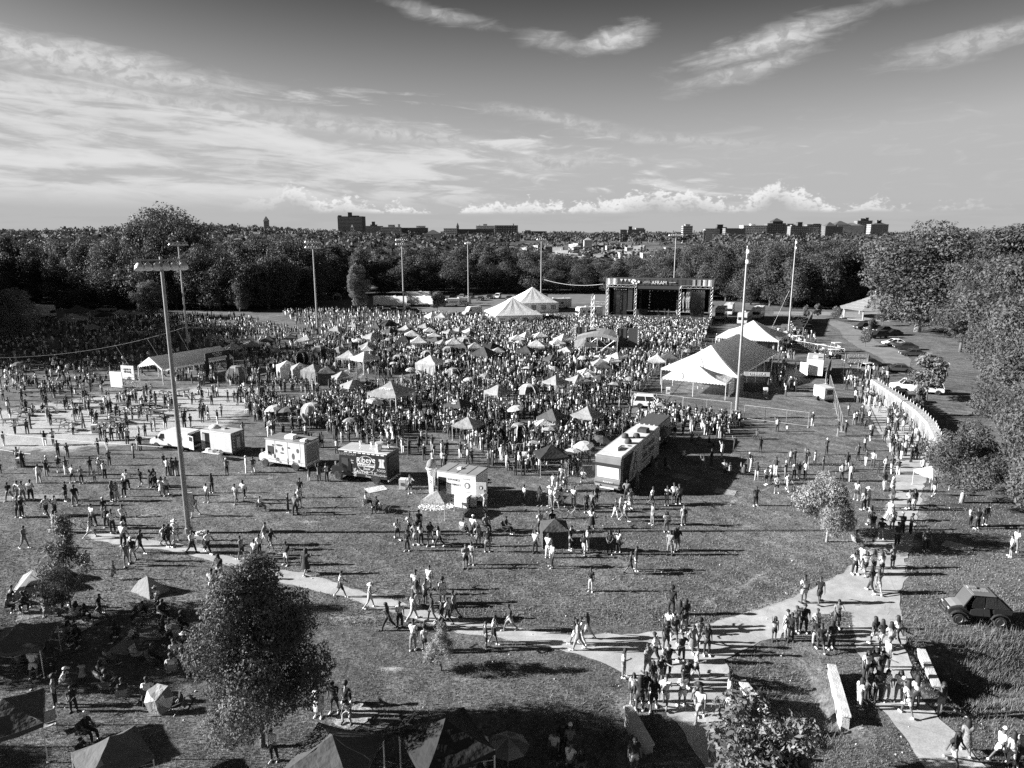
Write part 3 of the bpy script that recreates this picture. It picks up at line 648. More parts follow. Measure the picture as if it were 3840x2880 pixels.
# ================================================================ BUILDINGS FAR OFF
def zpix(y, py):
    """height at depth y that appears at photograph row py"""
    b = -(py - 1440) / FPX
    return H + (y / (math.cos(PITCH) + b * math.sin(PITCH))) * (-math.sin(PITCH) + b * math.cos(PITCH))
def xpix(y, px, py=868):
    b = -(py - 1440) / FPX
    return (px - 1920) / FPX * y / (math.cos(PITCH) + b * math.sin(PITCH))
def building(name, label, px0, px1, ptop, depth, color, floors, extras=(), wins=True, wcol=.03, cat='building', rz=0.0, group=None, wfrac=.45, deep=None, roofshape=None, pier=0):
    x0, x1 = xpix(depth, px0), xpix(depth, px1); zt = zpix(depth, ptop); w = x1 - x0; g = hgt((x0 + x1) / 2, depth)
    t = thing(name, label, cat, ((x0 + x1) / 2, depth, g), rz, group)
    hh = zt - g; dp = deep or max(10, w * 0.5)
    b = B(); b.box((0, dp / 2, hh / 2), (w, dp, hh)); obj('wall', b, 'brick', t, color)
    b = B(); b.box((0, dp / 2, hh + .25), (w + .6, dp + .6, .5)); obj('parapet', b, 'concrete', t, color * .9)
    fh = 3.1
    if wins:
        for k in range(floors):
            z = hh - 1.9 - k * fh
            if z < 2: break
            b = B()
            if pier:
                st = w / pier
                for q_ in range(pier): b.box((-w / 2 + st * (q_ + .5), -.02, z), (st * .62, .3, fh * wfrac))
                sd = max(2, int(dp / st))
                for q_ in range(sd): b.box((-w / 2 - .02, dp * (q_ + .5) / sd, z), (.3, dp / sd * .6, fh * wfrac))
            else:
                b.box((0, -.02, z), (w * .94, .3, fh * wfrac)); b.box((-w / 2 - .02, dp / 2, z), (.3, dp * .9, fh * wfrac))
            obj('window_band', b, 'glass', t, wcol)
    for (a0, a1, e, c) in extras:
        xa, xb, ze = xpix(depth, a0) - (x0 + x1) / 2, xpix(depth, a1) - (x0 + x1) / 2, zpix(depth, e) - g
        b = B(); b.box(((xa + xb) / 2, dp * .45, (hh + ze) / 2), (xb - xa, dp * .5, ze - hh), 0, .97); b.box(((xa + xb) / 2, dp * .45, ze + .3), (xb - xa + .8, dp * .5 + .8, .6)); obj('penthouse', b, 'brick', t, c)
    if roofshape:
        for (a0, a1, e0, e1, c) in roofshape:
            xa, xb = xpix(depth, a0) - (x0 + x1) / 2, xpix(depth, a1) - (x0 + x1) / 2; z0_, z1_ = zpix(depth, e0) - g, zpix(depth, e1) - g
            xm = (xa + xb) / 2; ww = (xb - xa) / 2; d2 = min(dp / 2, ww)
            b = B(); b.add([(xa, dp / 2 - d2, z0_), (xb, dp / 2 - d2, z0_), (xb, dp / 2 + d2, z0_), (xa, dp / 2 + d2, z0_), (xm - ww * .12, dp / 2, z1_), (xm + ww * .12, dp / 2, z1_)], [(0, 1, 5, 4), (1, 2, 5), (2, 3, 4, 5), (3, 0, 4), (3, 2, 1, 0)])
            if z0_ > hh + .6: b.box((xm, dp / 2, (hh + z0_) / 2), (xb - xa - 1, d2 * 2 - 1, z0_ - hh))
            obj('hipped_roof', b, 'roof', t, c)
    return t
building('apartment_block', 'tall dark slab apartment block with rooftop tower above the tree belt', 1268, 1363, 812, 1700, .07, 16, [(1305, 1316, 797, .05), (1268, 1276, 808, .05), (1318, 1343, 809, .06)], wcol=.16, wfrac=.42)
building('apartment_block', 'pale narrow slab block with small dark tower beside the tall dark block', 1372, 1432, 848, 1500, .22, 6, [(1394, 1404, 832, .05), (1388, 1412, 843, .08)], wcol=.05)
building('office_building', 'long low pale office building with two rooftop boxes and dark window rows', 1428, 1500, 852, 1300, .42, 4, [(1455, 1478, 844, .2), (1492, 1497, 842, .3)], wcol=.03)
building('school_building', 'long dark brick building with low pale attic between office and spire', 1502, 1600, 855, 1350, .09, 4, [(1560, 1592, 848, .5)], wcol=.03)
building('church', 'church with steep dark gable and pale end wall among the trees', 1590, 1652, 878, 1000, .30, 1, [], False, cat='church', roofshape=[(1592, 1652, 878, 862, .05)])
building('apartment_block', 'long pale terrace block with white stone front below the steeple', 1664, 1712, 857, 1200, .60, 4, [], wcol=.08, pier=7)
building('apartment_block', 'long dark brick block with flat roof right of the pale terrace', 1714, 1850, 860, 1250, .07, 4, [], wcol=.03, pier=14)
t = building('steeple', 'slim dark steeple rising behind the pale terrace block', 1712, 1720, 850, 1600, .1, 2, [], False, cat='steeple', roofshape=[(1711, 1721, 850, 835, .04)])
building('apartment_block', 'white stepped block with rooftop boxes behind the dark brick mansion block', 1785, 1855, 847, 1450, .75, 4, [(1812, 1826, 841, .2), (1790, 1800, 844, .7)], wcol=.25)
building('mansion_block', 'large brick mansion block with pale side wall and flat roof', 1856, 1942, 846, 1300, .11, 7, [(1924, 1927, 840, .05)], wcol=.30, pier=9, wfrac=.3)
building('warehouse', 'long low dark warehouse with pale rooftop box among trees', 1965, 2050, 868, 1400, .08, 1, [(1968, 1990, 864, .5)], False)
building('apartment_block', 'twin dark brick tower block with rooftop tank and lit left face', 2326, 2352, 862, 1250, .09, 8, [(2358, 2371, 850, .05)], wcol=.3, pier=5, wfrac=.4)
building('apartment_block', 'pale grey twin tower block beside the dark brick twin', 2354, 2420, 861, 1300, .19, 8, [(2385, 2417, 856, .3), (2354, 2370, 862, .06)], wcol=.04, pier=9)
building('apartment_tower', 'narrow pale tower with balcony bands standing alone above the trees', 2561, 2597, 848, 1150, .36, 12, [(2570, 2588, 842, .3)], wcol=.05)
building('apartment_block', 'dark brick hotel with stepped top and pale window stripes', 2645, 2700, 858, 1150, .10, 6, [], wcol=.5)
building('apartment_block', 'dark stepped slab with tall service core beside the hotel', 2688, 2725, 853, 1250, .05, 8, [(2690, 2712, 843, .05)], wcol=.03)
building('office_building', 'long mid-grey brick block with flat roof between hotel and white offices', 2720, 2795, 857, 1200, .16, 6, [], wcol=.06, pier=12, wfrac=.3)
building('office_building', 'white office slab with a dense grid of dark windows', 2786, 2876, 846, 1350, .72, 7, [(2818, 2835, 841, .5)], wcol=.03, pier=14, wfrac=.5)
building('apartment_block', 'dark twin-winged apartment house with mansard crown', 2876, 2945, 838, 1350, .09, 9, [], wcol=.16, pier=8, roofshape=[(2895, 2935, 830, 818, .05)], wfrac=.35)
building('apartment_block', 'pale tower house with narrow windows right of the mansard house', 2945, 2980, 843, 1400, .25, 9, [(2952, 2975, 840, .1)], wcol=.05, pier=4)
building('apartment_block', 'wide brick mansion with dark rooftop stacks', 2964, 3030, 849, 1250, .14, 7, [(2992, 3010, 834, .06), (2970, 2985, 845, .2)], wcol=.3, pier=9, wfrac=.35)
building('apartment_block', 'brick slab with pale sunlit edge and flat roof beside the stacks', 3025, 3078, 842, 1300, .13, 9, [(3050, 3076, 840, .12)], wcol=.26, pier=7, wfrac=.35)
building('apartment_block', 'balconied block under a dark pyramid roof', 3094, 3160, 850, 1150, .14, 7, [], wcol=.04, pier=6, roofshape=[(3096, 3136, 848, 833, .06)])
building('hall', 'pale long hall under a broad pyramid roof', 3140, 3240, 846, 1250, .5, 2, [], False, roofshape=[(3130, 3186, 843, 828, .06), (3160, 3240, 846, 835, .14)])
building('apartment_tower', 'clustered brick tower with arched rooftop turrets', 3212, 3268, 828, 1400, .12, 11, [(3226, 3240, 820, .1), (3244, 3256, 817, .1)], wcol=.3, pier=7, wfrac=.35)
building('apartment_block', 'pale stepped hotel with twin chimneys and hipped top', 3264, 3330, 842, 1300, .26, 7, [(3288, 3293, 826, .1), (3300, 3305, 826, .1)], wcol=.05, pier=9, roofshape=[(3272, 3326, 842, 832, .08)])
t = building('water_tower', 'slender stone tower with conical cap standing above the woods', 991, 1006, 830, 1500, .2, 3, [], True, cat='tower', pier=2, wfrac=.6, deep=9, roofshape=[(989, 1008, 829, 811, .05)])
building('house', 'white gabled house among trees near the slender stone tower', 1016, 1036, 852, 1450, .6, 2, [], True, cat='house', roofshape=[(1016, 1036, 852, 846, .2)])
building('chapel', 'pale slim bell tower in front of the tall dark block', 1315, 1324, 852, 1000, .5, 2, [], True, cat='tower', pier=2, deep=7, roofshape=[(1315, 1324, 852, 842, .3)])
building('depot', 'bright white industrial plant with two chimneys in the tree gap', 2318, 2372, 975, 420, .7, 1, [(2329, 2334, 952, .7), (2350, 2357, 965, .7)], True, cat='building', wcol=.05, pier=4)
building('chapel', 'grey chapel with steep gable among the pale row houses', 2192, 2222, 902, 760, .3, 1, [], False, cat='church', roofshape=[(2192, 2222, 902, 890, .3)])
# row houses in the valley: each its own house
def rowhouse_mesh():
    w, d, h = 5.0, 11, 8.5
    b = B(); b.box((0, d / 2, h / 2), (w, d, h)); wall = b.mesh('wall')
    b = B(); b.box((0, d / 2, h + .2), (w + .3, d + .3, .4)); b.box((w * .28, d * .7, h + .9), (.7, .7, 1.4)); roof = b.mesh('roof')
    b = B()
    for zz in (2.2, 5.6): 
        for xx in (-1.3, 1.3): b.box((xx, -.03, zz), (1.1, .2, 1.7))
    win = b.mesh('windows')
    return wall, roof, win
RH = rowhouse_mesh()
for i in range(52):
    px = rnd.choice([rnd.uniform(1960, 2560), rnd.uniform(2000, 2300), rnd.uniform(1260, 1700)]); dep = rnd.uniform(470, 880)
    if px < 1900: dep = rnd.uniform(650, 950)
    x = xpix(dep, px, 920); wd_ = 1 + rnd.random() * .8; rc_ = rnd.choice([.45, .4, .3, .2])
    t = thing('row_house', f"{['narrow', 'wide'][int(wd_ > 1.4)]} flat-roofed row house with {'pale' if rc_ > .35 else 'grey'} roof seen over the trees in the valley", 'house', (x, dep, hgt(x, dep)), rnd.choice([0, .5, -.35, 1.2]), 'row houses in the valley', (wd_, 1, rnd.uniform(.65, .95)))
    obj('wall', RH[0], 'brick', t, rnd.choice([.38, .3, .25, .2])); obj('roof', RH[1], 'matte', t, rc_); obj('window', RH[2], 'glass', t, .05)

# ================================================================ LIGHT MASTS
def mast(px, py, hgt_, rad, lamps, label, yaw=0.0, kind='bar', shade=.32, box=True):
    x, y = gp(px, py); t = thing('light_mast', label, 'light mast', (x, y, -.05), yaw, 'floodlight masts round the field')
    b = B(); rad *= .72; b.tube((0, 0, 0), (0, 0, hgt_), rad, rad * .55, 12); b.tube((0, 0, 0), (0, 0, .5), rad * 1.4, rad * 1.4, 12); obj('pole', b.mesh('pole', smoothed=False), 'metal', t, shade)
    rows = 1 if kind == 'bar' else 2
    for r_ in range(rows):
        z = hgt_ - .25 - r_ * 1.25; n = lamps // rows; L = n * .6
        b = B(); b.box((0, 0, z), (L, .12, .12)); obj('crossbar', b, 'metal', t, shade)
        for k in range(n):
            xx = -L / 2 + (k + .5) * L / n
            b = B(); b.lathe([(.08, .34), (.18, .24), (.30, .02), (.345, -.22), (.31, -.24)], 10, (0, 0, 0)); me = b.mesh('floodlight', smoothed=True)
            o = obj('floodlight', me, 'metal', t, .75, (xx, -.15, z - .45)); o.rotation_euler = (R(-28), 0, 0)
            b = B(); b.tube((xx, 0, z), (xx, -.1, z - .25), .03); obj('lamp_bracket', b, 'metal', t, shade)
    if box:
        b = B(); b.box((.34, .05, 2.6), (.42, .34, 1.6)); obj('control_box', b.mesh('control_box', .02), 'paint', t, .5)
    return t
mast(708, 1998, 22.2, .30, 6, 'thick floodlight mast beside the curved path at the white van', .5, shade=.26)
mast(707, 1315, 22.2, .34, 6, 'floodlight mast rising from the shaded seated crowd by the entrance tent', .4)
mast(1192, 1254, 22.4, .34, 12, 'floodlight mast with double lamp rows at the shaded crowd edge', .3, 'grid')
mast(1515, 1182, 22.4, .34, 12, 'floodlight mast with double lamp rows in front of the white tour buses', .2, 'grid')
mast(1757, 1150, 21.0, .3, 5, 'floodlight mast at the parking lot beside the camera crane', .9)
mast(2028, 1165, 22.4, .3, 5, 'floodlight mast behind the peaked white marquees', .2)
mast(2522, 1165, 23.6, .3, 8, 'floodlight mast behind the stage roof', .1)
x_, y_ = gp(2760, 1570); b = B(); b.box((x_, y_, .55), (.95, .95, 1.1)); obj('mast_footing', b.mesh('mast_footing', .03), 'concrete', None, .2, label='concrete footing block under the mast by the tent fence', cat='footing')
mast(2760, 1568, 22.3, .30, 6, 'floodlight mast on a concrete footing beside the long marquee', 1.2, 'grid')
mast(2956, 1258, 22.3, .32, 6, 'floodlight mast guyed with ropes beyond the second marquee', 1.2, 'grid')

# ================================================================ STAGE
def truss(a, b_, s=.45, n=None, r=.05):
    """square lattice truss between two points"""
    a, c = Vector(a), Vector(b_); d = (c - a); L = d.length; d.normalize()
    u = (d.cross(Vector((0, 1, 0))) if abs(d.y) < .9 else d.cross(Vector((1, 0, 0)))).normalized(); w = d.cross(u)
    B_ = B(); n = n or max(2, int(L / (s * 1.7))); cs = [(u * i + w * j) * s / 2 for i, j in ((-1, -1), (1, -1), (1, 1), (-1, 1))]
    for k in cs: B_.tube(a + k, c + k, r, r, 4)
    for i in range(n):
        p, q_ = a + d * (L * i / n), a + d * (L * (i + 1) / n)
        for k in range(4):
            m_, o_ = (cs[k], cs[(k + 1) % 4]) if (i + k) % 2 else (cs[(k + 1) % 4], cs[k]); B_.tube(p + m_, q_ + o_, r * .6, r * .6, 3, False)
    return B_
sa, sb = Vector((*gp(2268, 1203), 0)), Vector((*gp(2668, 1216), 0))
SW = (sb - sa).length; srz = math.atan2((sb - sa).y, (sb - sa).x)
st = thing('concert_stage', 'black festival stage with banner header, side video screens and truss towers', 'stage', sa, srz)
ST = 11.6; DK = 1.7; DP = 11.0
b = B(); b.box((SW / 2, DP / 2, DK - .15), (SW - 1, DP, .3)); obj('deck', b, 'matte', st, .06)
b = B(); b.box((SW / 2, .1, DK / 2 - .15), (SW - 1, .1, DK - .3)); obj('deck_skirt', b, 'cloth', st, .03)
b = B()
for k in range(12): b.tube((1 + k * (SW - 2) / 11, .4, 0), (1 + k * (SW - 2) / 11, .4, DK - .3), .06)
obj('deck_leg', b, 'metal', st, .2)
for xx in (.4, 8.0 * SW / 28, 19.6 * SW / 28, SW - .4): obj('truss_tower', truss((xx, .2, 0), (xx, .2, ST - 1.7), .55), 'metal', st, .62)
for xx in (.4, SW - .4): obj('truss_tower', truss((xx, DP, 0), (xx, DP, ST - 1.7), .55), 'metal', st, .5)
for x0, x1 in ((.4, 8.0 * SW / 28), (19.6 * SW / 28, SW - .4)): obj('header_truss', truss((x0, .15, ST - 1.95), (x1, .15, ST - 1.95), .62, r=.06), 'metal', st, .72)
b = B(); b.box((SW / 2, .1, ST - 2.2), (SW * .42, .25, .9)); obj('header_beam', b, 'matte', st, .04)
b = B(); b.add([(0, 0, ST), (SW, 0, ST), (SW, DP, ST - .4), (0, DP, ST - .4), (0, 0, ST - .15), (SW, 0, ST - .15), (SW, DP, ST - .55), (0, DP, ST - .55)], [(0, 1, 2, 3), (7, 6, 5, 4), (0, 4, 5, 1), (1, 5, 6, 2), (2, 6, 7, 3), (3, 7, 4, 0)]); obj('roof', b, 'fabric', st, .07)
b = B(); b.box((SW / 2, DP - .1, (ST + DK) / 2), (SW - 2, .12, ST - DK - .6)); obj('backdrop', b, 'cloth', st, .012)
for s_, xx in ((1, 1.0), (-1, SW - 1.0)):
    b = B(); b.box((xx, DP / 2 + .3, (ST + DK) / 2 - .3), (.1, DP * .96, ST - DK - .7)); obj('sun_block_wing_drape', b, 'cloth', st, .015)  # wing drapes lengthened to block low sun, so the stage interior stays dark
# header banner: a row of printed panels
P_ = [(0, .11, .72), (.11, .235, .07), (.235, .345, .08), (.345, .44, .075), (.44, .565, .085), (.565, .665, .075), (.665, .80, .07), (.80, .90, .30), (.90, 1.0, .62)]
for i, (a, c, v) in enumerate(P_):
    b = B(); n = 6
    xs = [SW * (a + (c - a) * k / n) + (0.02 if k in (0, n) else 0) for k in range(n + 1)]; z1 = ST - .02; z0_ = ST - 1.62
    V = [(x_, -.12 + (.09 if i in (0, 7, 8) else .03) * math.sin(k * 2.1 + i), zz + (rnd.uniform(-.12, .1) if i in (0, 6, 7, 8) and zz == z0_ else 0)) for zz in (z0_, z1) for k, x_ in enumerate(xs)]
    b.add(V, [(k, k + 1, n + 2 + k, n + 1 + k) for k in range(n)]); obj('banner_panel', b, 'fabric', st, v)
def on_stage_disc(xx, zz, r_, v):
    b = B(); b.lathe([(r_, 0), (r_, .03)], 14); o = obj('banner_dot', b, 'matte', st, v, (xx, -.24, zz)); o.rotation_euler = (R(90), 0, 0); return o
for xx, zz, r_ in ((.25, .75, .32), (.278, .55, .32), (.262, 1.15, .28), (.29, 1.25, .26), (.312, .78, .34)): on_stage_disc(SW * xx, ST - zz, r_, .75)
letters('banner_lettering', 'AFRAM', 1.25, st, (SW * .503, -.28, ST - .95), (R(90), 0, 0), .78, .02)
letters('banner_lettering', 'BALTIMORE CITY\nRECREATION & PARKS', .34, st, (SW * .39, -.28, ST - .85), (R(90), 0, 0), .7, .02, width=1.9)
letters('banner_lettering', 'FOUNDATION', .42, st, (SW * .625, -.28, ST - .85), (R(90), 0, 0), .7, .02, width=1.7)
b = B()
for k in range(4): b.add([(SW * .135 + k * 1.05, -.2, ST - .1), (SW * .135 + k * 1.05 + .8, -.2, ST - .1), (SW * .135 + k * 1.05 + .4, -.2, ST - .85), (SW * .135 + k * 1.05, -.17, ST - .1), (SW * .135 + k * 1.05 + .8, -.17, ST - .1), (SW * .135 + k * 1.05 + .4, -.17, ST - .85)], [(0, 1, 2), (5, 4, 3), (0, 3, 4, 1), (1, 4, 5, 2), (2, 5, 3, 0)])
obj('pennant_pattern', b, 'matte', st, .6)
for xx in (3.9, SW - 4.1):
    f = SW / 28; b = B(); b.box((xx * f, 1.2, 5.1), (3.6, .35, 6.6)); o = obj('video_screen', b.mesh('video_screen', .02), 'glass', st, .028)
    b = B(); b.lathe([(.05, 0), (.32, .2), (.22, 1.0), (.35, 1.6), (.16, 2.4), (.2, 2.75), (.02, 2.95)], 8, (xx * f + .2, 0.99, 3.2), 1.0, .05); obj('screen_picture', b, 'matte', st, .06)
    for k in range(6):
        b = B(); b.box((xx * f - 1.6 + k * .62, .9, 8.65), (.36, .3, .16)); obj('lamp_bar', b, 'matte', st, .85)
    b = B(); b.box((xx * f, 1.0, 8.95), (3.9, .3, .4)); obj('screen_header', b, 'matte', st, .03)
for xx in (6.6, SW - 6.4):
    for k in range(13):
        b = B(); b.box((xx * SW / 28, .7 - .03 * (k - 4) ** 2 * .12, 9.1 - k * .47), (1.25, .8, .43), 0, .96); obj('line_array_speaker', b.mesh('line_array_speaker', .02), 'matte', st, .03)
for k in range(4):
    z = ST - 2.9; b = truss((8.4 * SW / 28, 1.5 + k * 2.4, z), (19.2 * SW / 28, 1.5 + k * 2.4, z), .4, r=.035); obj('lighting_truss', b, 'metal', st, .06)
for k in range(9):
    b = B(); b.lathe([(.16, .2), (.2, 0), (.14, -.22)], 8, (11.4 * SW / 28 + rnd.uniform(-.12, .12), 5.2, 2.6 + k * .78)); obj('stage_light', b, 'paint', st, .8)
for k in range(5):
    b = B(); b.lathe([(.14, .2), (.18, 0), (.14, -.22)], 8, (12.2 * SW / 28 + k * 1.5, 3.2, ST - 3.3)); obj('stage_light', b, 'paint', st, .35)
b = B()
for sx_ in (20.3, 21.2, 21.7):
    V = []
    for k in range(8): V += [(sx_ * SW / 28 + .12 * math.sin(k), -.1 + .15 * math.cos(k * 1.3), 3.0 + k * .75), (sx_ * SW / 28 + .45 + .1 * math.sin(k * 1.7), .05, 3.0 + k * .75)]
    b.add(V, [(2 * k, 2 * k + 1, 2 * k + 3, 2 * k + 2) for k in range(7)])
obj('torn_banner', b, 'fabric', st, .6)
b = B()
for k in range(14): b.box((8.5 * SW / 28 + k * .75, 3.0 - .5 * (k % 3), DK + .25), (.6, .45, .5 if k % 2 else .3))
obj('stage_monitor', b, 'matte', st, .05)
for xx in (9.2, 18.9): obj('side_truss', truss((xx * SW / 28, 2, DK), (xx * SW / 28, 2, ST - 2.4), .3, r=.03), 'metal', st, .1)
b = B(); b.box((9.6 * SW / 28, 2.8, DK + .8), (3.2, 2.2, 1.5)); obj('riser', b.mesh('riser', .02), 'matte', st, .03)

# delay towers, mixing tent
def speaker_tower(px, py, hh, w, label, n=1):
    x, y = gp(px, py); t = thing('speaker_tower', label, 'speaker tower', (x, y, 0), srz)
    for i in range(2):
        for j in range(2): obj('truss_leg', truss((-w / 2 + i * w, j * 1.8, 0), (-w / 2 + i * w, j * 1.8, hh), .25, r=.03), 'metal', t, .55)
    for k in range(n):
        b = B(); xx = -w / 2 + (k + .5) * w / n; b.box((xx, .9, hh * .56), (w / n - .35, 1.4, hh * .7)); obj('speaker_stack', b.mesh('speaker_stack', .03), 'matte', t, .035)
    b = B(); b.box((w / 2 + .06, .9, hh * .52), (.05, 2.0, hh * .85)); obj('side_scrim', b, 'fabric', t, .35)
    b = B(); b.box((0, .9, .35), (w + .5, 2.3, .7)); obj('platform', b, 'matte', t, .08)
speaker_tower(2175, 1318, 5.4, 2.2, 'single truss speaker tower left of the mixing tent')
speaker_tower(2350, 1325, 5.4, 4.4, 'wide twin truss speaker tower right of the mixing tent', 2)
x, y = gp(2220, 1255); t = thing('camera_mast', 'pale lattice mast with crossarm rising from the crowd before the stage', 'mast', (x, y, 0), srz)
obj('lattice_column', truss((0, 0, 0), (0, 0, 9.2), .7, r=.05), 'metal', t, .8); obj('crossarm', truss((0, 0, 7.6), (3.4, 0, 7.6), .55, r=.045), 'metal', t, .75)
b = B(); b.box((0, 0, .2), (1.8, 1.8, .4)); b.box((0, -.1, 9.4), (.5, .4, .5)); obj('base', b.mesh('base', .03), 'metal', t, .4)
x, y = gp(2245, 1320); t = thing('mixing_tent', 'grey flat-roofed mixing tent on scaffold with draped front', 'tent', (x, y, 0), srz)
b = B()
for k in range(9):
    xx = -4.2 + k * 1.05; z = 3.5 + .9 * math.sin(math.pi * k / 8); b.v += [(xx, -2.4, z - .25), (xx, 2.6, z + .15), (xx, -2.5, z - .9), (xx, 2.7, z - .5)]
for k in range(8): b.f += [(4 * k, 4 * k + 4, 4 * k + 5, 4 * k + 1), (4 * k + 2, 4 * k + 6, 4 * k + 4, 4 * k), (4 * k + 1, 4 * k + 5, 4 * k + 7, 4 * k + 3)]
obj('roof', b, 'fabric', t, .34)
b = B()
for i in range(3):
    for j in (-2.3, 2.5): b.tube((-4 + i * 4, j, 0), (-4 + i * 4, j, 3.9), .05)
for i in range(2): b.tube((-4 + 4 * i, -2.3, .1), (4 * i, -2.3, 3.3), .045); b.tube((-4 + 4 * i, -2.3, 3.3), (4 * i, -2.3, .1), .045)
b.tube((-4, -2.3, 1.3), (4, -2.3, 1.3), .045); obj('scaffold', b, 'metal', t, .7)
b = B(); b.box((0, .3, .6), (7.6, 4.2, 1.2)); b.box((0, -.5, 1.6), (6, 1.2, .8)); obj('mixing_desk', b.mesh('mixing_desk', .03), 'matte', t, .05)
b = B(); b.add([(-4.4, -2.5, 2.6), (-2.2, -2.55, 3.3), (-2.9, -3.1, .1), (-4.8, -3.0, .1), (-3.4, -2.9, 1.4)], [(0, 1, 4), (1, 2, 4), (2, 3, 4), (3, 0, 4)]); obj('front_drape', b, 'fabric', t, .4)

# ================================================================ BIG TENTS
def hip_tent(corner_px, zc, label, wid, ln, rz, origin, zr, ridge_in, swag=2, walls=(), shade=.8, legs=True, windows=False, minor=0):
    t = thing('marquee', label, 'marquee', (origin[0], origin[1], 0), rz)
    x0, x1 = -wid / 2, wid / 2; n = 8
    r0, r1 = ridge_in, ln - ridge_in
    # roof as strips: two long slopes and two hips, each slightly hollow
    def slope(name, A, B_, C, D, v):
        b = B(); nu, nv_ = max(4, int((Vector(B_) - Vector(A)).length / 1.6)), 5; P = []
        for j in range(nv_ + 1):
            for i in range(nu + 1):
                u, w = i / nu, j / nv_; p = Vector(A).lerp(B_, u).lerp(Vector(D).lerp(C, u), w)
                p.z -= .28 * math.sin(math.pi * w) + .07 * math.sin(math.pi * ((u * nu) % 2) / 2) * math.sin(math.pi * w); P.append(p)
        b.add(P, [(j * (nu + 1) + i, j * (nu + 1) + i + 1, (j + 1) * (nu + 1) + i + 1, (j + 1) * (nu + 1) + i) for j in range(nv_) for i in range(nu)])
        return obj(name, b, 'fabric', t, v)
    slope('roof_slope', (x0, ln, zc), (x0, 0, zc), (0, r0, zr), (0, r1, zr), shade); slope('roof_slope', (x1, 0, zc), (x1, ln, zc), (0, r1, zr), (0, r0, zr), shade)
    slope('roof_hip', (x0, 0, zc), (x1, 0, zc), (.01, r0, zr), (-.01, r0, zr), shade); slope('roof_hip', (x1, ln, zc), (x0, ln, zc), (-.01, r1, zr), (.01, r1, zr), shade)
    b = B(); Np = 0
    def val(a, c):
        L = (Vector(c) - Vector(a)).length; k = max(4, int(L / .45))
        for i in range(k):
            p, q_ = Vector(a).lerp(c, i / k), Vector(a).lerp(c, (i + 1) / k); m_ = p.lerp(q_, .5)
            b.add([p, q_, q_ - Vector((0, 0, .2)), m_ - Vector((0, 0, .32)), p - Vector((0, 0, .2))], [(0, 1, 2, 3, 4)])
    for a, c in (((x0, 0, zc), (x1, 0, zc)), ((x1, 0, zc), (x1, ln, zc)), ((x1, ln, zc), (x0, ln, zc)), ((x0, ln, zc), (x0, 0, zc))): val(a, c)
    obj('valance', b, 'fabric', t, shade)
    k = max(2, int(ln / 5) + 1)
    for i in range(k):
        for xx in (x0, x1): b = B(); b.tube((xx, ln * i / (k - 1), 0), (xx, ln * i / (k - 1), zc), .05); obj('leg', b, 'metal', t, .75)
    for yy in (0, ln): b = B(); b.tube((0, yy, 0), (0, yy, zc), .05); obj('leg', b, 'metal', t, .75)
    for a, c in walls:
        A, C = Vector(a), Vector(c); L = (C - A).length; kk = max(2, int(L / 3)); d_ = (C - A).normalized(); nrm = Vector((-d_.y, d_.x, 0))
        for i in range(kk):
            b = B(); P = []
            m_ = 8
            for j in range(m_ + 1):
                p = A.lerp(C, (i + j / m_) / kk) + nrm * .06 * math.sin(j * 2.2); P += [(p.x, p.y, .02), (p.x, p.y, zc - .05)]
            b.add(P, [(2 * j, 2 * j + 2, 2 * j + 3, 2 * j + 1) for j in range(m_)]); w_ = obj('side_wall', b, 'fabric', t, shade)
            if windows:
                b = B(); c0 = A.lerp(C, (i + .5) / kk) - nrm * .1; ang = math.atan2(d_.y, d_.x)
                for ii in range(3):
                    for jj in range(3): b.box((c0.x + d_.x * (ii - 1) * .52, c0.y + d_.y * (ii - 1) * .52, 1.05 + jj * .5), (.42, .05, .42), ang)
                obj('window_pane', b, 'glass', w_, .12)
    return t
def frame_from(pa, pb, z):
    a, c = Vector((*gp(*pa, z), 0)), Vector((*gp(*pb, z), 0)); return a, c, math.atan2((c - a).y, (c - a).x), (c - a).length
a, c, ang, L = frame_from((2480, 1380), (2767, 1411), 2.7)
hip_tent(None, 2.7, 'long white marquee with hipped roof beside the fenced lawn', L, 26.5, ang, a.lerp(c, .5), 6.2, 5.5)
a, c, ang, L = frame_from((2483, 1415), (2723, 1438), 2.5)
hip_tent(None, 2.5, 'smaller white marquee with draped legs joined before the long marquee', L, 6.2, ang, a.lerp(c, .5), 4.2, 3.0, walls=[((L / 2, 2.2, 0), (L / 2, 6.2, 0))])
a, c, ang, L = frame_from((2685, 1262), (2920, 1278), 2.7)
hip_tent(None, 2.7, 'white peaked marquee beyond the long marquee near the stage', L, 12.5, ang, a.lerp(c, .5), 5.8, 6.1)
a, c, ang, L = frame_from((1838, 1178), (1985, 1184), 2.9)
hip_tent(None, 2.9, 'white peaked marquee with window walls facing the stage crowd', 12.5, 14, .25, a.lerp(c, .75), 7.0, 6.9, walls=[((-6.2, 0, 0), (6.2, 0, 0)), ((6.2, 0, 0), (6.2, 14, 0))], windows=True)
hip_tent(None, 2.9, 'white peaked marquee with window walls just behind its twin', 12.5, 14, .25, Vector((*gp(2020, 1172), 0)), 7.2, 6.9, walls=[((-6.2, 0, 0), (6.2, 0, 0)), ((6.2, 0, 0), (6.2, 14, 0))], windows=True)
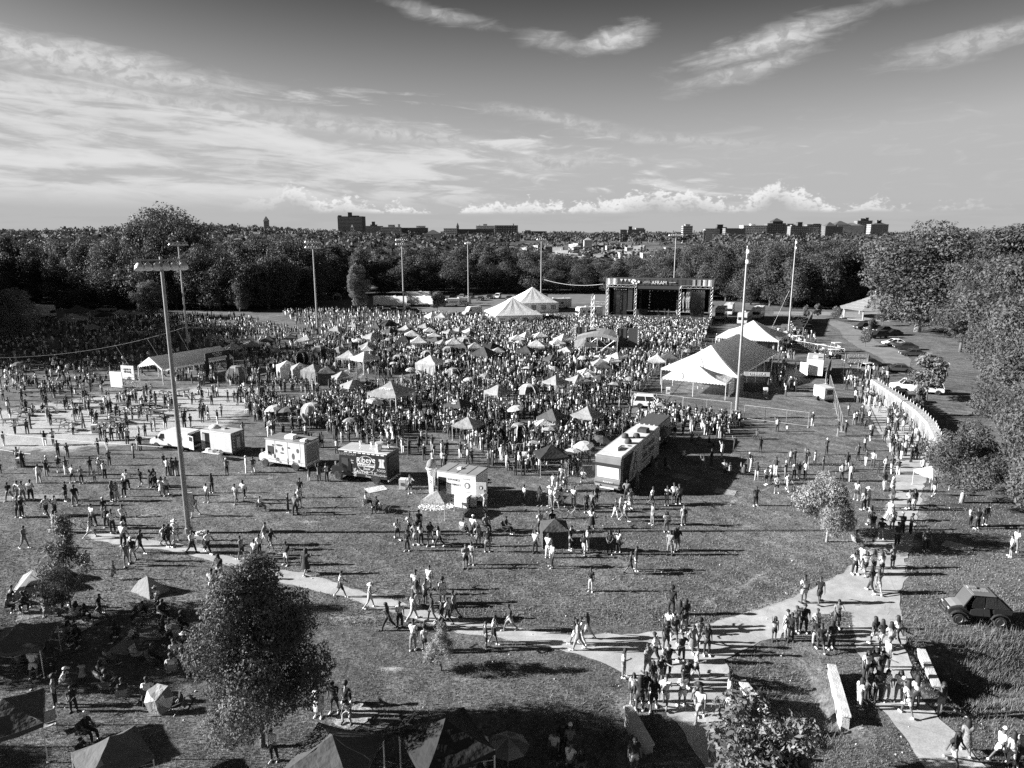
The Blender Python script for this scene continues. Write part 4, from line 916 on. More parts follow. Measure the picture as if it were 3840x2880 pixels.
# legs draped with white cloth on the smaller marquee
# entrance tent: open gable
a, c, ang, L = frame_from((518, 1371), (608, 1385), 2.5)
t = thing('entrance_tent', 'long white gabled entrance tent with scalloped edge and black arch sign', 'tent', (*a.xy, 0), ang)
W_, LN = L, 13.5
b = B(); n = 9
for (xa, za, xb, zb) in ((0, 2.5, W_ / 2, 4.2), (W_ / 2, 4.2, W_, 2.5)):
    P = []
    for i in range(n + 1):
        for j in range(4): u = j / 3; P.append((xa + (xb - xa) * u, LN * i / n, za + (zb - za) * u - .12 * math.sin(math.pi * u) * abs(math.sin(math.pi * i / 2))))
    b = B(); b.add(P, [(4 * i + j, 4 * i + 4 + j, 4 * i + 5 + j, 4 * i + 1 + j) for i in range(n) for j in range(3)]); obj('roof_slope', b, 'fabric', t, .72)
b = B()
for xx in (0, W_):
    for k in range(34):
        y0, y1 = LN * k / 34, LN * (k + 1) / 34; b.add([(xx, y0, 2.5), (xx, y1, 2.5), (xx, y1, 2.3), (xx, (y0 + y1) / 2, 2.15), (xx, y0, 2.3)], [(0, 1, 2, 3, 4)])
for xx, sgn in ((0, 1), (W_, -1)):
    for k in range(8):
        x0, x1 = xx + sgn * W_ / 2 * k / 8, xx + sgn * W_ / 2 * (k + 1) / 8; z0_, z1 = 2.5 + 1.7 * k / 8, 2.5 + 1.7 * (k + 1) / 8; b.add([(x0, 0, z0_), (x1, 0, z1), (x1, 0, z1 - .25), ((x0 + x1) / 2, 0, (z0_ + z1) / 2 - .4), (x0, 0, z0_ - .25)], [(0, 1, 2, 3, 4)])
obj('valance', b, 'fabric', t, .78)
for i in range(5):
    for xx in (0, W_): b = B(); b.tube((xx, LN * i / 4, 0), (xx, LN * i / 4, 2.5), .09 if i == 0 else .05); obj('leg', b, 'metal', t, .75)
b = B()
b.box((W_ + .25, 8.0, 1.6), (.25, .6, 3.2)); b.box((W_ + .25, 12.2, 1.6), (.25, .6, 3.2)); b.box((W_ + .25, 10.1, 3.5), (.25, 4.8, .9)); obj('arch_sign', b.mesh('arch_sign', .02), 'matte', t, .03)
letters('sign_lettering', 'BALTIMORE\nCOUNTS', .36, t, (W_ + .39, 10.1, 3.5), (R(90), 0, R(90)), .7, .01)
# display trailer panels beside it
for (px, py, w_, h_, lab, dots) in ((440, 1455, 2.3, 2.5, 'white blank display wall left of the entrance tent', False), (482, 1425, 2.5, 2.3, 'white display wall pinned with small pictures left of the entrance tent', True)):
    x, y = gp(px, py); t = thing('display_wall', lab, 'display wall', (x, y, 0), -.25)
    b = B(); b.box((0, 0, h_ / 2 + .1), (w_, .12, h_)); obj('panel', b.mesh('panel', .02), 'paint', t, .8)
    b = B(); b.box((-w_ / 2 + .1, .3, .5), (.08, .7, 1.0)); b.box((w_ / 2 - .1, .3, .5), (.08, .7, 1.0)); obj('stand', b, 'metal', t, .3)
    if dots:
        for k in range(6): b = B(); b.box((-.5 + (k % 3) * .5, -.08, 1.4 + (k // 3) * .42), (.3, .04, .28)); obj('picture', b, 'matte', t, .06 + .1 * (k % 2))
# shelter with shingled hip roof
x, y = gp(3275, 1192); t = thing('park_shelter', 'octagonal park shelter with steep shingled roof and finial among oaks', 'shelter', (x, y, 0), 0)
for k in range(8):
    a0, a1 = 2 * math.pi * k / 8, 2 * math.pi * (k + 1) / 8; b = B()
    for j in range(7):
        u0, u1 = j / 7, (j + 1) / 7; r0, r1 = 9.4 * (1 - u0) ** 1.18 + .1, 9.4 * (1 - u1) ** 1.18 + .1; z0_, z1 = 2.7 + 4.1 * u0, 2.7 + 4.1 * u1
        b.add([(math.cos(a0) * r0, math.sin(a0) * r0, z0_ + .07), (math.cos(a1) * r0, math.sin(a1) * r0, z0_ + .07), (math.cos(a1) * r1, math.sin(a1) * r1, z1), (math.cos(a0) * r1, math.sin(a0) * r1, z1), (math.cos(a0) * r0, math.sin(a0) * r0, z0_), (math.cos(a1) * r0, math.sin(a1) * r0, z0_)], [(0, 1, 2, 3), (4, 5, 1, 0)])
    obj('roof_facet', b, 'roof', t, .19)
    b = B(); b.tube((math.cos(a0) * 8.3, math.sin(a0) * 8.3, 0), (math.cos(a0) * 8.3, math.sin(a0) * 8.3, 2.95), .22, .18, 8); obj('column', b, 'concrete', t, .3)
b = B(); b.lathe([(.35, 6.6), (.2, 7.1), (.3, 7.3), (.05, 8.1)], 8); obj('finial', b, 'metal', t, .25)
b = B(); b.lathe([(9.2, 0), (9.2, .15)], 16); obj('floor', b, 'concrete', t, .25)
# ================================================================ VEHICLES
def hexa(b, bot, top):
    """bot / top: (x0,x1,y0,y1,z)"""
    P = []
    for x0, x1, y0, y1, z in (bot, top): P += [(x0, y0, z), (x1, y0, z), (x1, y1, z), (x0, y1, z)]
    return b.add(P, [(0, 3, 2, 1), (4, 5, 6, 7), (0, 1, 5, 4), (1, 2, 6, 5), (2, 3, 7, 6), (3, 0, 4, 7)])
_wheel = {}
def wheel(parent, x, y, r, w=.22, rim=.45):
    if (r, w) not in _wheel:
        b = B(); b.lathe([(r * .55, -w / 2), (r * .93, -w / 2), (r, -w / 2 + .04), (r, w / 2 - .04), (r * .93, w / 2), (r * .55, w / 2)], 16); t_ = b.mesh('tyre', smoothed=False)
        b = B(); b.lathe([(.04, -w / 2 + .02), (r * .28, -w / 2 + .03), (r * .5, -w / 2 + .05), (r * .58, -w / 2 - .01), (r * .58, w / 2 + .01), (r * .5, w / 2 - .05), (r * .28, w / 2 - .03), (.04, w / 2 - .02)], 14); r_ = b.mesh('rim')
        _wheel[(r, w)] = (t_, r_)
    t_, r_ = _wheel[(r, w)]
    o = obj('wheel', t_, 'rubber', parent, .02, (x, y, r)); o.rotation_euler = (R(90), 0, 0)
    obj('rim', r_, 'metal', o, rim)
    return o
CAR = {}
def car_meshes(kind):
    L, Hh = {'sedan': (4.6, 1.45), 'suv': (4.7, 1.78), 'pickup': (5.6, 1.85)}[kind]; W = 1.84
    b = B(); z = {'sedan': .92, 'suv': 1.05, 'pickup': 1.1}[kind]
    prof_ = [(-L / 2, .38), (-L / 2 - .02, .62), (-L / 2 + .1, z - .22), (-L * .22, z), (L * .40, z), (L / 2 - .05, z - .08), (L / 2, .6), (L / 2 - .05, .38)]
    b.prism(prof_, -W / 2, W / 2); body = b.mesh('body', .05)
    ends = {'sedan': (-.24, .40, -.06, .24), 'suv': (-.22, .485, -.08, .42), 'pickup': (-.2, .12, -.08, .08)}[kind]
    b = B(); hexa(b, (ends[0] * L, ends[1] * L, -W * .47, W * .47, z - .02), (ends[2] * L, ends[3] * L, -W * .39, W * .39, Hh - .05)); cab = b.mesh('windows', .02)
    b = B(); hexa(b, (ends[2] * L - .06, ends[3] * L + .06, -W * .40, W * .40, Hh - .07), (ends[2] * L + .08, ends[3] * L - .08, -W * .36, W * .36, Hh))
    for u, v_ in ((ends[0], ends[2]), (ends[1], ends[3]), ((ends[0] + ends[1]) / 2, (ends[2] + ends[3]) / 2)):
        for s_ in (-1, 1): b.tube((u * L, s_ * W * .475, z - .03), (v_ * L, s_ * W * .395, Hh - .06), .05, .05, 4)
    roof = b.mesh('roof')
    b = B(); b.box((-L / 2 + .03, .6, z - .3), (.1, .36, .14)); b.box((-L / 2 + .03, -.6, z - .3), (.1, .36, .14)); lamp = b.mesh('headlight')
    bed = None
    if kind == 'pickup': b = B(); b.box((L * .30, 0, z + .01), (L * .33, W * .8, .04)); bed = b.mesh('cargo_bed')
    return L, W, body, cab, roof, lamp, bed
def car(kind, x, y, rz, color, label, group=None, name='parked_car', cat='car'):
    if kind not in CAR: CAR[kind] = car_meshes(kind)
    L, W, body, cab, roof, lamp, bed = CAR[kind]
    t = thing(name, label, cat, (x, y, 0), rz, group)
    obj('body', body, 'paint', t, color); obj('window', cab, 'glass', t, .015); obj('roof', roof, 'paint', t, color); obj('headlight', lamp, 'glass', t, .6)
    if bed: obj('cargo_bed', bed, 'matte', t, .02)
    for sx_ in (-.31, .31):
        for sy_ in (-1, 1): wheel(t, sx_ * L, sy_ * (W / 2 - .06), .34 if kind == 'sedan' else .38)
    return t
def toward(px, py, rz, **k): return gp(px, py)
CARS = [('suv', 2440, 1528, 2.9, .75, 'white SUV parked inside the fence beside the long marquee'),
        ('suv', 3335, 1505, -.35, .015, 'black SUV parked on the grass behind the toilet row'),
        ('suv', 3400, 1462, -.3, .78, 'white SUV parked under the young spreading tree'),
        ('suv', 3470, 1475, -.3, .75, 'second white SUV half hidden by the young spreading tree'),
        ('sedan', 3352, 1295, -.1, .78, 'white saloon car on the verge beside the road bend'),
        ('sedan', 3395, 1310, -.25, .03, 'black saloon car next to the white saloon by the road'),
        ('sedan', 3420, 1335, -.2, .05, 'dark saloon car parked under the grove edge by the road'),
        ('suv', 3290, 1268, .2, .03, 'black SUV parked beside the little street tree'),
        ('sedan', 3310, 1245, .25, .05, 'dark saloon parked on the grass before the oak trunk'),
        ('sedan', 3345, 1258, .15, .02, 'black saloon parked close beside the great oak'),
        ('sedan', 3275, 1238, .2, .12, 'grey saloon in the back row on the verge before the oak'),
        ('suv', 3235, 1235, .3, .03, 'black SUV nearest the white kiosk on the curved road'),
        ('sedan', 3250, 1372, -.15, .03, 'black saloon parked behind the music banner'),
        ('suv', 3210, 1365, -.1, .05, 'dark SUV parked behind the music banner by the carts'),
        ('sedan', 3365, 1395, -.3, .06, 'dark saloon by the roadside at the gate queue'),
        ('pickup', 400, 1168, .05, .3, 'silver pickup truck parked behind the vendor canopies')]
for k, px, py, rz, c_, lab in CARS:
    x, y = gp(px, py); car(k, x, y, rz, c_, lab, name='pickup_truck' if k == 'pickup' else 'parked_car', cat='pickup' if k == 'pickup' else 'car')
for i in range(7):
    x, y = gp(2990 + i * 4, 1208 + i * 7); car(['sedan', 'suv'][i % 2], x, y, .1, [.02, .04, .03, .02, .06, .03, .1][i], 'dark car in the row parked behind the black screened fence', 'cars in the row by the screened fence')
for i in range(11):
    x, y = gp(1700 + i * 34 + rnd.uniform(-5, 5), 1124 + rnd.uniform(-6, 6)); car(rnd.choice(['sedan', 'suv']), x, y, 1.4 + rnd.uniform(-.2, .2), rnd.choice([.03, .75, .3, .05, .02, .5]), 'car parked in the far lot before the tree belt', 'cars in the far parking lot')
for i in range(9):
    x, y = gp(330 + i * 30 + rnd.uniform(-6, 6), 1132 + rnd.uniform(-8, 8)); car(rnd.choice(['sedan', 'suv']), x, y, rnd.uniform(-.3, .3), rnd.choice([.03, .3, .7, .05, .02]), 'car parked in tree shade behind the silver pickup', 'cars in the shade behind the pickup')
for i in range(6):
    x, y = gp(1420 + i * 26, 1168 + (i % 2) * 5); car('sedan', x, y, .1, rnd.choice([.03, .05, .1, .04]), 'dark car in the row before the white tour buses', 'cars before the tour buses')

def box_body(b, L, W, z0, z1, x0=0.0):
    hexa(b, (x0, x0 + L, 0, W, z0), (x0, x0 + L, 0, W, z1))
def step_van(pa, pb, L, W, Hh, label, name, side, roofc, trim):
    """food truck: near long side runs from ground pixel pa (front wheel) to pb (rear corner)"""
    a, c = Vector((*gp(*pa), 0)), Vector((*gp(*pb), 0)); d = (c - a).normalized(); ang = math.atan2(d.y, d.x)
    o = c - d * L; t = thing(name, label, 'food truck', o, ang)          # x along the side, y away from camera
    b = B(); hexa(b, (1.25, L, 0, W, .55), (1.25, L, 0, W, Hh)); obj('body', b.mesh('body', .06), 'paint', t, side)
    b = B(); hexa(b, (1.0, L + .03, -.05, W + .05, Hh - .02), (1.1, L - .02, .04, W - .04, Hh + .07)); obj('roof', b, 'paint', t, roofc)
    b = B(); b.prism([(.0, .5), (.0, 1.15), (.2, 1.35), (1.0, 1.5), (1.3, 1.5), (1.3, .5)], .12, W - .12); obj('hood', b.mesh('hood', .05), 'paint', t, side)
    b = B(); b.prism([(.98, 1.5), (1.14, Hh - .02), (1.3, Hh - .02), (1.3, 1.5)], .04, W - .04); obj('cab', b.mesh('cab', .02), 'paint', t, side)
    b = B(); b.prism([(.96, 1.62), (1.10, Hh - .35), (1.12, Hh - .35), (1.0, 1.62)], .2, W - .2); obj('windscreen', b, 'glass', t, .02)
    b = B(); b.box((1.75, -.02, 1.95), (.75, .04, .85)); obj('cab_window', b.mesh('cab_window', .01), 'glass', t, .06)
    b = B(); b.box((-.08, W / 2, .55), (.16, W, .22)); b.box((L + .06, W / 2, .5), (.14, W, .18)); obj('bumper', b.mesh('bumper', .02), 'metal', t, trim)
    for yy in (.3, W - .3):
        b = B(); b.tube((-.02, yy, .95), (.03, yy, .95), .14, .14, 12); obj('headlight', b, 'glass', t, .6)
    for k in range(3): b = B(); b.box((2.35 + k * (L - 2.6) / 2.2, -.006, (Hh + .6) / 2), (.025, .012, Hh - .75)); obj('panel_seam', b, 'matte', t, .12 if side > .3 else .05)
    b = B(); b.box(((L + 1.3) / 2, -.012, .95), (L - 1.4, .02, .05)); obj('rub_rail', b, 'metal', t, .45)
    b = B(); b.tube((1.1, -.12, 1.5), (.9, -.3, 1.75), .03); b.box((.88, -.32, 1.85), (.1, .16, .34)); obj('mirror', b, 'metal', t, trim)
    for xx in (.9, L - 1.3):
        for yy in (.1, W - .1): wheel(t, xx, yy, .40, .24, .5)
        b = B(); P = []
        for k in range(9):
            q_ = math.pi * k / 8; P += [(xx + math.cos(q_) * .50, -.025, .42 + math.sin(q_) * .50), (xx + math.cos(q_) * .42, -.028, .42 + math.sin(q_) * .42)]
        b.add(P, [(2 * k, 2 * k + 2, 2 * k + 3, 2 * k + 1) for k in range(8)]); obj('wheel_arch', b, 'matte', t, .03)
    return t
# ice cream truck
t = step_van((1013, 1752), (1148, 1773), 6.1, 2.35, 3.05, 'white ice cream truck covered in printed sweets with shaded back', 'ice_cream_truck', .55, .2, .2)
b = B(); b.box((3.6, 1.1, 3.28), (1.2, .95, .36), 0, .85); obj('air_conditioner', b.mesh('air_conditioner', .05), 'paint', t, .8)
b = B(); b.box((5.5, .75, 3.2), (.7, .7, .2), 0, .8); obj('roof_vent', b.mesh('roof_vent', .03), 'paint', t, .7)
b = B()
for (xx, zz, w_, h_) in ((2.9, 2.55, .9, .22), (3.3, 2.2, .25, .4), (3.2, 1.75, .5, .18), (5.2, 2.2, .34, .5), (4.6, 1.55, .36, .7), (2.6, 1.0, .4, .42), (2.2, 1.3, .22, .5), (3.9, .95, .18, .7), (2.9, .75, .36, .16), (4.6, .95, .24, .26), (2.1, 2.5, .3, .2), (5.3, 1.1, .2, .4), (4.1, 2.4, .4, .2), (2.5, 1.9, .22, .4)):
    b.lathe([(.5, -.01), (.36, 0.0)], 9, (0, 0, 0)); n_ = 18
    for i in range(len(b.v) - n_, len(b.v)): v_ = b.v[i]; b.v[i] = (xx + v_[0] * w_, -.012 + v_[2] * .3, zz + v_[1] * h_)
obj('printed_picture', b, 'matte', t, .07)
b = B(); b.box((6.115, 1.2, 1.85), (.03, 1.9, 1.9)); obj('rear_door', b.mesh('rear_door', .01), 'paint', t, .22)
# ribeye truck
t = step_van((1285, 1801), (1455, 1823), 6.4, 2.45, 3.15, 'black cheesesteak food truck with white lettering and pale roof', 'food_truck', .022, .42, .5)
ry = (R(90), 0, 0)
def on_side(txt, size, x, z, col=.78, rot=0.0, **k):
    o = letters('lettering', txt, size, t, (x, -.02, z), (R(90), -rot, 0), col, .004, **k); return o
on_side('Ribeye', .78, 4.05, 2.35, shear=.15, rot=R(6)); on_side('PHILADELPHIA', .27, 4.1, 1.85, .03, rot=R(5)); on_side('Steak', .36, 4.15, 1.5, shear=.2)
b = B(); b.box((4.1, -.012, 1.85), (1.85, .008, .32), 0); o = obj('name_band', b, 'matte', t, .6); o.rotation_euler = (0, 0, 0)
on_side('LEGENDARY', .34, 2.1, 2.78, .30); on_side('FT', .4, 2.6, 2.1, .7, rot=R(90)); on_side('100%', .42, 2.85, 1.0, .78, rot=R(90)); on_side('AUTHE', .42, 3.65, 1.12); on_side('T IC', .34, 4.95, 1.1); on_side('FOOD', .34, 5.75, 1.45, .55); on_side('LOVE', .36, 5.75, .98, .40); on_side('Fries', .3, 4.3, .72, .6)
b = B(); b.prism([(5.45, 1.75), (6.15, 1.75), (6.05, 2.0), (6.0, 2.35), (6.1, 2.4), (6.1, 2.62), (5.5, 2.62), (5.5, 2.4), (5.6, 2.35), (5.55, 2.0)], -.012, -.004); obj('bell_emblem', b, 'matte', t, .5)
b = B(); P = []
for k in range(25): q_ = 2 * math.pi * k / 24; P += [(4.1 + math.cos(q_) * 1.0, -.008, 1.95 + math.sin(q_) * .85), (4.1 + math.cos(q_) * .94, -.008, 1.95 + math.sin(q_) * .79)]
b.add(P, [(2 * k, 2 * k + 2, 2 * k + 3, 2 * k + 1) for k in range(24)]); obj('round_emblem', b, 'matte', t, .4)
for k in range(9): b = B(); b.box((1.9 + k * .5, -.012, 3.02), (.36, .01, .09)); obj('marker_light', b, 'paint', t, .8)
b = B(); b.lathe([(.28, 0), (.28, .12), (.2, .16), (.34, .42), (.4, .42), (.4, .72), (.3, .72)], 12, (4.9, 1.25, 3.2)); obj('exhaust_fan', b, 'metal', t, .75)
b = B(); b.lathe([(.3, 0), (.22, .2), (.2, .55), (.3, .62), (.26, .8)], 10, (5.2, .55, 3.2)); obj('exhaust_fan', b, 'metal', t, .6)
for xx, yy in ((2.3, 2.1), (3.5, 2.2), (5.6, 1.9)): b = B(); b.lathe([(.1, 0), (.1, .2), (.16, .22), (.14, .34)], 8, (xx, yy, 3.2)); obj('roof_vent', b, 'metal', t, .7)
b = B(); b.box((6.42, 1.2, 1.7), (.03, 1.9, 2.2)); obj('rear_door', b.mesh('rear_door', .01), 'paint', t, .02)
b = B(); b.box((2.0, -.02, 1.35), (.9, .03, 1.5)); obj('side_door', b.mesh('side_door', .01), 'glass', t, .012)
# dark truck parked nose to tail with the coach
t = step_van((2463, 1712), (2533, 1745), 6.5, 2.5, 3.05, 'dark food truck with ribbed roof parked behind the medical coach', 'food_truck', .035, .045, .3)
t.location = (*gp(2452, 1712), 0); t.rotation_euler = (0, 0, R(63))
for k in range(12): b = B(); b.box((1.6 + k * .42, 1.25, 3.15), (.1, 2.4, .06)); obj('roof_rib', b, 'paint', t, .07)
for k in range(4): b = B(); b.tube((1.1, .4 + k * .55, 3.12), (1.1, .4 + k * .55, 3.24), .08); obj('marker_light', b, 'paint', t, .8)

def trailer(pa, pb, W, Hh, label, name, side, roofc, zf=.5, door=None):
    a, c = Vector((*gp(*pa), 0)), Vector((*gp(*pb), 0)); d = c - a; L = d.length; ang = math.atan2(d.y, d.x)
    t = thing(name, label, 'food trailer', a, ang)
    b = B(); hexa(b, (0, L, 0, W, zf), (0, L, 0, W, Hh)); obj('body', b.mesh('body', .03), 'paint', t, side)
    b = B(); hexa(b, (-.04, L + .04, -.04, W + .04, Hh - .02), (.02, L - .02, .03, W - .03, Hh + .05)); obj('roof', b, 'paint', t, roofc)
    for xx in (L * .45, L * .45 + .75):
        for yy in (.05, W - .05): wheel(t, xx, yy, .32, .2)
    b = B(); b.tube((-.05, W * .25, .5), (-1.1, W / 2, .48), .05); b.tube((-.05, W * .75, .5), (-1.1, W / 2, .48), .05); b.tube((-1.0, W / 2, 0), (-1.0, W / 2, .75), .04); obj('tow_hitch', b, 'metal', t, .1)
    b = B(); hexa(b, (0, L, .05, W - .05, zf - .14), (0, L, .05, W - .05, zf)); obj('chassis', b, 'matte', t, .03)
    return t, L
# shaved ice trailer
t, L = trailer((1640, 1872), (1786, 1896), 2.5, 2.75, 'white shaved ice trailer with open doors and printed snowball signs', 'shaved_ice_trailer', .56, .26, .42)
for k in range(3): b = B(); b.box((L * (k + 1) / 4, 1.25, 2.81), (.05, 2.4, .03)); obj('roof_seam', b, 'matte', t, .14)
b = B(); b.box((L * .45, 1.2, 2.88), (.5, .5, .16), 0, .6); obj('roof_vent', b.mesh('roof_vent', .02), 'paint', t, .75)
b = B(); b.box((.55, -.006, 1.35), (.8, .03, 1.75)); obj('door_opening', b, 'glass', t, .012)
b = B(); b.box((-.42, -.32, 1.42), (1.05, .05, 1.75), -.65); d_ = obj('open_door', b.mesh('open_door', .01), 'paint', t, .36)
letters('door_lettering', 'SUGAR\nBAR', .2, d_, (-.42, -.39, 1.75), (R(90), 0, -.65), .05, .004)
b = B(); b.box((L + .45, .1, 1.35), (.95, .05, 1.75), .25); d_ = obj('open_door', b.mesh('open_door', .01), 'paint', t, .62)
letters('door_lettering', 'ICE', .34, d_, (L + .3, -.0, .85), (R(90), R(-25), .25), .03, .004)
def snow_emblem(parent, x, y, z, s, rz=0.0):
    b = B(); b.lathe([(.30 * s, 0), (.24 * s, .01)], 16); o = obj('snowball_emblem', b, 'matte', parent, .12, (x, y, z)); o.rotation_euler = (R(90), 0, rz)
    b = B(); b.prism([(-.14 * s, .04 * s), (-.08 * s, -.2 * s), (.08 * s, -.2 * s), (.14 * s, .04 * s), (.08 * s, .16 * s), (-.08 * s, .16 * s)], 0, .004); m_ = obj('cup_mark', b, 'matte', parent, .8, (x, y - .022, z)); m_.rotation_euler = (0, 0, rz)
snow_emblem(t, L * .78, -.012, 1.75, 1.0); snow_emblem(d_, L + .5, -.02, 1.75, .7, .25)
letters('lettering', 'SHAVED', .27, t, (L * .40, -.012, 2.12), ry, .16, .004); letters('lettering', 'ICE', .27, t, (L * .545, -.012, 2.12), ry, .03, .004)
letters('lettering', 'SNOW', .27, t, (L * .37, -.012, 1.68), ry, .16, .004); letters('lettering', 'BALLS', .27, t, (L * .52, -.012, 1.68), ry, .06, .004)
letters('lettering', 'Mobile', .15, t, (L * .8, -.012, 1.15), ry, .5, .004, shear=.2); letters('lettering', 'Snowballs', .18, t, (L * .76, -.012, 2.35), ry, .4, .004, shear=.2)
b = B(); b.box((L * .98, 1.25, 1.5), (.12, 1.6, 1.9)); obj('rear_opening', b, 'glass', t, .015)
# stacked boxes and tarp in front
x, y = gp(1735, 1898); t = thing('service_counter', 'white folding service counter in front of the shaved ice trailer', 'counter', (x, y, 0), -.43)
b = B(); b.box((0, 0, .5), (1.25, .8, 1.0)); obj('body', b.mesh('body', .02), 'paint', t, .75); b = B(); b.box((.0, 0, 1.03), (1.35, .9, .06)); obj('top', b.mesh('top', .01), 'paint', t, .55); b = B(); b.box((.95, .25, .55), (.6, .5, .9), .4, .85); obj('side_flap', b.mesh('side_flap', .01), 'fabric', t, .5)
# inflatable cone
x, y = gp(1620, 1832); t = thing('inflatable_cone', 'tall inflatable snow cone column behind the shaved ice trailer', 'inflatable', (x, y, 0), 0, None, .66)
b = B(); b.lathe([(.42, 0), (.46, .5), (.50, 1.6), (.62, 2.6), (.72, 3.0)], 18); obj('cone_body', b.mesh('cone_body', smoothed=True), 'fabric', t, .7)
b = B(); b.lathe([(.80, 2.95), (.84, 3.15), (.78, 3.3)], 18); obj('rim', b.mesh('rim', smoothed=True), 'fabric', t, .75)
b = B(); b.lathe([(.74, 3.25), (.72, 3.7), (.55, 4.15), (.3, 4.4), (.02, 4.48)], 18); obj('snow_dome', b.mesh('snow_dome', smoothed=True), 'fabric', t, .28)
# halal trailer
t, L = trailer((758, 1697), (872, 1714), 2.0, 2.6, 'white gyro trailer with dark printed end panel and side counter', 'gyro_trailer', .5, .4, .45)
b = B(); b.box((.75, -.01, 1.5), (.95, .03, 1.75)); obj('side_opening', b, 'glass', t, .012)
b = B(); b.box((.42, -.025, 1.45), (.42, .02, 1.6)); obj('half_door', b, 'paint', t, .3)
b = B(); b.box((L + .012, 1.0, 1.5), (.03, 1.9, 2.1)); e_ = obj('end_panel', b.mesh('end_panel', .01), 'paint', t, .09)
for k, c_ in enumerate('HALAL'): letters('lettering', c_, .34, e_, (L + .035, .3, 2.05 - k * .33), (R(90), 0, R(90)), .7, .004)
for k, c_ in enumerate('GYRO'): letters('lettering', c_, .34, e_, (L + .035, 1.72, 2.3 - k * .33), (R(90), 0, R(90)), .7, .004)
b = B(); b.box((L + .03, 1.0, 2.45), (.02, 1.7, .05)); b.box((L + .03, 1.0, 2.35), (.02, 1.7, .05)); b.box((L + .03, 1.0, 1.4), (.02, .5, 1.2)); obj('printed_stripe', b, 'matte', e_, .35)
b = B(); b.lathe([(.5, 0), (.55, .1), (.35, .28), (.05, .36)], 12, (.9, 1.2, 2.64), 1.2, 1); obj('roof_dome', b.mesh('roof_dome', smoothed=True), 'paint', t, .6)
b = B(); b.box((2.2, 1.3, 2.72), (.5, .4, .14)); obj('roof_vent', b, 'paint', t, .3)
x, y = gp(800, 1722); t = thing('serving_table', 'folding table loaded with boxes beside the gyro trailer', 'table', (x, y, 0), -.35)
b = B(); b.box((0, 0, .78), (2.3, .85, .05)); obj('top', b.mesh('top', .01), 'paint', t, .6)
for xx in (-1, 1):
    for yy in (-.35, .35): b = B(); b.tube((xx, yy, 0), (xx, yy, .76), .03); obj('leg', b, 'metal', t, .3)
for i, (xx, w_, h_, v) in enumerate(((-.6, .4, .35, .7), (-.1, .5, .25, .4), (.45, .4, .3, .2), (.8, .3, .2, .65))):
    X = Vector((x, y, 0)) + Matrix.Rotation(-.35, 3, 'Z') @ Vector((xx, 0, .805)); b = B(); b.box((0, 0, h_ / 2), (w_, .4, h_), 0, .95); obj('supply_box', b.mesh('supply_box', .015), 'matte', None, v, X, -.35 + .1 * i, label=['white supply box on the gyro table', 'pale flat supply box on the gyro table', 'dark supply box on the gyro table', 'small pale supply box at the end of the gyro table'][i], cat='box')
# white cargo van
a, c = Vector((*gp(572, 1680), 0)), Vector((*gp(712, 1697), 0)); d = (c - a).normalized(); ang = math.atan2(d.y, d.x)
t = thing('cargo_van', 'white panel van with open rear door parked before the gyro trailer', 'van', c - d * 5.6, ang)
def van_parts(t, col=.6, L=5.6, W=2.0, Hh=2.15, door=True):
    b = B(); b.prism([(0, .45), (-.03, .8), (.12, 1.05), (1.0, 1.28), (1.65, Hh - .12), (1.95, Hh), (L - .1, Hh), (L, Hh - .1), (L, .45)], 0, W); obj('body', b.mesh('body', .09), 'paint', t, col)
    b = B(); b.prism([(1.08, 1.33), (1.62, Hh - .2), (1.66, Hh - .2), (1.16, 1.33)], .2, W - .2); obj('windscreen', b, 'glass', t, .02)
    b = B(); b.prism([(1.3, 1.28), (1.75, 1.85), (2.2, 1.85), (2.2, 1.28)], -.015, .03); obj('cab_window', b, 'glass', t, .015)
    b = B(); b.box((-.05, W / 2, .55), (.14, W * .96, .22)); b.box((L + .05, W / 2, .5), (.12, W * .9, .18)); obj('bumper', b.mesh('bumper', .02), 'matte', t, .25)
    b = B(); b.box((.05, .3, .9), (.1, .34, .16)); obj('headlight', b, 'glass', t, .6); b = B(); b.box((.05, W - .3, .9), (.1, .34, .16)); obj('headlight', b, 'glass', t, .6)
    b = B(); b.box((1.25, -.16, 1.4), (.14, .2, .26)); obj('mirror', b, 'matte', t, .03)
    for xx in (.95, L - 1.15):
        for yy in (.06, W - .06): wheel(t, xx, yy, .37, .24, .6)
    if door:
        b = B(); b.box((L + .012, W * .5, 1.25), (.03, W * .86, 1.5)); obj('rear_opening', b, 'glass', t, .015)
        b = B(); b.box((L + .42, -.12, 1.2), (.92, .05, 1.55), -.25); o = obj('rear_door', b.mesh('rear_door', .02), 'paint', t, col * .85); b = B(); b.box((L + .42, -.155, 1.62), (.6, .02, .5), -.25); obj('door_window', b, 'glass', o, .03)
van_parts(t)
b = B(); b.lathe([(.34, -.004), (.30, 0)], 16); o = obj('round_emblem', b, 'matte', t, .3, (4.4, -.01, 1.5)); o.rotation_euler = (R(90), 0, 0)
x, y = gp(1745, 1186); t = thing('delivery_van', 'white high-roofed van by the camera crane at the field edge', 'van', (x, y, 0), .6); van_parts(t, .6, 5.8, 2.0, 2.6, False)
for i, (px, py, lab) in enumerate(((1655, 1152, 'white ambulance parked on the lot behind the low bushy tree'), (1705, 1150, 'pale ambulance with dark stripe beside the white ambulance'))):
    x, y = gp(px, py); t = thing('ambulance', lab, 'ambulance', (x, y, 0), .2 + i * .3); van_parts(t, .72 - .3 * i, 6, 2.1, 2.7, False)
    b = B(); b.box((4.0, -.02, 1.6), (2.6, .02, .3)); obj('side_stripe', b, 'paint', t, .08); b = B(); b.box((1.9, 1.0, 2.78), (.3, 1.4, .14)); obj('light_bar', b.mesh('light_bar', .02), 'glass', t, .5)

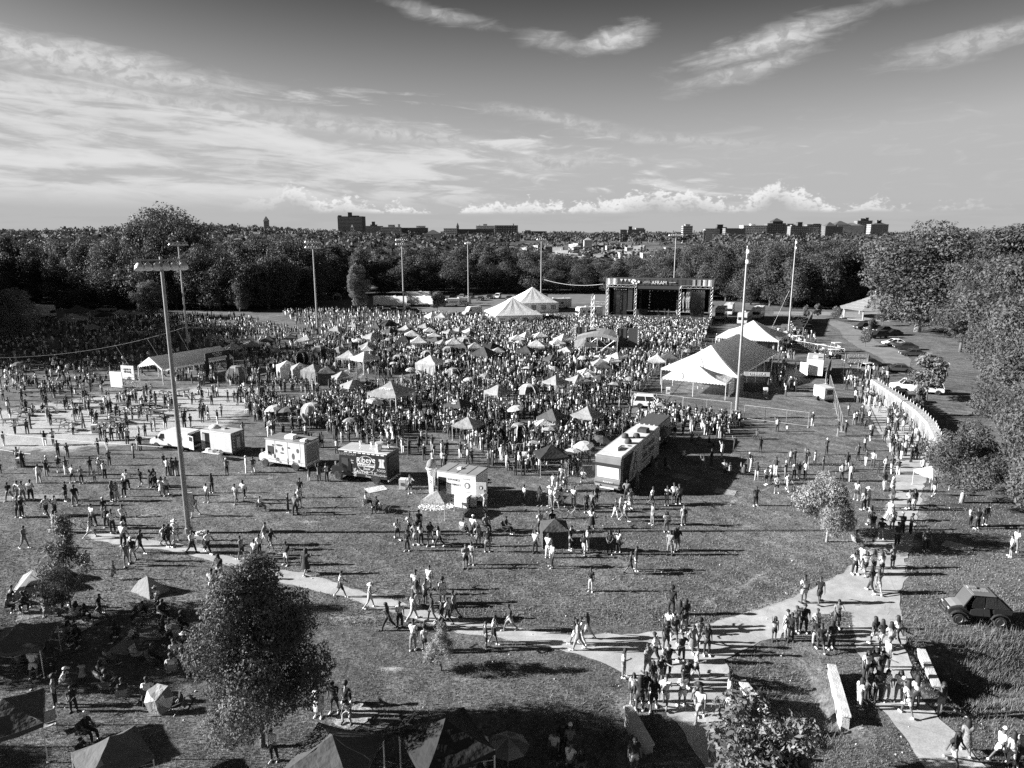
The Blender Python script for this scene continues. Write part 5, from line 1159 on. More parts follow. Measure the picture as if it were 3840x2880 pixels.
# medical coach
ca_, cb_ = Vector((*gp(2325, 1862), 0)), Vector((*gp(2470, 1722), 0)); d = (cb_ - ca_); L = d.length * 1.0; ang = math.atan2(d.y, d.x)
t = thing('medical_coach', 'large white mobile clinic coach with grey front and printed side', 'coach', ca_, ang)   # x along shaded side, y to the left
W_, Hc = 2.6, 3.65
b = B(); hexa(b, (.6, L, 0, W_, .5), (.5, L, 0, W_, Hc)); obj('body', b.mesh('body', .08), 'paint', t, .52)
b = B(); b.prism([(.62, .45), (.15, .5), (0, .9), (-.02, 1.35), (.2, 1.5), (.12, 2.75), (.15, Hc - .25), (.45, Hc - .02), (.62, Hc)], .02, W_ - .02); f_ = obj('front_cap', b.mesh('front_cap', .07), 'paint', t, .20)
b = B(); b.prism([(.17, 1.55), (.08, 2.62), (.12, 2.62), (.24, 1.55)], .25, W_ - .25); obj('windscreen', b, 'paint', f_, .72)
b = B(); b.prism([(.08, 2.66), (.07, 2.95), (.14, 2.95), (.14, 2.66)], .05, W_ - .05); obj('visor_band', b, 'matte', f_, .02)
b = B(); b.prism([(-.06, 1.02), (-.05, 1.12), (.05, 1.12), (.05, 1.02)], .1, W_ - .1); obj('grille_line', b, 'matte', f_, .03)
for yy in (.4, W_ - .4): b = B(); b.box((.0, yy, .82), (.1, .45, .2)); obj('headlight', b.mesh('headlight', .03), 'glass', f_, .3)
b = B(); b.box((.0, W_ / 2, .62), (.14, 1.4, .12)); obj('bumper_bar', b.mesh('bumper_bar', .02), 'paint', f_, .6)
letters('lettering', 'Ascension', .24, f_, (-.055, W_ / 2 - .1, 1.22), (R(90), 0, R(-90)), .75, .006)
b = B(); hexa(b, (.45, L - .02, .1, W_ - .1, Hc - .01), (.5, L - .1, .16, W_ - .16, Hc + .03)); obj('roof', b, 'paint', t, .60)
b = B(); b.tube((.5, W_ + .05, Hc - .2), (L - 1, W_ + .05, Hc - .2), .12, .12, 8); obj('awning_roll', b, 'fabric', t, .45)
b = B(); b.box((2.6, W_ * .55, Hc + .17), (1.3, .85, .3), 0, .85); obj('air_conditioner', b.mesh('air_conditioner', .05), 'paint', t, .82)
for xx, yy in ((4.9, 1.0), (6.6, 1.9), (7.2, .9)): b = B(); b.lathe([(.36, 0), (.36, .25), (.28, .42), (.05, .5)], 12, (xx, yy, Hc + .02)); obj('roof_vent', b.mesh('roof_vent', smoothed=True), 'matte', t, .05)
b = B(); b.box((9.6, .95, Hc + .22), (1.1, 1.1, .42), 0, .9); obj('air_conditioner', b.mesh('air_conditioner', .06), 'matte', t, .04)
for xx, yy in ((3.8, 1.2), (4.1, .6)): b = B(); b.lathe([(.22, 0), (.2, .03)], 12, (xx, yy, Hc + .03)); obj('roof_disc', b, 'matte', t, .1)
b = B(); b.prism([(.62, .55), (.62, Hc - .15), (3.6, Hc - .2), (2.6, 1.8), (2.3, .55)], -.012, .0); obj('dark_panel', b, 'paint', t, .03)
letters('lettering', 'Ascension', .95, t, (L * .68, -.02, 2.85), ry, .05, .005); letters('lettering', 'Saint Agnes', .90, t, (L * .68, -.02, 2.05), ry, .05, .005)
letters('lettering', 'Mobile health clinic for the community', .24, t, (L * .66, -.02, 1.45), ry, .12, .004)
b = B()
for rr, cx, cz, sx_, sz_ in ((.42, 4.3, 1.75, 1, 1),):
    P = []
    for k in range(21): q_ = 2 * math.pi * k / 20; P += [(cx + math.cos(q_) * rr, -.016, cz + math.sin(q_) * rr), (cx + math.cos(q_) * (rr - .08), -.016, cz + math.sin(q_) * (rr - .08))]
    b.add(P, [(2 * k, 2 * k + 2, 2 * k + 3, 2 * k + 1) for k in range(20)])
for (x0, z0_, x1, z1) in ((3.3, .9, 4.2, 3.1), (3.5, .8, 4.45, 3.0), (4.2, 3.1, 4.45, 3.0), (3.3, .9, 3.5, .8), (4.25, 3.1, 4.75, 1.6)): b.box(((x0 + x1) / 2, -.016, (z0_ + z1) / 2), (.08, .012, math.hypot(x1 - x0, z1 - z0_)), 0, 1, math.atan2(x1 - x0, z1 - z0_))
obj('triangle_emblem', b, 'matte', t, .05)
for xx in (1.9, L - 2.6):
    for yy in (.08, W_ - .08): wheel(t, xx, yy, .48, .28, .3)
    b = B(); b.lathe([(.60, -.004), (.56, 0)], 18); o = obj('wheel_arch', b, 'matte', t, .02, (xx, -.016, .55)); o.rotation_euler = (R(90), 0, 0)
for yy in (-.25, W_ + .25): b = B(); b.box((.5, yy, 2.2), (.14, .24, .5)); b.tube((.6, yy * .9, 2.6), (.5, yy, 2.4), .03); obj('mirror', b, 'matte', t, .03)

# tour buses and motorhomes at the back
def motorhome(px, py, rz, L, W, Hh, col, label, name='motorhome', cat='motorhome'):
    x, y = gp(px, py); t = thing(name, label, cat, (x, y, 0), rz)
    b = B(); b.prism([(0, .5), (-.05, 1.2), (.25, 1.6), (.1, 2.2), (.2, Hh - .2), (.6, Hh), (L, Hh), (L, .5)], 0, W); obj('body', b.mesh('body', .08), 'paint', t, col)
    b = B(); b.box((.15, W / 2, 1.75), (.16, W * .8, .8)); obj('windscreen', b, 'glass', t, .02)
    for k in range(3): b = B(); b.box((1.6 + k * (L - 2.4) / 3, -.012, 1.95), (.9, .03, .6)); obj('window', b.mesh('window', .01), 'glass', t, .02)
    b = B(); b.box((L * .4, W / 2, Hh + .12), (1.0, .8, .26), 0, .85); b.box((L * .75, W / 2, Hh + .08), (.5, .5, .16)); obj('roof_unit', b.mesh('roof_unit', .03), 'paint', t, .6)
    for xx in (1.1, L - 1.6):
        for yy in (.08, W - .08): wheel(t, xx, yy, .42, .25)
    b = B(); b.box((L * .55, -.014, 1.15), (L * .8, .02, .14)); obj('side_stripe', b, 'matte', t, .1)
motorhome(2170, 1196, .35, 7.5, 2.5, 3.2, .72, 'white motorhome parked left of the stage')
motorhome(2800, 1222, 1.1, 8.5, 2.5, 3.3, .42, 'grey motorhome parked right of the stage beside the marquee')
motorhome(2715, 1203, 1.2, 9.5, 2.5, 3.4, .30, 'dark-fronted motorhome parked against the stage right tower')
motorhome(2745, 1186, 1.2, 9, 2.5, 3.2, .55, 'pale motorhome in the rear row right of the stage')
motorhome(2850, 1200, 1.1, 9, 2.5, 3.2, .6, 'white motorhome at the fence right of the stage')
motorhome(1540, 1150, 2.9, 12, 2.5, 3.4, .75, 'white tour bus with rounded front in the lot behind the crowd', 'tour_bus', 'bus')
motorhome(1640, 1148, 2.8, 10, 2.5, 3.3, .72, 'shorter white tour bus beside the long one in the lot', 'tour_bus', 'bus')
motorhome(1620, 1132, 3.0, 9, 2.5, 3.6, .6, 'pale tall coach behind the white tour buses', 'tour_bus', 'bus')
motorhome(215, 1190, 3.05, 11, 2.5, 3.6, .5, 'white box truck parked in the shade behind the dark canopies', 'box_truck', 'truck')
motorhome(2040, 1160, .2, 9, 2.5, 3.3, .65, 'white trailer unit behind the second peaked marquee', 'box_truck', 'truck')
# generator trailer, office trailer
x, y = gp(3035, 1418); t = thing('office_trailer', 'white office trailer with bright end wall by the gate queue', 'trailer', (x, y, 0), 1.15)
b = B(); hexa(b, (0, 7, -2.0, .6, .5), (0, 7, -2.0, .6, 3.1)); obj('body', b.mesh('body', .05), 'paint', t, .75); b = B(); hexa(b, (0, 7.05, -2.05, .65, 3.08), (.1, 6.9, -1.9, .5, 3.2)); obj('roof', b, 'paint', t, .45); b = B(); b.box((2.2, -.7, 3.35), (.9, .8, .3)); obj('air_conditioner', b.mesh('air_conditioner', .04), 'paint', t, .7)
b = B(); b.box((-.35, .95, 1.6), (.06, 1.4, 2.1), -.5); obj('open_door', b.mesh('open_door', .01), 'paint', t, .78)
for xx in (3.0, 3.9):
    for yy in (-1.95, .55): wheel(t, xx, yy, .36, .22)
x, y = gp(3088, 1500); t = thing('generator_trailer', 'boxy grey generator trailer with control panel beside the fence', 'generator', (x, y, 0), .15)
b = B(); b.box((0, 0, 1.25), (1.7, 2.8, 1.6)); obj('body', b.mesh('body', .05), 'paint', t, .55); b = B(); b.box((0, -1.42, 1.45), (.9, .04, .7)); obj('control_panel', b.mesh('control_panel', .01), 'matte', t, .05); b = B(); b.box((0, 0, .4), (1.9, 3.4, .2)); obj('chassis', b, 'matte', t, .03)
for xx in (-.95, .95): wheel(t, xx, -.2, .36, .24)
# utility cart on the lawn
x, y = gp(3650, 2322); t = thing('utility_cart', 'dark off-road utility cart with roof parked on the lawn', 'utility vehicle', (x, y, 0), -.18)
b = B(); b.prism([(-1.66, .5), (-1.78, .62), (-1.8, .82), (-1.68, .98), (-1.25, 1.1), (-.78, 1.16), (-.72, .9), (-.58, .55), (.5, .55), (.62, .5)], -.66, .66); obj('body', b.mesh('body', .05), 'paint', t, .03)
b = B(); b.prism([(-1.62, 1.0), (-1.3, 1.10), (-.86, 1.17), (-.86, 1.20), (-1.3, 1.14), (-1.6, 1.03)], -.5, .5); obj('hood', b.mesh('hood', .01), 'paint', t, .2)
b = B()
for xx in (-1.2, 1.15):
    for s_ in (-1, 1):
        P = []
        for k in range(9): q_ = math.pi * (.04 + .92 * k / 8); P += [(xx + math.cos(q_) * .5, s_ * .50, .40 + math.sin(q_) * .5), (xx + math.cos(q_) * .54, s_ * .86, .40 + math.sin(q_) * .5), (xx + math.cos(q_) * .56, s_ * .86, .36 + math.sin(q_) * .46)]
        b.add(P, [(3 * k + j, 3 * k + j + 1, 3 * k + j + 4, 3 * k + j + 3) for k in range(8) for j in range(2)])
obj('mudguard', b, 'paint', t, .03)
b = B(); hexa(b, (.72, 1.78, -.74, .74, .82), (.70, 1.84, -.76, .76, 1.16)); o_ = obj('cargo_box', b.mesh('cargo_box', .03), 'paint', t, .025); b = B(); b.box((1.27, 0, 1.155), (.95, 1.34, .03)); obj('box_floor', b, 'matte', o_, .06)
b = B(); hexa(b, (-.6, .85, -.72, .72, 1.94), (-.5, .78, -.66, .66, 2.03)); obj('roof', b.mesh('roof', .04), 'paint', t, .13)
b = B(); b.box((.1, 0, 2.04), (.9, .5, .03)); b.box((-.3, .15, 2.1), (.5, .3, .1)); obj('roof_load', b.mesh('roof_load', .01), 'cloth', t, .22)
b = B()
for s_ in (-1, 1):
    b.chain([Vector((-.98, s_ * .68, 1.1)), Vector((-.72, s_ * .68, 1.6)), Vector((-.54, s_ * .66, 1.93)), Vector((.78, s_ * .66, 1.95)), Vector((.86, s_ * .68, 1.5)), Vector((.92, s_ * .7, .9))], .032, 6); b.tube((.18, s_ * .7, .62), (.15, s_ * .66, 1.95), .03)
b.tube((.8, -.66, 1.55), (.8, .66, 1.55), .025); obj('roll_cage', b, 'metal', t, .03)
b = B(); b.prism([(-.97, 1.14), (-.56, 1.92), (-.545, 1.92), (-.955, 1.14)], -.62, .62); obj('windscreen', b, 'glass', t, .08)
b = B(); hexa(b, (.22, 1.76, -.73, .73, 1.14), (.2, .9, -.68, .68, 1.93)); obj('rear_cover', b.mesh('rear_cover', .04), 'cloth', t, .02)
for s_ in (-1, 1): b = B(); b.prism([(-.5, 1.13), (-.48, 1.5), (-.3, 1.86), (.16, 1.88), (.18, 1.13)], s_ * .685 - .008, s_ * .685 + .008); obj('side_window', b, 'glass', t, .02)
for s_ in (-1, 1): b = B(); b.prism([(-.6, .62), (-.55, 1.0), (-.2, 1.12), (.5, 1.12), (.6, .62)], s_ * .70 - .02, s_ * .70 + .02); obj('half_door', b.mesh('half_door', .01), 'paint', t, .035)
for yy in (-.34, .34): b = B(); b.box((.05, yy, .88), (.5, .5, .14)); b.box((.36, yy, 1.2), (.12, .5, .55), 0, .9); obj('seat', b.mesh('seat', .04), 'cloth', t, .3)
b = B(); b.lathe([(.15, 0), (.19, .015), (.15, .03)], 14, (-.42, -.32, 1.22)); b.tube((-.42, -.32, 1.22), (-.7, -.32, 1.05), .02); obj('steering_wheel', b, 'rubber', t, .03)
for yy in (-.46, .46): b = B(); b.box((-1.73, yy, .9), (.07, .26, .11), 0, .9); obj('headlight', b.mesh('headlight', .02), 'glass', t, .55)
b = B(); b.tube((-1.9, -.5, .58), (-1.9, .5, .58), .03); b.tube((-1.9, -.5, .58), (-1.82, -.45, .95), .03); b.tube((-1.9, .5, .58), (-1.82, .45, .95), .03); b.tube((-1.86, -.47, .78), (-1.86, .47, .78), .025); obj('bull_bar', b, 'metal', t, .04)
b = B()
for k in range(5): b.box((-1.79, 0, .62 + k * .055), (.03, .6, .025))
obj('grille', b, 'matte', t, .08)
for xx in (-1.2, 1.15):
    for yy in (-.72, .72): wheel(t, xx, yy, .36, .26, .5)
# golf carts
def golf_cart(px, py, rz, label, col):
    x, y = gp(px, py); t = thing('golf_cart', label, 'golf cart', (x, y, 0), rz)
    b = B(); b.prism([(-1.3, .3), (-1.35, .7), (-1.1, .9), (-.7, .8), (-.6, .42), (.1, .42), (.2, .75), (1.3, .75), (1.35, .35)], -.58, .58); obj('body', b.mesh('body', .05), 'paint', t, col)
    b = B(); hexa(b, (-.95, 1.0, -.6, .6, 1.78), (-.9, .95, -.56, .56, 1.85)); obj('roof', b.mesh('roof', .02), 'paint', t, .7 if col < .1 else .5)
    for s_ in (-1, 1): b = B(); b.tube((-1.0, s_ * .55, .85), (-.8, s_ * .55, 1.8), .025); b.tube((.9, s_ * .55, .75), (.85, s_ * .55, 1.8), .025); obj('roof_post', b, 'metal', t, .2)
    b = B(); b.box((.35, 0, .82), (.55, 1.0, .14)); b.box((.62, 0, 1.1), (.12, 1.0, .5)); obj('seat', b.mesh('seat', .03), 'cloth', t, .3)
    for xx in (-.95, .95):
        for yy in (-.55, .55): wheel(t, xx, yy, .24, .18)
golf_cart(3075, 1325, .1, 'golf cart with white roof loaded beside the screened fence', .04); golf_cart(3135, 1318, .2, 'golf cart with long white roof near the road', .05); golf_cart(3125, 1345, 3.2, 'low dark golf cart beside the chain fence', .03); golf_cart(3250, 1400, .3, 'golf cart with roof at the gate queue', .06); golf_cart(2990, 1290, .4, 'dark golf cart in the crowd beyond the second marquee', .03)
# ================================================================ CANOPIES, PODS, UMBRELLAS
def canopy_meshes(sag, seed, w=3.05, e=2.15, pk=3.25):
    r = random.Random(seed); h2 = w / 2; cs = [(-h2, -h2), (h2, -h2), (h2, h2), (-h2, h2)]; b = B(); n = 6
    for k in range(4):
        A, C = Vector((*cs[k], e)), Vector((*cs[(k + 1) % 4], e)); T = Vector((0, 0, pk)); P = []; idx_ = {}
        for j in range(n + 1):
            for i in range(n - j + 1):
                u, v = i / n, j / n; p = A + (C - A) * u + (T - A) * v
                edge = 4 * (1 - v - u) * u if v < 1 else 0
                p.z -= sag * (math.sin(math.pi * v) * .9) + .12 * edge * (1 - v) + r.uniform(-.035, .035) * (0 < j < n)
                idx_[(i, j)] = len(P); P.append(p)
        Fs = []
        for j in range(n):
            for i in range(n - j):
                Fs.append((idx_[(i, j)], idx_[(i + 1, j)], idx_[(i, j + 1)]))
                if i + j < n - 1: Fs.append((idx_[(i + 1, j)], idx_[(i + 1, j + 1)], idx_[(i, j + 1)]))
        b.add(P, Fs)
    roof = b.mesh('roof'); 
    b = B()
    for k in range(4):
        A, C = Vector((*cs[k], e)), Vector((*cs[(k + 1) % 4], e)); m_ = 6
        P = []
        for i in range(m_ + 1):
            u = i / m_; p = A.lerp(C, u); zz = p.z - .12 * 4 * u * (1 - u); P += [(p.x * 1.004, p.y * 1.004, zz), (p.x * 1.012, p.y * 1.012, zz - .24 - .02 * math.sin(i * 2))]
        b.add(P, [(2 * i, 2 * i + 2, 2 * i + 3, 2 * i + 1) for i in range(m_)])
    val = b.mesh('valance')
    b = B(); b.box((0, 0, e / 2), (.055, .055, e)); b.box((0, 0, .02), (.14, .14, .04)); leg = b.mesh('leg')
    b = B()
    for k in range(4):
        A, C = Vector((*cs[k], 0)), Vector((*cs[(k + 1) % 4], 0)); M_ = A.lerp(C, .5); zt, zb = e - .12, e - .5
        b.tube((A.x * .98, A.y * .98, zt), (M_.x * .98, M_.y * .98, zb), .014, .014, 4); b.tube((A.x * .98, A.y * .98, zb), (M_.x * .98, M_.y * .98, zt), .014, .014, 4); b.tube((C.x * .98, C.y * .98, zt), (M_.x * .98, M_.y * .98, zb), .014, .014, 4); b.tube((C.x * .98, C.y * .98, zb), (M_.x * .98, M_.y * .98, zt), .014, .014, 4)
    b.tube((0, 0, pk - .5), (0, 0, pk - .03), .03)
    fr = b.mesh('frame')
    b = B(); P = []; m_ = 8
    for i in range(m_ + 1):
        u = i / m_; x_ = -h2 + w * u; P += [(x_, -h2 + .05 * math.sin(i * 2.4), .03), (x_, -h2 + .02 * math.sin(i * 1.7), e - .12)]
    b.add(P, [(2 * i, 2 * i + 2, 2 * i + 3, 2 * i + 1) for i in range(m_)]); wall = b.mesh('side_wall')
    return roof, val, leg, fr, wall, cs
CM = [canopy_meshes(.05, 1, pk=3.05), canopy_meshes(.16, 2, pk=3.15), canopy_meshes(.10, 3, pk=3.0), canopy_meshes(.13, 4, pk=2.8), canopy_meshes(.04, 5, pk=3.2)]
SHW = {'W': ('white', .6), 'L': ('pale grey', .36), 'G': ('mid grey', .12), 'K': ('black', .028), 'D': ('dark grey', .085)}
def canopy_place(x, y, rz, s, code, label, var=0, walls=(), group=None, sx_=1.0, valc=None, z=0.0):
    roof, val, leg, fr, wall, cs = CM[var]; v = SHW[code][1]
    t = thing('pop_up_canopy', label, 'canopy', (x, y, z), rz, group, (s * sx_, s, s))
    obj('roof', roof, 'fabric', t, v); obj('valance', val, 'fabric', t, v if valc is None else valc)
    for cx, cy in cs: obj('leg', leg, 'metal', t, .7, (cx * .985, cy * .985, 0))
    obj('frame', fr, 'metal', t, .6)
    for k in walls: o = obj('side_wall', wall, 'fabric', t, v * .9); o.rotation_euler = (0, 0, k * math.pi / 2)
    return t
AREAS = [((1130, 1330), 'near the entrance tent end of the crowd'), ((1250, 1260), 'at the shaded back of the crowd'), ((1180, 1480), 'in the walled row facing the dirt ground'), ((1400, 1330), 'in the left crowd around the twin white canopies'),
         ((1520, 1250), 'in the packed cluster before the tour buses'), ((1720, 1250), 'in the packed cluster before the tour buses'), ((1700, 1330), 'in the middle of the crowd'), ((1990, 1270), 'in the crowd before the peaked marquees'),
         ((2110, 1280), 'in the crowd left of the mixing tent'), ((2080, 1380), 'in the crowd below the mixing tent'), ((2200, 1400), 'in the crowd below the mixing tent'), ((2450, 1330), 'in the crowd beside the long marquee'),
         ((300, 1170), 'in the vendor row below the trees'), ((800, 1260), 'beside the mast in the shaded crowd'), ((1900, 1500), 'at the near edge of the crowd'), ((2150, 1560), 'at the near crowd edge above the coach')]
def area(px, py): return min(AREAS, key=lambda a: (a[0][0] - px) ** 2 + ((a[0][1] - py) * 1.6) ** 2)[1]
def canopies(ox, oy, sc, lst):
    for it in lst:
        zx, zy, code = it[:3]; s = it[3] if len(it) > 3 else 1.0; var = it[4] if len(it) > 4 else rnd.choice([0, 1, 2, 3, 4]); walls = it[5] if len(it) > 5 else ()
        s *= .9; px, py = ox + zx * sc, oy + zy * sc; x, y = gp(px, py, 3.1 * s)
        canopy_place(x, y, it[6] if len(it) > 6 else rnd.uniform(-.8, .8), s, code, f'{SHW[code][0]} pop-up canopy ' + ('with side walls ' if walls else '') + area(px, py), var, walls, 'pop-up canopies over the field')
canopies(1000, 1180, .504, [(295, 148, 'W', 1.1, 1), (175, 135, 'D'), (10, 155, 'D'), (525, 80, 'L'), (655, 55, 'L', .9), (785, 130, 'L', 1.1, 0), (820, 62, 'G'), (920, 92, 'D'), (1035, 75, 'W'), (1080, 112, 'W', 1.2), (1060, 98, 'K'), (1180, 60, 'L'), (1210, 90, 'W'), (1245, 120, 'W', 1.1),
    (1262, 152, 'G'), (1130, 158, 'W', 1.25), (1030, 152, 'K', 1, 0, (0, 3)), (630, 190, 'D', .95), (755, 200, 'L', 1.0), (745, 230, 'W', .9), (535, 235, 'L', .9), (610, 258, 'W', 1.35, 2), (725, 268, 'W', 1.35, 2),
    (150, 337, 'W', 1.1, 0, (0, 3)), (245, 354, 'L', 1.05, 0, (0, 3)), (345, 364, 'L', 1.05, 0, (0, 3)), (450, 380, 'G', 1.05, 0, (0, 3)), (560, 420, 'L', .95), (640, 480, 'L', 1.0, 0), (925, 487, 'L', 1.65, 2, (), -.45), (1215, 297, 'W', 1.35, 0, (0, 3)), (1100, 212, 'W', .8)])
canopies(1640, 1180, .504, [(95, 97, 'L'), (165, 88, 'L'), (240, 93, 'W'), (245, 118, 'G', .9), (215, 140, 'L'), (45, 172, 'L'), (120, 174, 'W', 1.1), (190, 196, 'G'), (280, 206, 'L'), (410, 200, 'K', 1.1), (345, 240, 'D', 1.2), (450, 240, 'L', .9), (595, 143, 'W', 1.1), (660, 127, 'W'),
    (765, 123, 'W', 1.05), (740, 180, 'W', 1.25, 2), (660, 232, 'D'), (940, 142, 'W', 1.15, 1), (895, 176, 'W'), (960, 228, 'W', .95), (860, 292, 'D', .95), (1235, 345, 'D', .95), (1110, 392, 'W', .85), (1125, 427, 'W', .75), (1050, 440, 'L', 1.05), (880, 450, 'L', 1.05), (455, 520, 'L', 1.05), (1215, 322, 'L', 1.05)])
canopies(2280, 1160, .535, [(65, 290, 'W', 1.05), (345, 315, 'W', 1.1), (430, 295, 'G', 1.05), (22, 322, 'W')])
canopies(960, 1440, .434, [(1750, 112, 'D', 1.0, 2), (1830, 277, 'L', 1.0, 0), (2085, 7, 'L', 1.0)])
canopies(1920, 1440, .434, [(650, 192, 'L', 1.1, 1), (345, 217, 'G', 1.0), (280, 287, 'W', .8), (1280, 157, 'L', .7)])
canopies(0, 1020, .551, [(490, 275, 'L', 1.6, 2), (705, 262, 'K', 1.3), (820, 250, 'L', 1.1), (915, 255, 'L', 1.15), (1090, 240, 'W', 1.0), (625, 350, 'L', 1.0, 1), (520, 218, 'D', 1.9, 2)])
canopies(0, 720, .434, [(1840, 1215, 'L', 1.0), (2010, 1300, 'W', 1.05, 1), (2170, 1275, 'L', 1.05)])
canopies(960, 720, .434, [(700, 866, 'L', 1.0), (1520, 1040, 'W', 1.1), (1600, 1043, 'W', 1.1), (1150, 1098, 'K', 1.3, 0)])
# lettering on printed canopies
for o in [o for o in COL.objects if o.name.startswith('pop_up_canopy')]:
    px = 1920 + FPX * o.location.x / o.location.y
    if abs(o.scale[2] - 1.65 * .9) < .01: letters('lettering', 'LITTLES', .34, o, (0, -1.0, 2.5), (R(36), 0, 0), .75, .004)
x, y = gp(1720, 1490, 3.2)
ribs = [o for o in COL.objects if o.name.startswith('pop_up_canopy') and math.hypot(o.location.x - x, o.location.y - y) < 2.5]
if ribs: letters('lettering', 'BET\nHER', .42, ribs[0], (0, -1.0, 2.5), (R(36), 0, 0), .75, .004)
x, y = gp(388, 1164, 4.2)
# foreground canopies (each distinct)
def fg(px, py, s, rz, code, label, var, walls=(), sx_=1.0):
    x, y = gp(px, py, 3.25 * s); return canopy_place(x, y, rz, s, code, label, var, walls, None, sx_, None, hgt(x, y))
fg(72, 2330, .88, .25, 'G', 'grey canopy with slack roof over people at the left lawn edge', 1)
fg(5, 2605, .98, .55, 'D', 'big dark canopy with drooping roof left of the shaded picnickers', 0)
fg(410, 2755, .85, .75, 'G', 'tilted grey canopy with creased roof below the sun-hatted sitters', 1)
fg(1245, 2735, 1.05, -.25, 'D', 'dark canopy with sunlit corner beside the big maple', 2)
fg(1670, 2685, 1.05, .5, 'K', 'black canopy with steep peak beside the push bicycle pile', 1)
fg(2080, 1938, .68, .05, 'D', 'low dark tent with walls where the small queue stands', 0, (0, 1, 2, 3))
fg(1640, 1832, .72, -.3, 'L', 'small pale canopy on thin legs before the shaved ice trailer', 2)
fg(2067, 1662, .95, .2, 'K', 'low black canopy on the lawn left of the coach', 1)
fg(3500, 1740, .72, .3, 'W', 'white canopy half hidden by the dark tree at the toilet end', 0)
# pods / screen domes
def pod_mesh():
    b = B(); n = 6
    for k in range(n):
        a0 = 2 * math.pi * k / n
        P = [(math.cos(a0) * r_, math.sin(a0) * r_, z) for r_, z in ((1.15, 0), (1.4, .8), (1.25, 1.6), (.85, 2.05))]; b.chain([Vector(p) for p in P], .05, 4)
    ribs_ = b.mesh('rib'); b = B(); b.lathe([(.87, 2.03), (.7, 2.18), (.02, 2.3)], n); top = b.mesh('roof'); b = B(); 
    P = []
    for k in (1, 2, 3, 4):
        a0, a1 = 2 * math.pi * k / n, 2 * math.pi * (k + 1) / n
        o = len(b.v); q_ = [(1.13, 0), (1.37, .8), (1.22, 1.6), (.84, 2.04)]
        b.add([(math.cos(a_) * r_, math.sin(a_) * r_, z) for r_, z in q_ for a_ in (a0, a1)], [(2 * i, 2 * i + 1, 2 * i + 3, 2 * i + 2) for i in range(3)])
    wl = b.mesh('side_wall'); return ribs_, top, wl
PM = pod_mesh()
def pods(ox, oy, sc, lst):
    for zx, zy, c_, s in lst:
        px, py = ox + zx * sc, oy + zy * sc; x, y = gp(px, py, 2.3 * s); t = thing('pod_tent', f'{SHW[c_][0]} domed pod tent ' + area(px, py), 'pod tent', (x, y, 0), rnd.uniform(-.4, .4) - 1.0, 'domed pod tents over the field', s)
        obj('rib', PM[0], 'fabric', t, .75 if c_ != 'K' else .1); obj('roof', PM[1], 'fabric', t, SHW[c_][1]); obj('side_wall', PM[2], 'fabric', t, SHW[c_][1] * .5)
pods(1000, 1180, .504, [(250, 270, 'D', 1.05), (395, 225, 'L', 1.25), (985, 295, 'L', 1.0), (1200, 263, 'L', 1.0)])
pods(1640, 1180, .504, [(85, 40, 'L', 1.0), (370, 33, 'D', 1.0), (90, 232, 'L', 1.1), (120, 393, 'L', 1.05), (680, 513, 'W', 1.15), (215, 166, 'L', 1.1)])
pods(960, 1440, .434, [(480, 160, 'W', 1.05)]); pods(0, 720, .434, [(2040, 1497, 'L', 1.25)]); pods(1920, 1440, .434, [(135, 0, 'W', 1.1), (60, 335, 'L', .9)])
def umb_mesh():
    b = B(); n = 8; P = [(0, 0, 2.3)]
    for k in range(n):
        a = 2 * math.pi * k / n; P.append((math.cos(a) * .62, math.sin(a) * .62, 2.16))
    for k in range(n):
        a = 2 * math.pi * k / n; P.append((math.cos(a) * 1.1, math.sin(a) * 1.1, 1.85))
    segs = []
    for odd in (0, 1):
        c = B()
        for k in range(odd, n, 2): c.add([P[0], P[1 + k], P[1 + (k + 1) % n], P[1 + n + k], P[1 + n + (k + 1) % n]], [(0, 1, 2), (1, 3, 4, 2)])
        segs.append(c.mesh('canopy_panel'))
    b = B(); b.tube((0, 0, 0), (0, 0, 2.4), .022, .018, 6); pole = b.mesh('pole')
    b = B()
    for k in range(n): b.tube((0, 0, 1.9), P[1 + n + k], .008, .008, 3)
    return segs, pole, b.mesh('rib')
UM = umb_mesh()
def umbrella(x, y, s, c0, c1, label, tilt=(0, 0), z=0.0, group=None):
    t = thing('umbrella', label, 'umbrella', (x, y, z), rnd.uniform(0, 1), group, s); t.rotation_euler = (tilt[0], tilt[1], rnd.uniform(0, .7))
    obj('canopy_panel', UM[0][0], 'fabric', t, c0); obj('canopy_panel', UM[0][1], 'fabric', t, c1); obj('pole', UM[1], 'metal', t, .5); obj('rib', UM[2], 'metal', t, .4)
def umbs(ox, oy, sc, lst):
    for zx, zy, c_ in lst:
        px, py = ox + zx * sc, oy + zy * sc; s = rnd.uniform(.8, 1.15); x, y = gp(px, py, 2.3 * s); umbrella(x, y, s, SHW[c_][1], SHW[c_][1] * rnd.choice([1, 1, .5]), f'{SHW[c_][0]} sun umbrella ' + area(px, py), (rnd.uniform(-.25, .25), rnd.uniform(-.25, .25)), group='sun umbrellas over the crowd')
umbs(1000, 1180, .504, [(950, 350, 'W'), (690, 175, 'W'), (915, 170, 'L'), (935, 240, 'D'), (600, 410, 'L'), (1070, 390, 'W')])
umbs(1640, 1180, .504, [(105, 328, 'L'), (575, 175, 'L'), (605, 190, 'W'), (830, 245, 'L'), (640, 325, 'L'), (670, 385, 'W'), (855, 380, 'W'), (350, 435, 'L'), (240, 465, 'W'), (1090, 305, 'W'), (1200, 300, 'W'), (1195, 450, 'G'), (780, 245, 'D'), (910, 215, 'L')])
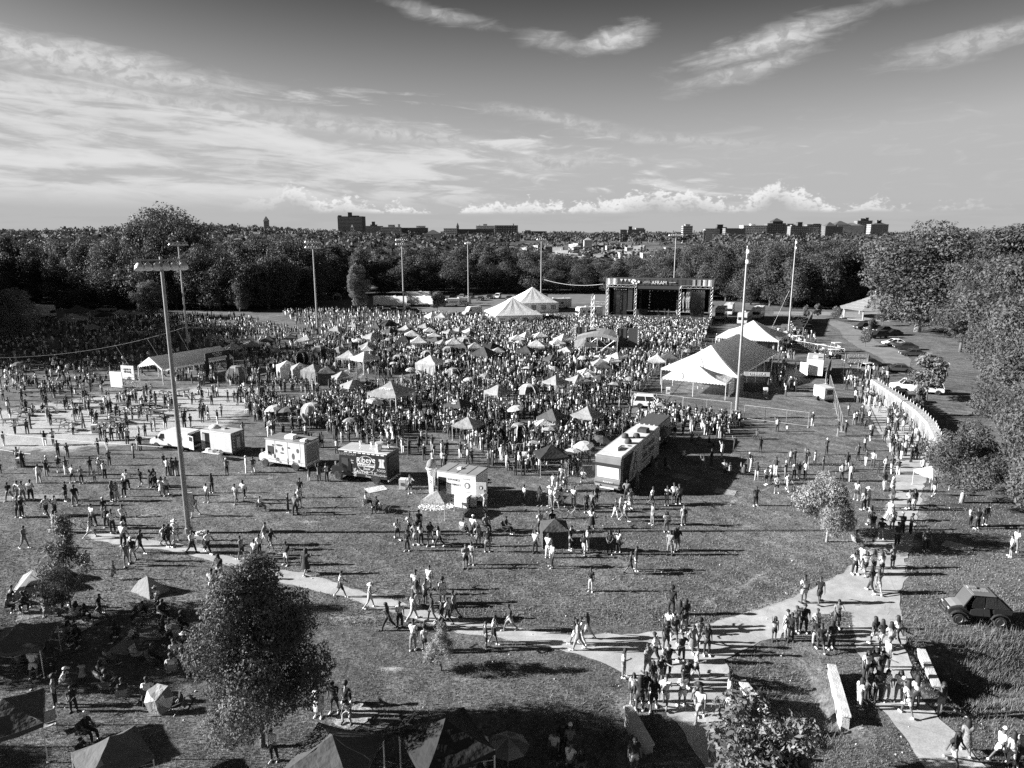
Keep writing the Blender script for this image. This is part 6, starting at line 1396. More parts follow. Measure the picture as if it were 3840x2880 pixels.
umbs(1920, 1440, .434, [(640, 490, 'W'), (745, 440, 'G'), (60, 180, 'W'), (330, 370, 'L'), (215, 490, 'L'), (545, 555, 'W'), (1510, 500, 'G'), (1275, 350, 'L')]); umbs(2280, 1160, .535, [(160, 470, 'L'), (45, 510, 'L'), (585, 135, 'L'), (560, 275, 'L')])
umbs(960, 1440, .434, [(180, 175, 'W'), (290, 195, 'G'), (820, 290, 'L'), (1000, 120, 'W')]); umbs(0, 720, .434, [(900, 1240, 'L'), (170, 1465, 'G')])
x, y = gp(650, 2610); umbrella(x, y, .72, .62, .2, 'striped segmented umbrella tipped on its side among the picnickers', (R(50), R(-52)), .15)
x, y = gp(1905, 2872); umbrella(x, y, .9, .3, .16, 'dark broad umbrella at the foot of the lawn beside the black canopy', (0, 0), -.6)
# beach tents on the left lawn
def beach_tent(px, py, label, c, rz, s=1.0):
    x, y = gp(px, py); t = thing('beach_tent', label, 'beach tent', (x, y, 0), rz, None, s)
    b = B(); b.add([(-1.3, -.9, 0), (1.3, -.9, 0), (1.3, .9, 0), (-1.3, .9, 0), (0, .15, 1.35), (-.65, .5, .95), (.65, .5, .95)], [(1, 2, 6), (6, 2, 3, 5), (5, 3, 0), (0, 4, 5), (5, 4, 6), (1, 6, 4)]); obj('shell', b, 'fabric', t, c)
    b = B(); b.chain([Vector((-1.3, -.9, 0)), Vector((-.7, -.3, .9)), Vector((0, .15, 1.37)), Vector((.7, -.3, .9)), Vector((1.3, -.9, 0))], .015, 4); obj('hoop', b, 'metal', t, .4)
    b = B(); b.box((0, 0, .015), (2.5, 1.7, .03)); obj('floor', b, 'fabric', t, .1)
beach_tent(135, 2215, 'pale dome beach tent on the left lawn below the wispy conifer', .42, .4, 1.1); beach_tent(190, 2178, 'dark dome beach tent behind the pale one on the left lawn', .08, .2, 1.0); beach_tent(565, 2215, 'light patterned beach tent leaning on the left lawn', .3, 2.6, .85)

# picnic blankets
for k, (px, py, c, lab) in enumerate(((300, 2350, .3, 'pale blanket under the sitters by the dome tents'), (560, 2380, .15, 'grey blanket on the shaded grass left of the maple'), (640, 2365, .4, 'light blanket beside the maple edge'), (270, 2420, .08, 'dark blanket under the two sitters below the dome tents'), (480, 2420, .25, 'mid-toned blanket in front of the white-shirted sitter'), (640, 2650, .12, 'dark blanket beside the tipped umbrella'), (2720, 1845, .3, 'patterned blanket in the coach shadow edge'), (1410, 1835, .5, 'pale mat on the grass by the cheesesteak truck wheel'), (3590, 2050, .35, 'pale blanket on the grass beyond the straight path'), (1330, 2690, .3, 'light blanket behind the dark canopy'), (130, 2300, .2, 'grey blanket beside the pale dome tent'), (2560, 1790, .2, 'grey blanket in the deep coach shadow'))):
    x, y = gp(px, py); b = B(); n_ = 7; P = [(-.95 + 1.9 * i / (n_ - 1) + rnd.uniform(-.04, .04), -.7 + 1.4 * j / (n_ - 1) + rnd.uniform(-.04, .04), .02 + .03 * rnd.random()) for j in range(n_) for i in range(n_)]
    b.add(P, [(j * n_ + i, j * n_ + i + 1, (j + 1) * n_ + i + 1, (j + 1) * n_ + i) for j in range(n_ - 1) for i in range(n_ - 1)]); obj('picnic_blanket', b, 'cloth', None, c, (x, y, hgt(x, y)), rnd.uniform(0, 3), label=lab, cat='blanket')
# ================================================================ TOILETS, FENCES, WALLS
def toilet_parts():
    b = B(); hexa(b, (0.03, 1.06, 0, 1.15, .08), (0.03, 1.06, 0, 1.15, 2.05)); body = b.mesh('body', .02)
    b = B(); b.add([(-.03, -.03, 2.03), (1.13, -.03, 2.03), (1.13, 1.18, 2.03), (-.03, 1.18, 2.03), (.12, .12, 2.3), (.98, .12, 2.3), (.98, 1.03, 2.3), (.12, 1.03, 2.3)], [(0, 1, 5, 4), (1, 2, 6, 5), (2, 3, 7, 6), (3, 0, 4, 7), (4, 5, 6, 7), (3, 2, 1, 0)])
    for k in range(3): b.box((.3 + k * .25, .57, 2.31), (.08, .9, .05))
    roof = b.mesh('roof'); b = B(); b.box((.55, -.02, 1.05), (.68, .05, 1.85)); door = b.mesh('door', .01)
    b = B(); b.tube((.95, .95, 2.1), (.95, .95, 2.65), .05); vent = b.mesh('vent_pipe'); b = B(); b.box((.55, .55, .05), (1.2, 1.2, .1)); base = b.mesh('base'); b = B(); b.box((.82, -.055, 1.05), (.06, .03, .16)); hd = b.mesh('handle')
    return body, roof, door, vent, base, hd
TP = toilet_parts()
pts = [Vector((*gp(*p), 0)) for p in ((3258, 1478), (3280, 1496), (3322, 1526), (3372, 1565), (3420, 1604), (3460, 1650), (3490, 1716))]
pos = []; acc = 0
path_len = sum((b_ - a_).length for a_, b_ in zip(pts, pts[1:])); n = int(path_len / 1.2)
for i in range(n + 1):
    s_ = path_len * i / n
    for a_, b_ in zip(pts, pts[1:]):
        l_ = (b_ - a_).length
        if s_ <= l_ + 1e-6: pos.append((a_.lerp(b_, s_ / l_), (b_ - a_).normalized())); break
        s_ -= l_
for i, (p, d_) in enumerate(pos):
    ang = math.atan2(d_.y, d_.x)                              # row runs towards the camera, doors face left
    last = i == len(pos) - 1
    lab = ('end toilet cabin of the row with notice on its side wall' if last else 'far end toilet cabin of the row by the gate' if i == 0 else 'portable toilet cabin in the curved row beside the path')
    t = thing('portable_toilet', lab, 'portable toilet', p, ang + math.pi, 'portable toilets in the curved row')
    t.rotation_euler = (0, 0, ang); t.scale = (1, -1, 1) if False else (1, 1, 1)
    # local y must point away from the doors (to the right of travel towards the camera)
    sgn = -1
    e = t
    for me, nm, mt, c_ in ((TP[0], 'body', 'paint', .32), (TP[1], 'roof', 'fabric', .5), (TP[2], 'door', 'paint', .2 + .16 * ((i * 7) % 3 == 0)), (TP[3], 'vent_pipe', 'paint', .6), (TP[4], 'base', 'matte', .06), (TP[5], 'handle', 'matte', .05)):
        o = obj(nm, me, mt, t, c_); o.rotation_euler = (0, 0, 0)
    if last: letters('notice', 'PORTABLE TOILETS\nplease be safe\n410 285', .13, t, (1.13, .57, 1.6), (R(90), 0, R(90)), .05, .004)
def fence_meshes():
    b = B(); w, h = 3.0, 1.9
    for x_ in (0, w): b.tube((x_, 0, 0), (x_, 0, h), .03, .03, 5)
    for z in (.15, h): b.tube((0, 0, z), (w, 0, z), .025, .025, 5)
    b.box((0, 0, .04), (.15, .7, .08)); b.box((w, 0, .04), (.15, .7, .08)); fr = b.mesh('frame')
    b = B(); n_ = 14
    for k in range(n_ + 9):
        x0 = w * k / n_ - h * .98; x1 = x0 + h * .98
        for sg in (0, 1):
            a_ = [x0, .16, x1, h]; 
            if x0 < 0: a_[1] += -x0 / (x1 - x0) * (h - .16); a_[0] = 0
            if x1 > w: a_[3] -= (x1 - w) / (x1 - x0) * (h - .16); a_[2] = w
            if a_[0] < a_[2]:
                p, q_ = (a_[0], 0, a_[1]), (a_[2], 0, a_[3])
                if sg: p, q_ = (w - a_[0], .004, a_[1]), (w - a_[2], .004, a_[3])
                b.tube(p, q_, .004, .004, 3, False)
    return fr, b.mesh('chain_link')
FM = fence_meshes()
def fence(p0, p1, label, group, screen=None):
    a_, c_ = Vector((*gp(*p0), 0)), Vector((*gp(*p1), 0)); L = (c_ - a_).length; n_ = max(1, round(L / 3.0)); ang = math.atan2((c_ - a_).y, (c_ - a_).x)
    for k in range(n_):
        p = a_.lerp(c_, k / n_); t = thing('fence_panel', label, 'fence', p, ang, group, (L / n_ / 3.0, 1, 1)); obj('frame', FM[0], 'metal', t, .6); obj('chain_link', FM[1], 'metal', t, .3)
        if screen is not None: b = B(); b.quad((0, .03, .1), (3, .03, .1), (3, .03, 1.85), (0, .03, 1.85)); obj('privacy_screen', b, 'fabric', t, screen)
fence((2365, 1510), (2480, 1395), 'chain-link panel between the crowd and the long marquee', 'fence between crowd and marquees'); fence((2480, 1395), (2640, 1292), 'chain-link panel between the crowd and the long marquee', 'fence between crowd and marquees')
fence((2365, 1518), (2560, 1538), 'low chain-link panel in front of the white SUV', 'fence before the white SUV'); fence((2560, 1540), (2740, 1560), 'chain-link panel left of the mast footing', 'fence across the lawn by the mast'); fence((2790, 1572), (3030, 1602), 'chain-link panel across the lawn right of the mast footing', 'fence across the lawn right of the mast')
fence((3110, 1450), (3155, 1620), 'chain-link panel beside the toilet queue', 'fence beside the toilet queue'); fence((2925, 1300), (3165, 1345), 'chain-link panel before the golf carts', 'fence before the golf carts'); fence((3095, 1440), (3115, 1380), 'dark screened fence panel beside the office trailer', 'fence beside the office trailer', .03)
fence((2900, 1205), (3030, 1200), 'chain-link panel behind the row of dark cars', 'fence behind the dark cars'); fence((3010, 1262), (3046, 1196), 'black screened fence panel at the row of dark cars', 'screened fence by the dark cars', .02)
fence((3155, 1400), (3215, 1402), 'chain-link gate panel by the music banner', 'gate fences by the music banner'); fence((3160, 1420), (3260, 1425), 'second row chain-link gate panel below the banner', 'gate fences below the music banner')
fence((470, 1462), (530, 1458), 'crowd barrier panel beside the display walls', 'barriers beside the display walls'); fence((1330, 1445), (1420, 1425), 'crowd barrier panel behind the feather flag', 'barriers behind the feather flag')
# banner, signs
x, y = gp(3207, 1400); t = thing('music_banner', 'white music banner on a tall fence frame at the gate', 'banner', (x, y, 0), -.08)
b = B(); b.quad((-1.9, -.02, 1.9), (1.9, -.02, 1.9), (1.9, -.02, 3.4), (-1.9, -.02, 3.4)); o = obj('cloth', b, 'fabric', t, .75); letters('lettering', 'amazon music', .5, o, (0, -.04, 2.75), ry, .05, .004)
for xx in (-1.9, 1.9): b = B(); b.tube((xx, 0, 0), (xx, 0, 3.45), .04); obj('post', b, 'metal', t, .5)
b = B(); b.tube((-1.9, 0, 3.42), (1.9, 0, 3.42), .03); obj('crossbar', b, 'metal', t, .5)
x, y = gp(2830, 1465); t = thing('food_stall', 'food stall with white fascia sign at the side of the long marquee', 'stall', (x, y, 0), -.15)
b = B(); b.box((0, 0, .55), (3.6, 1.4, 1.1)); obj('counter', b.mesh('counter', .02), 'matte', t, .06); b = B(); b.box((0, -.75, 2.75), (3.8, .08, .65)); o = obj('fascia_sign', b.mesh('fascia_sign', .01), 'paint', t, .55); letters('lettering', 'TAHARKA', .52, o, (0, -.81, 2.75), ry, .85, .012); b = B(); b.box((0, 0, 2.45), (3.7, 1.5, .06)); obj('roof', b, 'paint', t, .4)
for xx in (-1.8, 1.8): b = B(); b.box((xx, 0, 1.25), (.06, 1.4, 2.4)); obj('side_panel', b, 'matte', t, .07)
x, y = gp(1340, 1450); t = thing('feather_flag', 'tall white feather flag at the near edge of the canopies', 'flag', (x, y, 0), .1)
b = B(); P = []
for k in range(11): u = k / 10; wd = .95 * math.sin(math.pi * (.08 + .86 * u)) ** .7; P += [(.04 + .1 * u, 0, .9 + 3.0 * u), (.04 + .1 * u + wd, .08 * math.sin(k), .9 + 3.0 * u + .12)]
b.add(P, [(2 * k, 2 * k + 1, 2 * k + 3, 2 * k + 2) for k in range(10)]); obj('banner_cloth', b, 'fabric', t, .7); b = B(); b.chain([Vector((0, 0, 0)), Vector((.05, 0, 2.5)), Vector((.2, 0, 4.1))], [.03, .02, .012], 5); obj('pole', b, 'metal', t, .3)
# concrete parapets of the two footbridges
def parapet(px0, px1, hh, label, face):
    a_, c_ = Vector((*gp(*px0, hh), 0)), Vector((*gp(*px1, hh), 0)); d_ = c_ - a_; L = d_.length; ang = math.atan2(d_.y, d_.x)
    t = thing('bridge_parapet', label, 'concrete wall', (a_.x, a_.y, 0), ang)
    b = B(); z0_ = -1.35; prof_ = [(-.15, 0), (-.15, hh - .12), (L + .15, hh - .12), (L + .15, 0), (L + .15, z0_), (L * .74, z0_)]
    for k in range(9): q_ = math.pi * k / 8; prof_.append((L * .5 + math.cos(q_) * L * .24, z0_ + .5 + math.sin(q_) * .75))
    prof_ += [(L * .26, z0_), (-.15, z0_)]; b.prism(prof_, -.18, .18); obj('wall', b.mesh('wall'), 'concrete', t, .36)
    b = B(); b.box((L / 2, 0, hh - .05), (L + .45, .46, .14)); obj('coping', b.mesh('coping', .02), 'concrete', t, .48)
parapet((2360, 2655), (2432, 2780), .55, 'arched concrete parapet left of the footpath where the crowd passes', 0); parapet((2790, 2560), (2905, 2705), .55, 'low concrete parapet between footpath and large-leaved tree', 0); parapet((3122, 2500), (3172, 2672), .6, 'tall sunlit concrete parapet beside the straight footpath', 0); parapet((3458, 2440), (3510, 2560), .22, 'short shaded concrete parapet on the swale side of the footpath', 0)
# ================================================================ FURNITURE AND SMALL THINGS
def picnic_meshes():
    b = B()
    tops = []
    for k in range(5): c = B(); c.box((0, -.3 + k * .15, .74), (1.8, .135, .04)); tops.append(c.mesh('plank'))
    bn = []
    for s_ in (-1, 1):
        for k in range(2): c = B(); c.box((0, s_ * (.62 + k * .15), .44), (1.8, .135, .04)); bn.append(c.mesh('plank'))
    lg = []
    for xx in (-.65, .65): c = B(); c.tube((xx, -.25, .72), (xx, -.62, 0), .04, .04, 4); c.tube((xx, .25, .72), (xx, .62, 0), .04, .04, 4); c.tube((xx, -.72, .42), (xx, .72, .42), .035, .035, 4); lg.append(c.mesh('leg_frame'))
    return tops + bn, lg
PT = picnic_meshes()
picn = None
for (px, py) in ((295, 1530), (370, 1545), (480, 1465), (240, 1520), (430, 1585), (455, 1530), (560, 1530), (590, 1560), (540, 1550), (620, 1485), (655, 1540), (70, 1560), (95, 1545), (220, 1590), (390, 1600), (250, 1615), (325, 1505), (690, 1480), (180, 1545), (40, 1592)):
    x, y = gp(px, py); t = thing('picnic_table', 'dark wooden picnic table with benches on the dirt ground', 'picnic table', (x, y, 0), rnd.uniform(-.6, .6), 'picnic tables on the dirt ground')
    for me in PT[0]: obj('plank', me, 'wood', t, .10)
    for me in PT[1]: obj('leg_frame', me, 'wood', t, .07)
def chair_meshes():
    b = B(); b.add([(-.26, -.24, .42), (.26, -.24, .42), (.26, .2, .36), (-.26, .2, .36), (0, 0, .33)], [(0, 1, 4), (1, 2, 4), (2, 3, 4), (3, 0, 4)]); seat = b.mesh('seat'); b = B(); b.add([(-.26, .2, .37), (.26, .2, .37), (.28, .36, .9), (-.28, .36, .9), (0, .33, .6)], [(0, 1, 4), (1, 2, 4), (2, 3, 4), (3, 0, 4)]); back = b.mesh('backrest')
    lg = []
    for s_ in (-1, 1): c = B(); c.tube((s_ * .28, -.26, 0), (s_ * .28, .28, .5), .014, .014, 4); lg.append(c.mesh('leg')); c = B(); c.tube((s_ * .28, .3, 0), (s_ * .28, -.26, .44), .014, .014, 4); c.tube((s_ * .28, .25, .3), (s_ * .29, .37, .92), .014, .014, 4); lg.append(c.mesh('leg')); c = B(); c.box((s_ * .3, -.02, .6), (.05, .5, .03)); lg.append(c.mesh('armrest'))
    return seat, back, lg
CH = chair_meshes()
def chair(x, y, rz, c, label, group='folding camp chairs on the lawn'):
    t = thing('camp_chair', label, 'chair', (x, y, hgt(x, y)), rz, group); obj('seat', CH[0], 'cloth', t, c); obj('backrest', CH[1], 'cloth', t, c)
    for me in CH[2]: obj(me.name.split('.')[0], me, 'metal', t, .2)
# litter bins (card boxes), bicycles, cables, litter
def waste_box(px, py, label, full=False):
    x, y = gp(px, py); t = thing('waste_box', label, 'bin', (x, y, 0), rnd.uniform(-.4, .4)); b = B(); b.box((0, 0, .5), (.62, .62, 1.0), 0, 1.05); obj('carton', b.mesh('carton', .015), 'matte', t, .6); b = B(); b.box((0, -.335, .55), (.3, .02, .3)); obj('printed_mark', b, 'matte', t, .12)
    if full:
        b = B()
        for k in range(26): b.box((rnd.uniform(-.28, .28), rnd.uniform(-.28, .28), 1.0 + rnd.uniform(0, .25)), (.16, .14, .12), rnd.uniform(0, 3))
        obj('rubbish_heap', b, 'matte', t, .55, kind='stuff')
waste_box(755, 2048, 'overflowing white carton bin carried across the path by two people', True); waste_box(357, 1622, 'white carton bin on the dirt ground by the tables'); waste_box(955, 1530, 'white carton bin at the edge of the dirt ground'); waste_box(1962, 1730, 'white carton bin on the lawn left of the black low canopy'); waste_box(2870, 1478, 'white carton bin beside the food stall'); waste_box(2505, 1477, 'white carton bin under the smaller marquee edge'); waste_box(1512, 1832, 'tall pale carton beside the cheesesteak truck'); waste_box(80, 1750, 'large pale carton at the left edge of the lawn'); waste_box(1512, 1440, 'white carton bin among the pods in the crowd')
def bicycle(px, py, rz, label, lean=.1):
    x, y = gp(px, py); t = thing('bicycle', label, 'bicycle', (x, y, 0), rz); t.rotation_euler = (lean, 0, rz)
    for xx in (-.52, .52):
        b = B(); n_ = 20; P = []
        for k in range(n_):
            q_ = 2 * math.pi * k / n_
            for r_, yy in ((.33, -.02), (.33, .02), (.29, .02), (.29, -.02)): P.append((xx + math.cos(q_) * r_, yy, .34 + math.sin(q_) * r_))
        b.add(P, [(4 * k + j, 4 * k + (j + 1) % 4, 4 * ((k + 1) % n_) + (j + 1) % 4, 4 * ((k + 1) % n_) + j) for k in range(n_) for j in range(4)])
        for k in range(6): q_ = math.pi * k / 6; b.tube((xx - math.cos(q_) * .3, 0, .34 - math.sin(q_) * .3), (xx + math.cos(q_) * .3, 0, .34 + math.sin(q_) * .3), .005, .005, 3)
        obj('wheel', b, 'rubber', t, .03)
    b = B()
    for a_, c_ in (((-.52, 0, .34), (-.12, 0, .34)), ((-.12, 0, .34), (-.22, 0, .82)), ((-.52, 0, .34), (-.2, 0, .75)), ((-.12, 0, .34), (.36, 0, .78)), ((-.2, 0, .75), (.36, 0, .8)), ((.36, 0, .85), (.52, 0, .34)), ((.34, 0, .8), (.32, 0, 1.0))): b.tube(a_, c_, .02, .02, 5)
    obj('frame', b, 'paint', t, .6); b = B(); b.tube((.32, -.28, 1.0), (.32, .28, 1.0), .015); obj('handlebar', b, 'metal', t, .2); b = B(); b.box((-.23, 0, .86), (.26, .13, .06), 0, .7); obj('saddle', b, 'matte', t, .03)
bicycle(2060, 1945, .2, 'dark bicycle parked behind the low walled tent'); bicycle(2140, 1942, .3, 'pale bicycle parked behind the low walled tent'); bicycle(1530, 2735, .6, 'bicycle standing beside the black steep canopy'); bicycle(295, 1985, .1, 'bicycle wheeled along the path among walkers')
def cable(p0, p1, sag, label, r=.03, n_=16, c=.35):
    a_, c_ = Vector(p0), Vector(p1); P = [a_.lerp(c_, k / n_) - Vector((0, 0, sag * 4 * (k / n_) * (1 - k / n_))) for k in range(n_ + 1)]; b = B(); b.chain(P, r, 4); obj('hanging_cable', b, 'rubber', None, c, label=label, cat='cable')
def P3(px, py, z): return (*gp(px, py, z), z)
cable(P3(0, 1342, 5), P3(690, 1228, 7), 1.2, 'string light cable over the seated shaded crowd', .035); cable(P3(690, 1228, 7), P3(1165, 1170, 7), 1.2, 'string light cable between the two masts over the shade', .035)
for k, (px, py, z) in enumerate(((430, 1292, 5.1), (552, 1270, 5.6), (615, 1255, 6.1), (665, 1240, 6.6))): x0 = Vector(P3(px, py, z)); cable(x0, (x0.x + 3.5, x0.y - 1, .0), 0, ['guy rope nearest the display walls under the string lights', 'guy rope over the entrance tent ridge', 'guy rope right of the entrance tent ridge', 'guy rope beside the shaded mast'][k], .018, 1, .4)
cable(P3(0, 1626, 1.6), P3(610, 1676, 1.5), .1, 'white rope line from the lawn edge to the van', .025, 8, .75); cable(P3(0, 1685, 1.3), P3(115, 1702, 1.3), .05, 'short white rope at the left lawn edge', .025, 4, .7)
cable(P3(2040, 1048, 12), P3(2262, 1065, 12), .8, 'sagging cable from the marquee mast to the stage', .05); cable(P3(2960, 1090, 12), P3(2890, 1240, .3), .0, 'stay rope of the far mast', .04, 2, .5); cable(P3(2775, 1243, 7), P3(2480, 1420, 3), .4, 'cable from the footing mast to the smaller marquee', .03)
b = B()
r_ = random.Random(3)
for k in range(170):
    px, py = r_.uniform(0, 3840), 1720 + 1130 * r_.random() ** 1.2; x, y = gp(px, py); z = hgt(x, y) + .02; s_ = r_.uniform(.03, .10); b.box((x, y, z + .02), (s_, s_ * r_.uniform(.5, 1), .04), r_.uniform(0, 3), .8)
obj('litter', b, 'matte', None, .62, kind='stuff', label='scraps of white paper and cups scattered on the grass', cat='litter')
b = B()
cx_, cy_ = gp(1635, 1900)
for k in range(330):
    a_, q_ = r_.uniform(0, 6.28), r_.random() ** .5; b.box((cx_ + math.cos(a_) * q_ * 1.6, cy_ + math.sin(a_) * q_ * .95, .03), (r_.uniform(.06, .16), r_.uniform(.05, .1), .04), r_.uniform(0, 3), .7)
obj('paper_scraps', b, 'matte', None, .75, kind='stuff', label='heap of white paper cups under the small canopy by the ice trailer', cat='litter')
# ================================================================ PEOPLE
def fk(p):
    """joint positions of a figure facing -y; p: dict of angles in degrees"""
    J = {}; s, c = math.sin, math.cos
    lean = R(p.get('lean', 0))
    def tor(x, y, z):                                       # torso point relative to pelvis, leaning forward
        return Vector((x, y * c(lean) - z * s(lean), z * c(lean) + y * s(lean)))
    J['pel'] = Vector((0, 0, 0)); J['waist'] = tor(0, 0, .17); J['chest'] = tor(0, .005, .37); J['nb'] = tor(0, .01, .52); J['neck'] = tor(0, -.005, .58)
    hl = Vector((0, -.02, 0)); J['h1'] = J['neck'] + Vector((0, -.015, .06)) + hl; J['h2'] = J['h1'] + Vector((0, 0, .10)); J['h3'] = J['h2'] + Vector((0, .005, .075))
    for i, sd in enumerate((-1, 1)):
        a, k = (R(v) for v in p['legs'][i][:2]); sp = p['legs'][i][2] if len(p['legs'][i]) > 2 else .02
        hip = Vector((sd * .095, 0, -.02)); knee = hip + .43 * Vector((sd * sp, -s(a), -c(a))).normalized(); ank = knee + .42 * Vector((sd * sp * .5, -s(a - k), -c(a - k))).normalized()
        f = a - k; toe = ank + Vector((sd * .03, -.15 * max(.35, c(f)) , -.04 - .10 * max(0, s(-f))))
        J[f'hip{i}'], J[f'knee{i}'], J[f'ank{i}'], J[f'toe{i}'] = hip, knee, ank, toe
        a, ab, e, inn = (R(v) for v in p['arms'][i]); sh = tor(sd * .185, .01, .46)
        el = sh + .29 * Vector((sd * s(ab), -s(a) * c(ab), -c(a) * c(ab))).normalized()
        fd = Vector((sd * (s(ab) * .5 - s(inn)), -s(a + e), -c(a + e))).normalized(); wr = el + .25 * fd; pa = wr + .09 * fd
        J[f'sh{i}'], J[f'el{i}'], J[f'wr{i}'], J[f'pa{i}'], J[f'fd{i}'] = sh, el, wr, pa, fd
    low = min([J['ank0'].z - .085, J['ank1'].z - .085, J['pel'].z - .13, J['toe0'].z - .02, J['toe1'].z - .02] + ([] if p.get('seat') is None else []))
    dz = -low if p.get('seat') is None else p['seat'] + .11
    for k in J:
        if not k.startswith('fd'): J[k] = J[k] + Vector((0, 0, dz))
    return J
def skin(name, V, E_, rad, sub=1):
    me = bpy.data.meshes.new(name); me.from_pydata([tuple(v) for v in V], E_, []); o = bpy.data.objects.new(name, me); COL.objects.link(o)
    o.modifiers.new('skin', 'SKIN'); 
    sv = me.skin_vertices[0].data
    for i, r_ in enumerate(rad): sv[i].radius = r_ if isinstance(r_, tuple) else (r_, r_); sv[i].use_root = (i == 0)
    m_ = o.modifiers.new('sub', 'SUBSURF'); m_.levels = sub; m_.render_levels = sub
    bpy.context.view_layer.update()
    out = bpy.data.meshes.new_from_object(o.evaluated_get(bpy.context.evaluated_depsgraph_get()))
    bpy.data.objects.remove(o); out.name = name
    out.polygons.foreach_set('use_smooth', [True] * len(out.polygons))
    return out
def merge(me, b):
    """append collected geometry to a mesh"""
    bm = bmesh.new(); bm.from_mesh(me); t_ = b.mesh('tmp'); bm.from_mesh(t_); bm.to_mesh(me); bm.free(); bpy.data.meshes.remove(t_); return me
def figure(name, p):
    J = fk(p); K = ['pel', 'waist', 'chest', 'nb', 'neck', 'h1', 'h2', 'h3']; rad = [(.125, .115), (.115, .10), (.14, .105), (.065, .06), .05, (.075, .08), (.085, .098), (.055, .065)]
    E_ = [(i, i + 1) for i in range(7)]; V = [J[k] for k in K]
    for i in (0, 1):
        o = len(V); V += [J[f'hip{i}'], J[f'hip{i}'].lerp(J[f'knee{i}'], .5), J[f'knee{i}'], J[f'knee{i}'].lerp(J[f'ank{i}'], .35), J[f'ank{i}'], J[f'toe{i}']]; rad += [.095, .078, .055, .058, .038, (.035, .028)]
        E_ += [(0, o), (o, o + 1), (o + 1, o + 2), (o + 2, o + 3), (o + 3, o + 4), (o + 4, o + 5)]
        o = len(V); V += [J[f'sh{i}'], J[f'el{i}'], J[f'wr{i}'], J[f'pa{i}']]; rad += [.058, .042, .030, (.038, .022)]; E_ += [(2, o), (o, o + 1), (o + 1, o + 2), (o + 2, o + 3)]
    body = skin(name, V, E_, rad)
    b = B()
    for i, sd in enumerate((-1, 1)):
        fd = J[f'fd{i}']; u = fd.orthogonal().normalized(); u = (Vector((0, 1, 0)) - fd * fd.y); u = u.normalized() if u.length > .1 else fd.orthogonal().normalized(); w = fd.cross(u)
        for k, ln in enumerate((.065, .078, .072, .055)):
            r0 = J[f'pa{i}'] + u * (.027 - .018 * k) - fd * .015; m_ = r0 + fd * ln * .6; b.chain([r0, m_, m_ + fd * ln * .4 - w * sd * .022], [.009, .0085, .006], 4)
        r0 = J[f'wr{i}'] + fd * .03 + u * .03; b.chain([r0, r0 + u * .025 + fd * .03, r0 + u * .032 + fd * .065], [.011, .010, .007], 4)
    h = J['h2']; b.add([h + Vector((-.014, -.095, -.015)), h + Vector((.014, -.095, -.015)), h + Vector((0, -.125, -.02)), h + Vector((0, -.096, .03))], [(0, 1, 2), (1, 3, 2), (3, 0, 2)])
    for sd in (-1, 1): b.lathe([(.005, -.03), (.02, -.01), (.02, .015), (.006, .03)], 6, tuple(h + Vector((sd * .088, .0, -.005))), .5, 1)
    merge(body, b)
    M_ = {'body': body}
    M_['shirt'] = skin('top', [J['pel'] + Vector((0, 0, .0)), J['waist'], J['chest'], J['nb'] - Vector((0, 0, .02)), J['sh0'], J['sh0'].lerp(J['el0'], .72), J['sh1'], J['sh1'].lerp(J['el1'], .72)], [(0, 1), (1, 2), (2, 3), (2, 4), (4, 5), (2, 6), (6, 7)], [(.155, .14), (.15, .13), (.168, .132), (.09, .08), .085, .066, .085, .066])
    def legs(nm, f, r0, r1, r2):
        V = [J['pel'] + Vector((0, 0, .05)), J['pel'] - Vector((0, 0, .04))]; E2 = [(0, 1)]; rr = [(.145, .13), (.15, .135)]
        for i in (0, 1):
            o = len(V); hip, kn, an = J[f'hip{i}'], J[f'knee{i}'], J[f'ank{i}']
            if f <= 1: V += [hip.lerp(kn, .3), hip.lerp(kn, f)]; rr += [r0, r1]; E2 += [(1, o), (o, o + 1)]
            else: V += [hip.lerp(kn, .3), kn, kn.lerp(an, .93)]; rr += [r0, r1, r2]; E2 += [(1, o), (o, o + 1), (o + 1, o + 2)]
        return skin(nm, V, E2, rr)
    M_['shorts'] = legs('shorts', .92, .105, .088, 0); M_['trousers'] = legs('trousers', 2, .105, .078, .06)
    if p.get('seat') is None and not p.get('ground'):
        kc = (J['knee0'] + J['knee1']) / 2; b = B(); n_ = 12; P = []
        for (r_, u) in ((.135, -.18), (.155, 0), (.19, .35), (.225, .8), (.25, 1.15)):
            c_ = J['pel'].lerp(kc, u) if u > 0 else J['pel'] + Vector((0, 0, -u))
            for k in range(n_): q_ = 2 * math.pi * k / n_; P.append((c_.x + math.cos(q_) * r_ * (1.05 + .06 * math.sin(3 * q_)), c_.y + math.sin(q_) * r_ * .92, c_.z))
        b.add(P, [(i * n_ + k, i * n_ + (k + 1) % n_, (i + 1) * n_ + (k + 1) % n_, (i + 1) * n_ + k) for i in range(4) for k in range(n_)]); M_['skirt'] = b.mesh('skirt', smoothed=True)
    for i in (0, 1):
        an, to = J[f'ank{i}'], J[f'toe{i}']; d_ = (to - an); d_.normalize(); b = B(); b.chain([an - Vector((0, -.05, .045)) - d_ * .02, an.lerp(to, .45) - Vector((0, 0, .02)), to + d_ * .07], [.05, .052, .036], 8); M_[f'shoe{i}'] = b.mesh('shoe', smoothed=True)
    M_['head'] = J['h2']; M_['back'] = J['chest']
    return M_
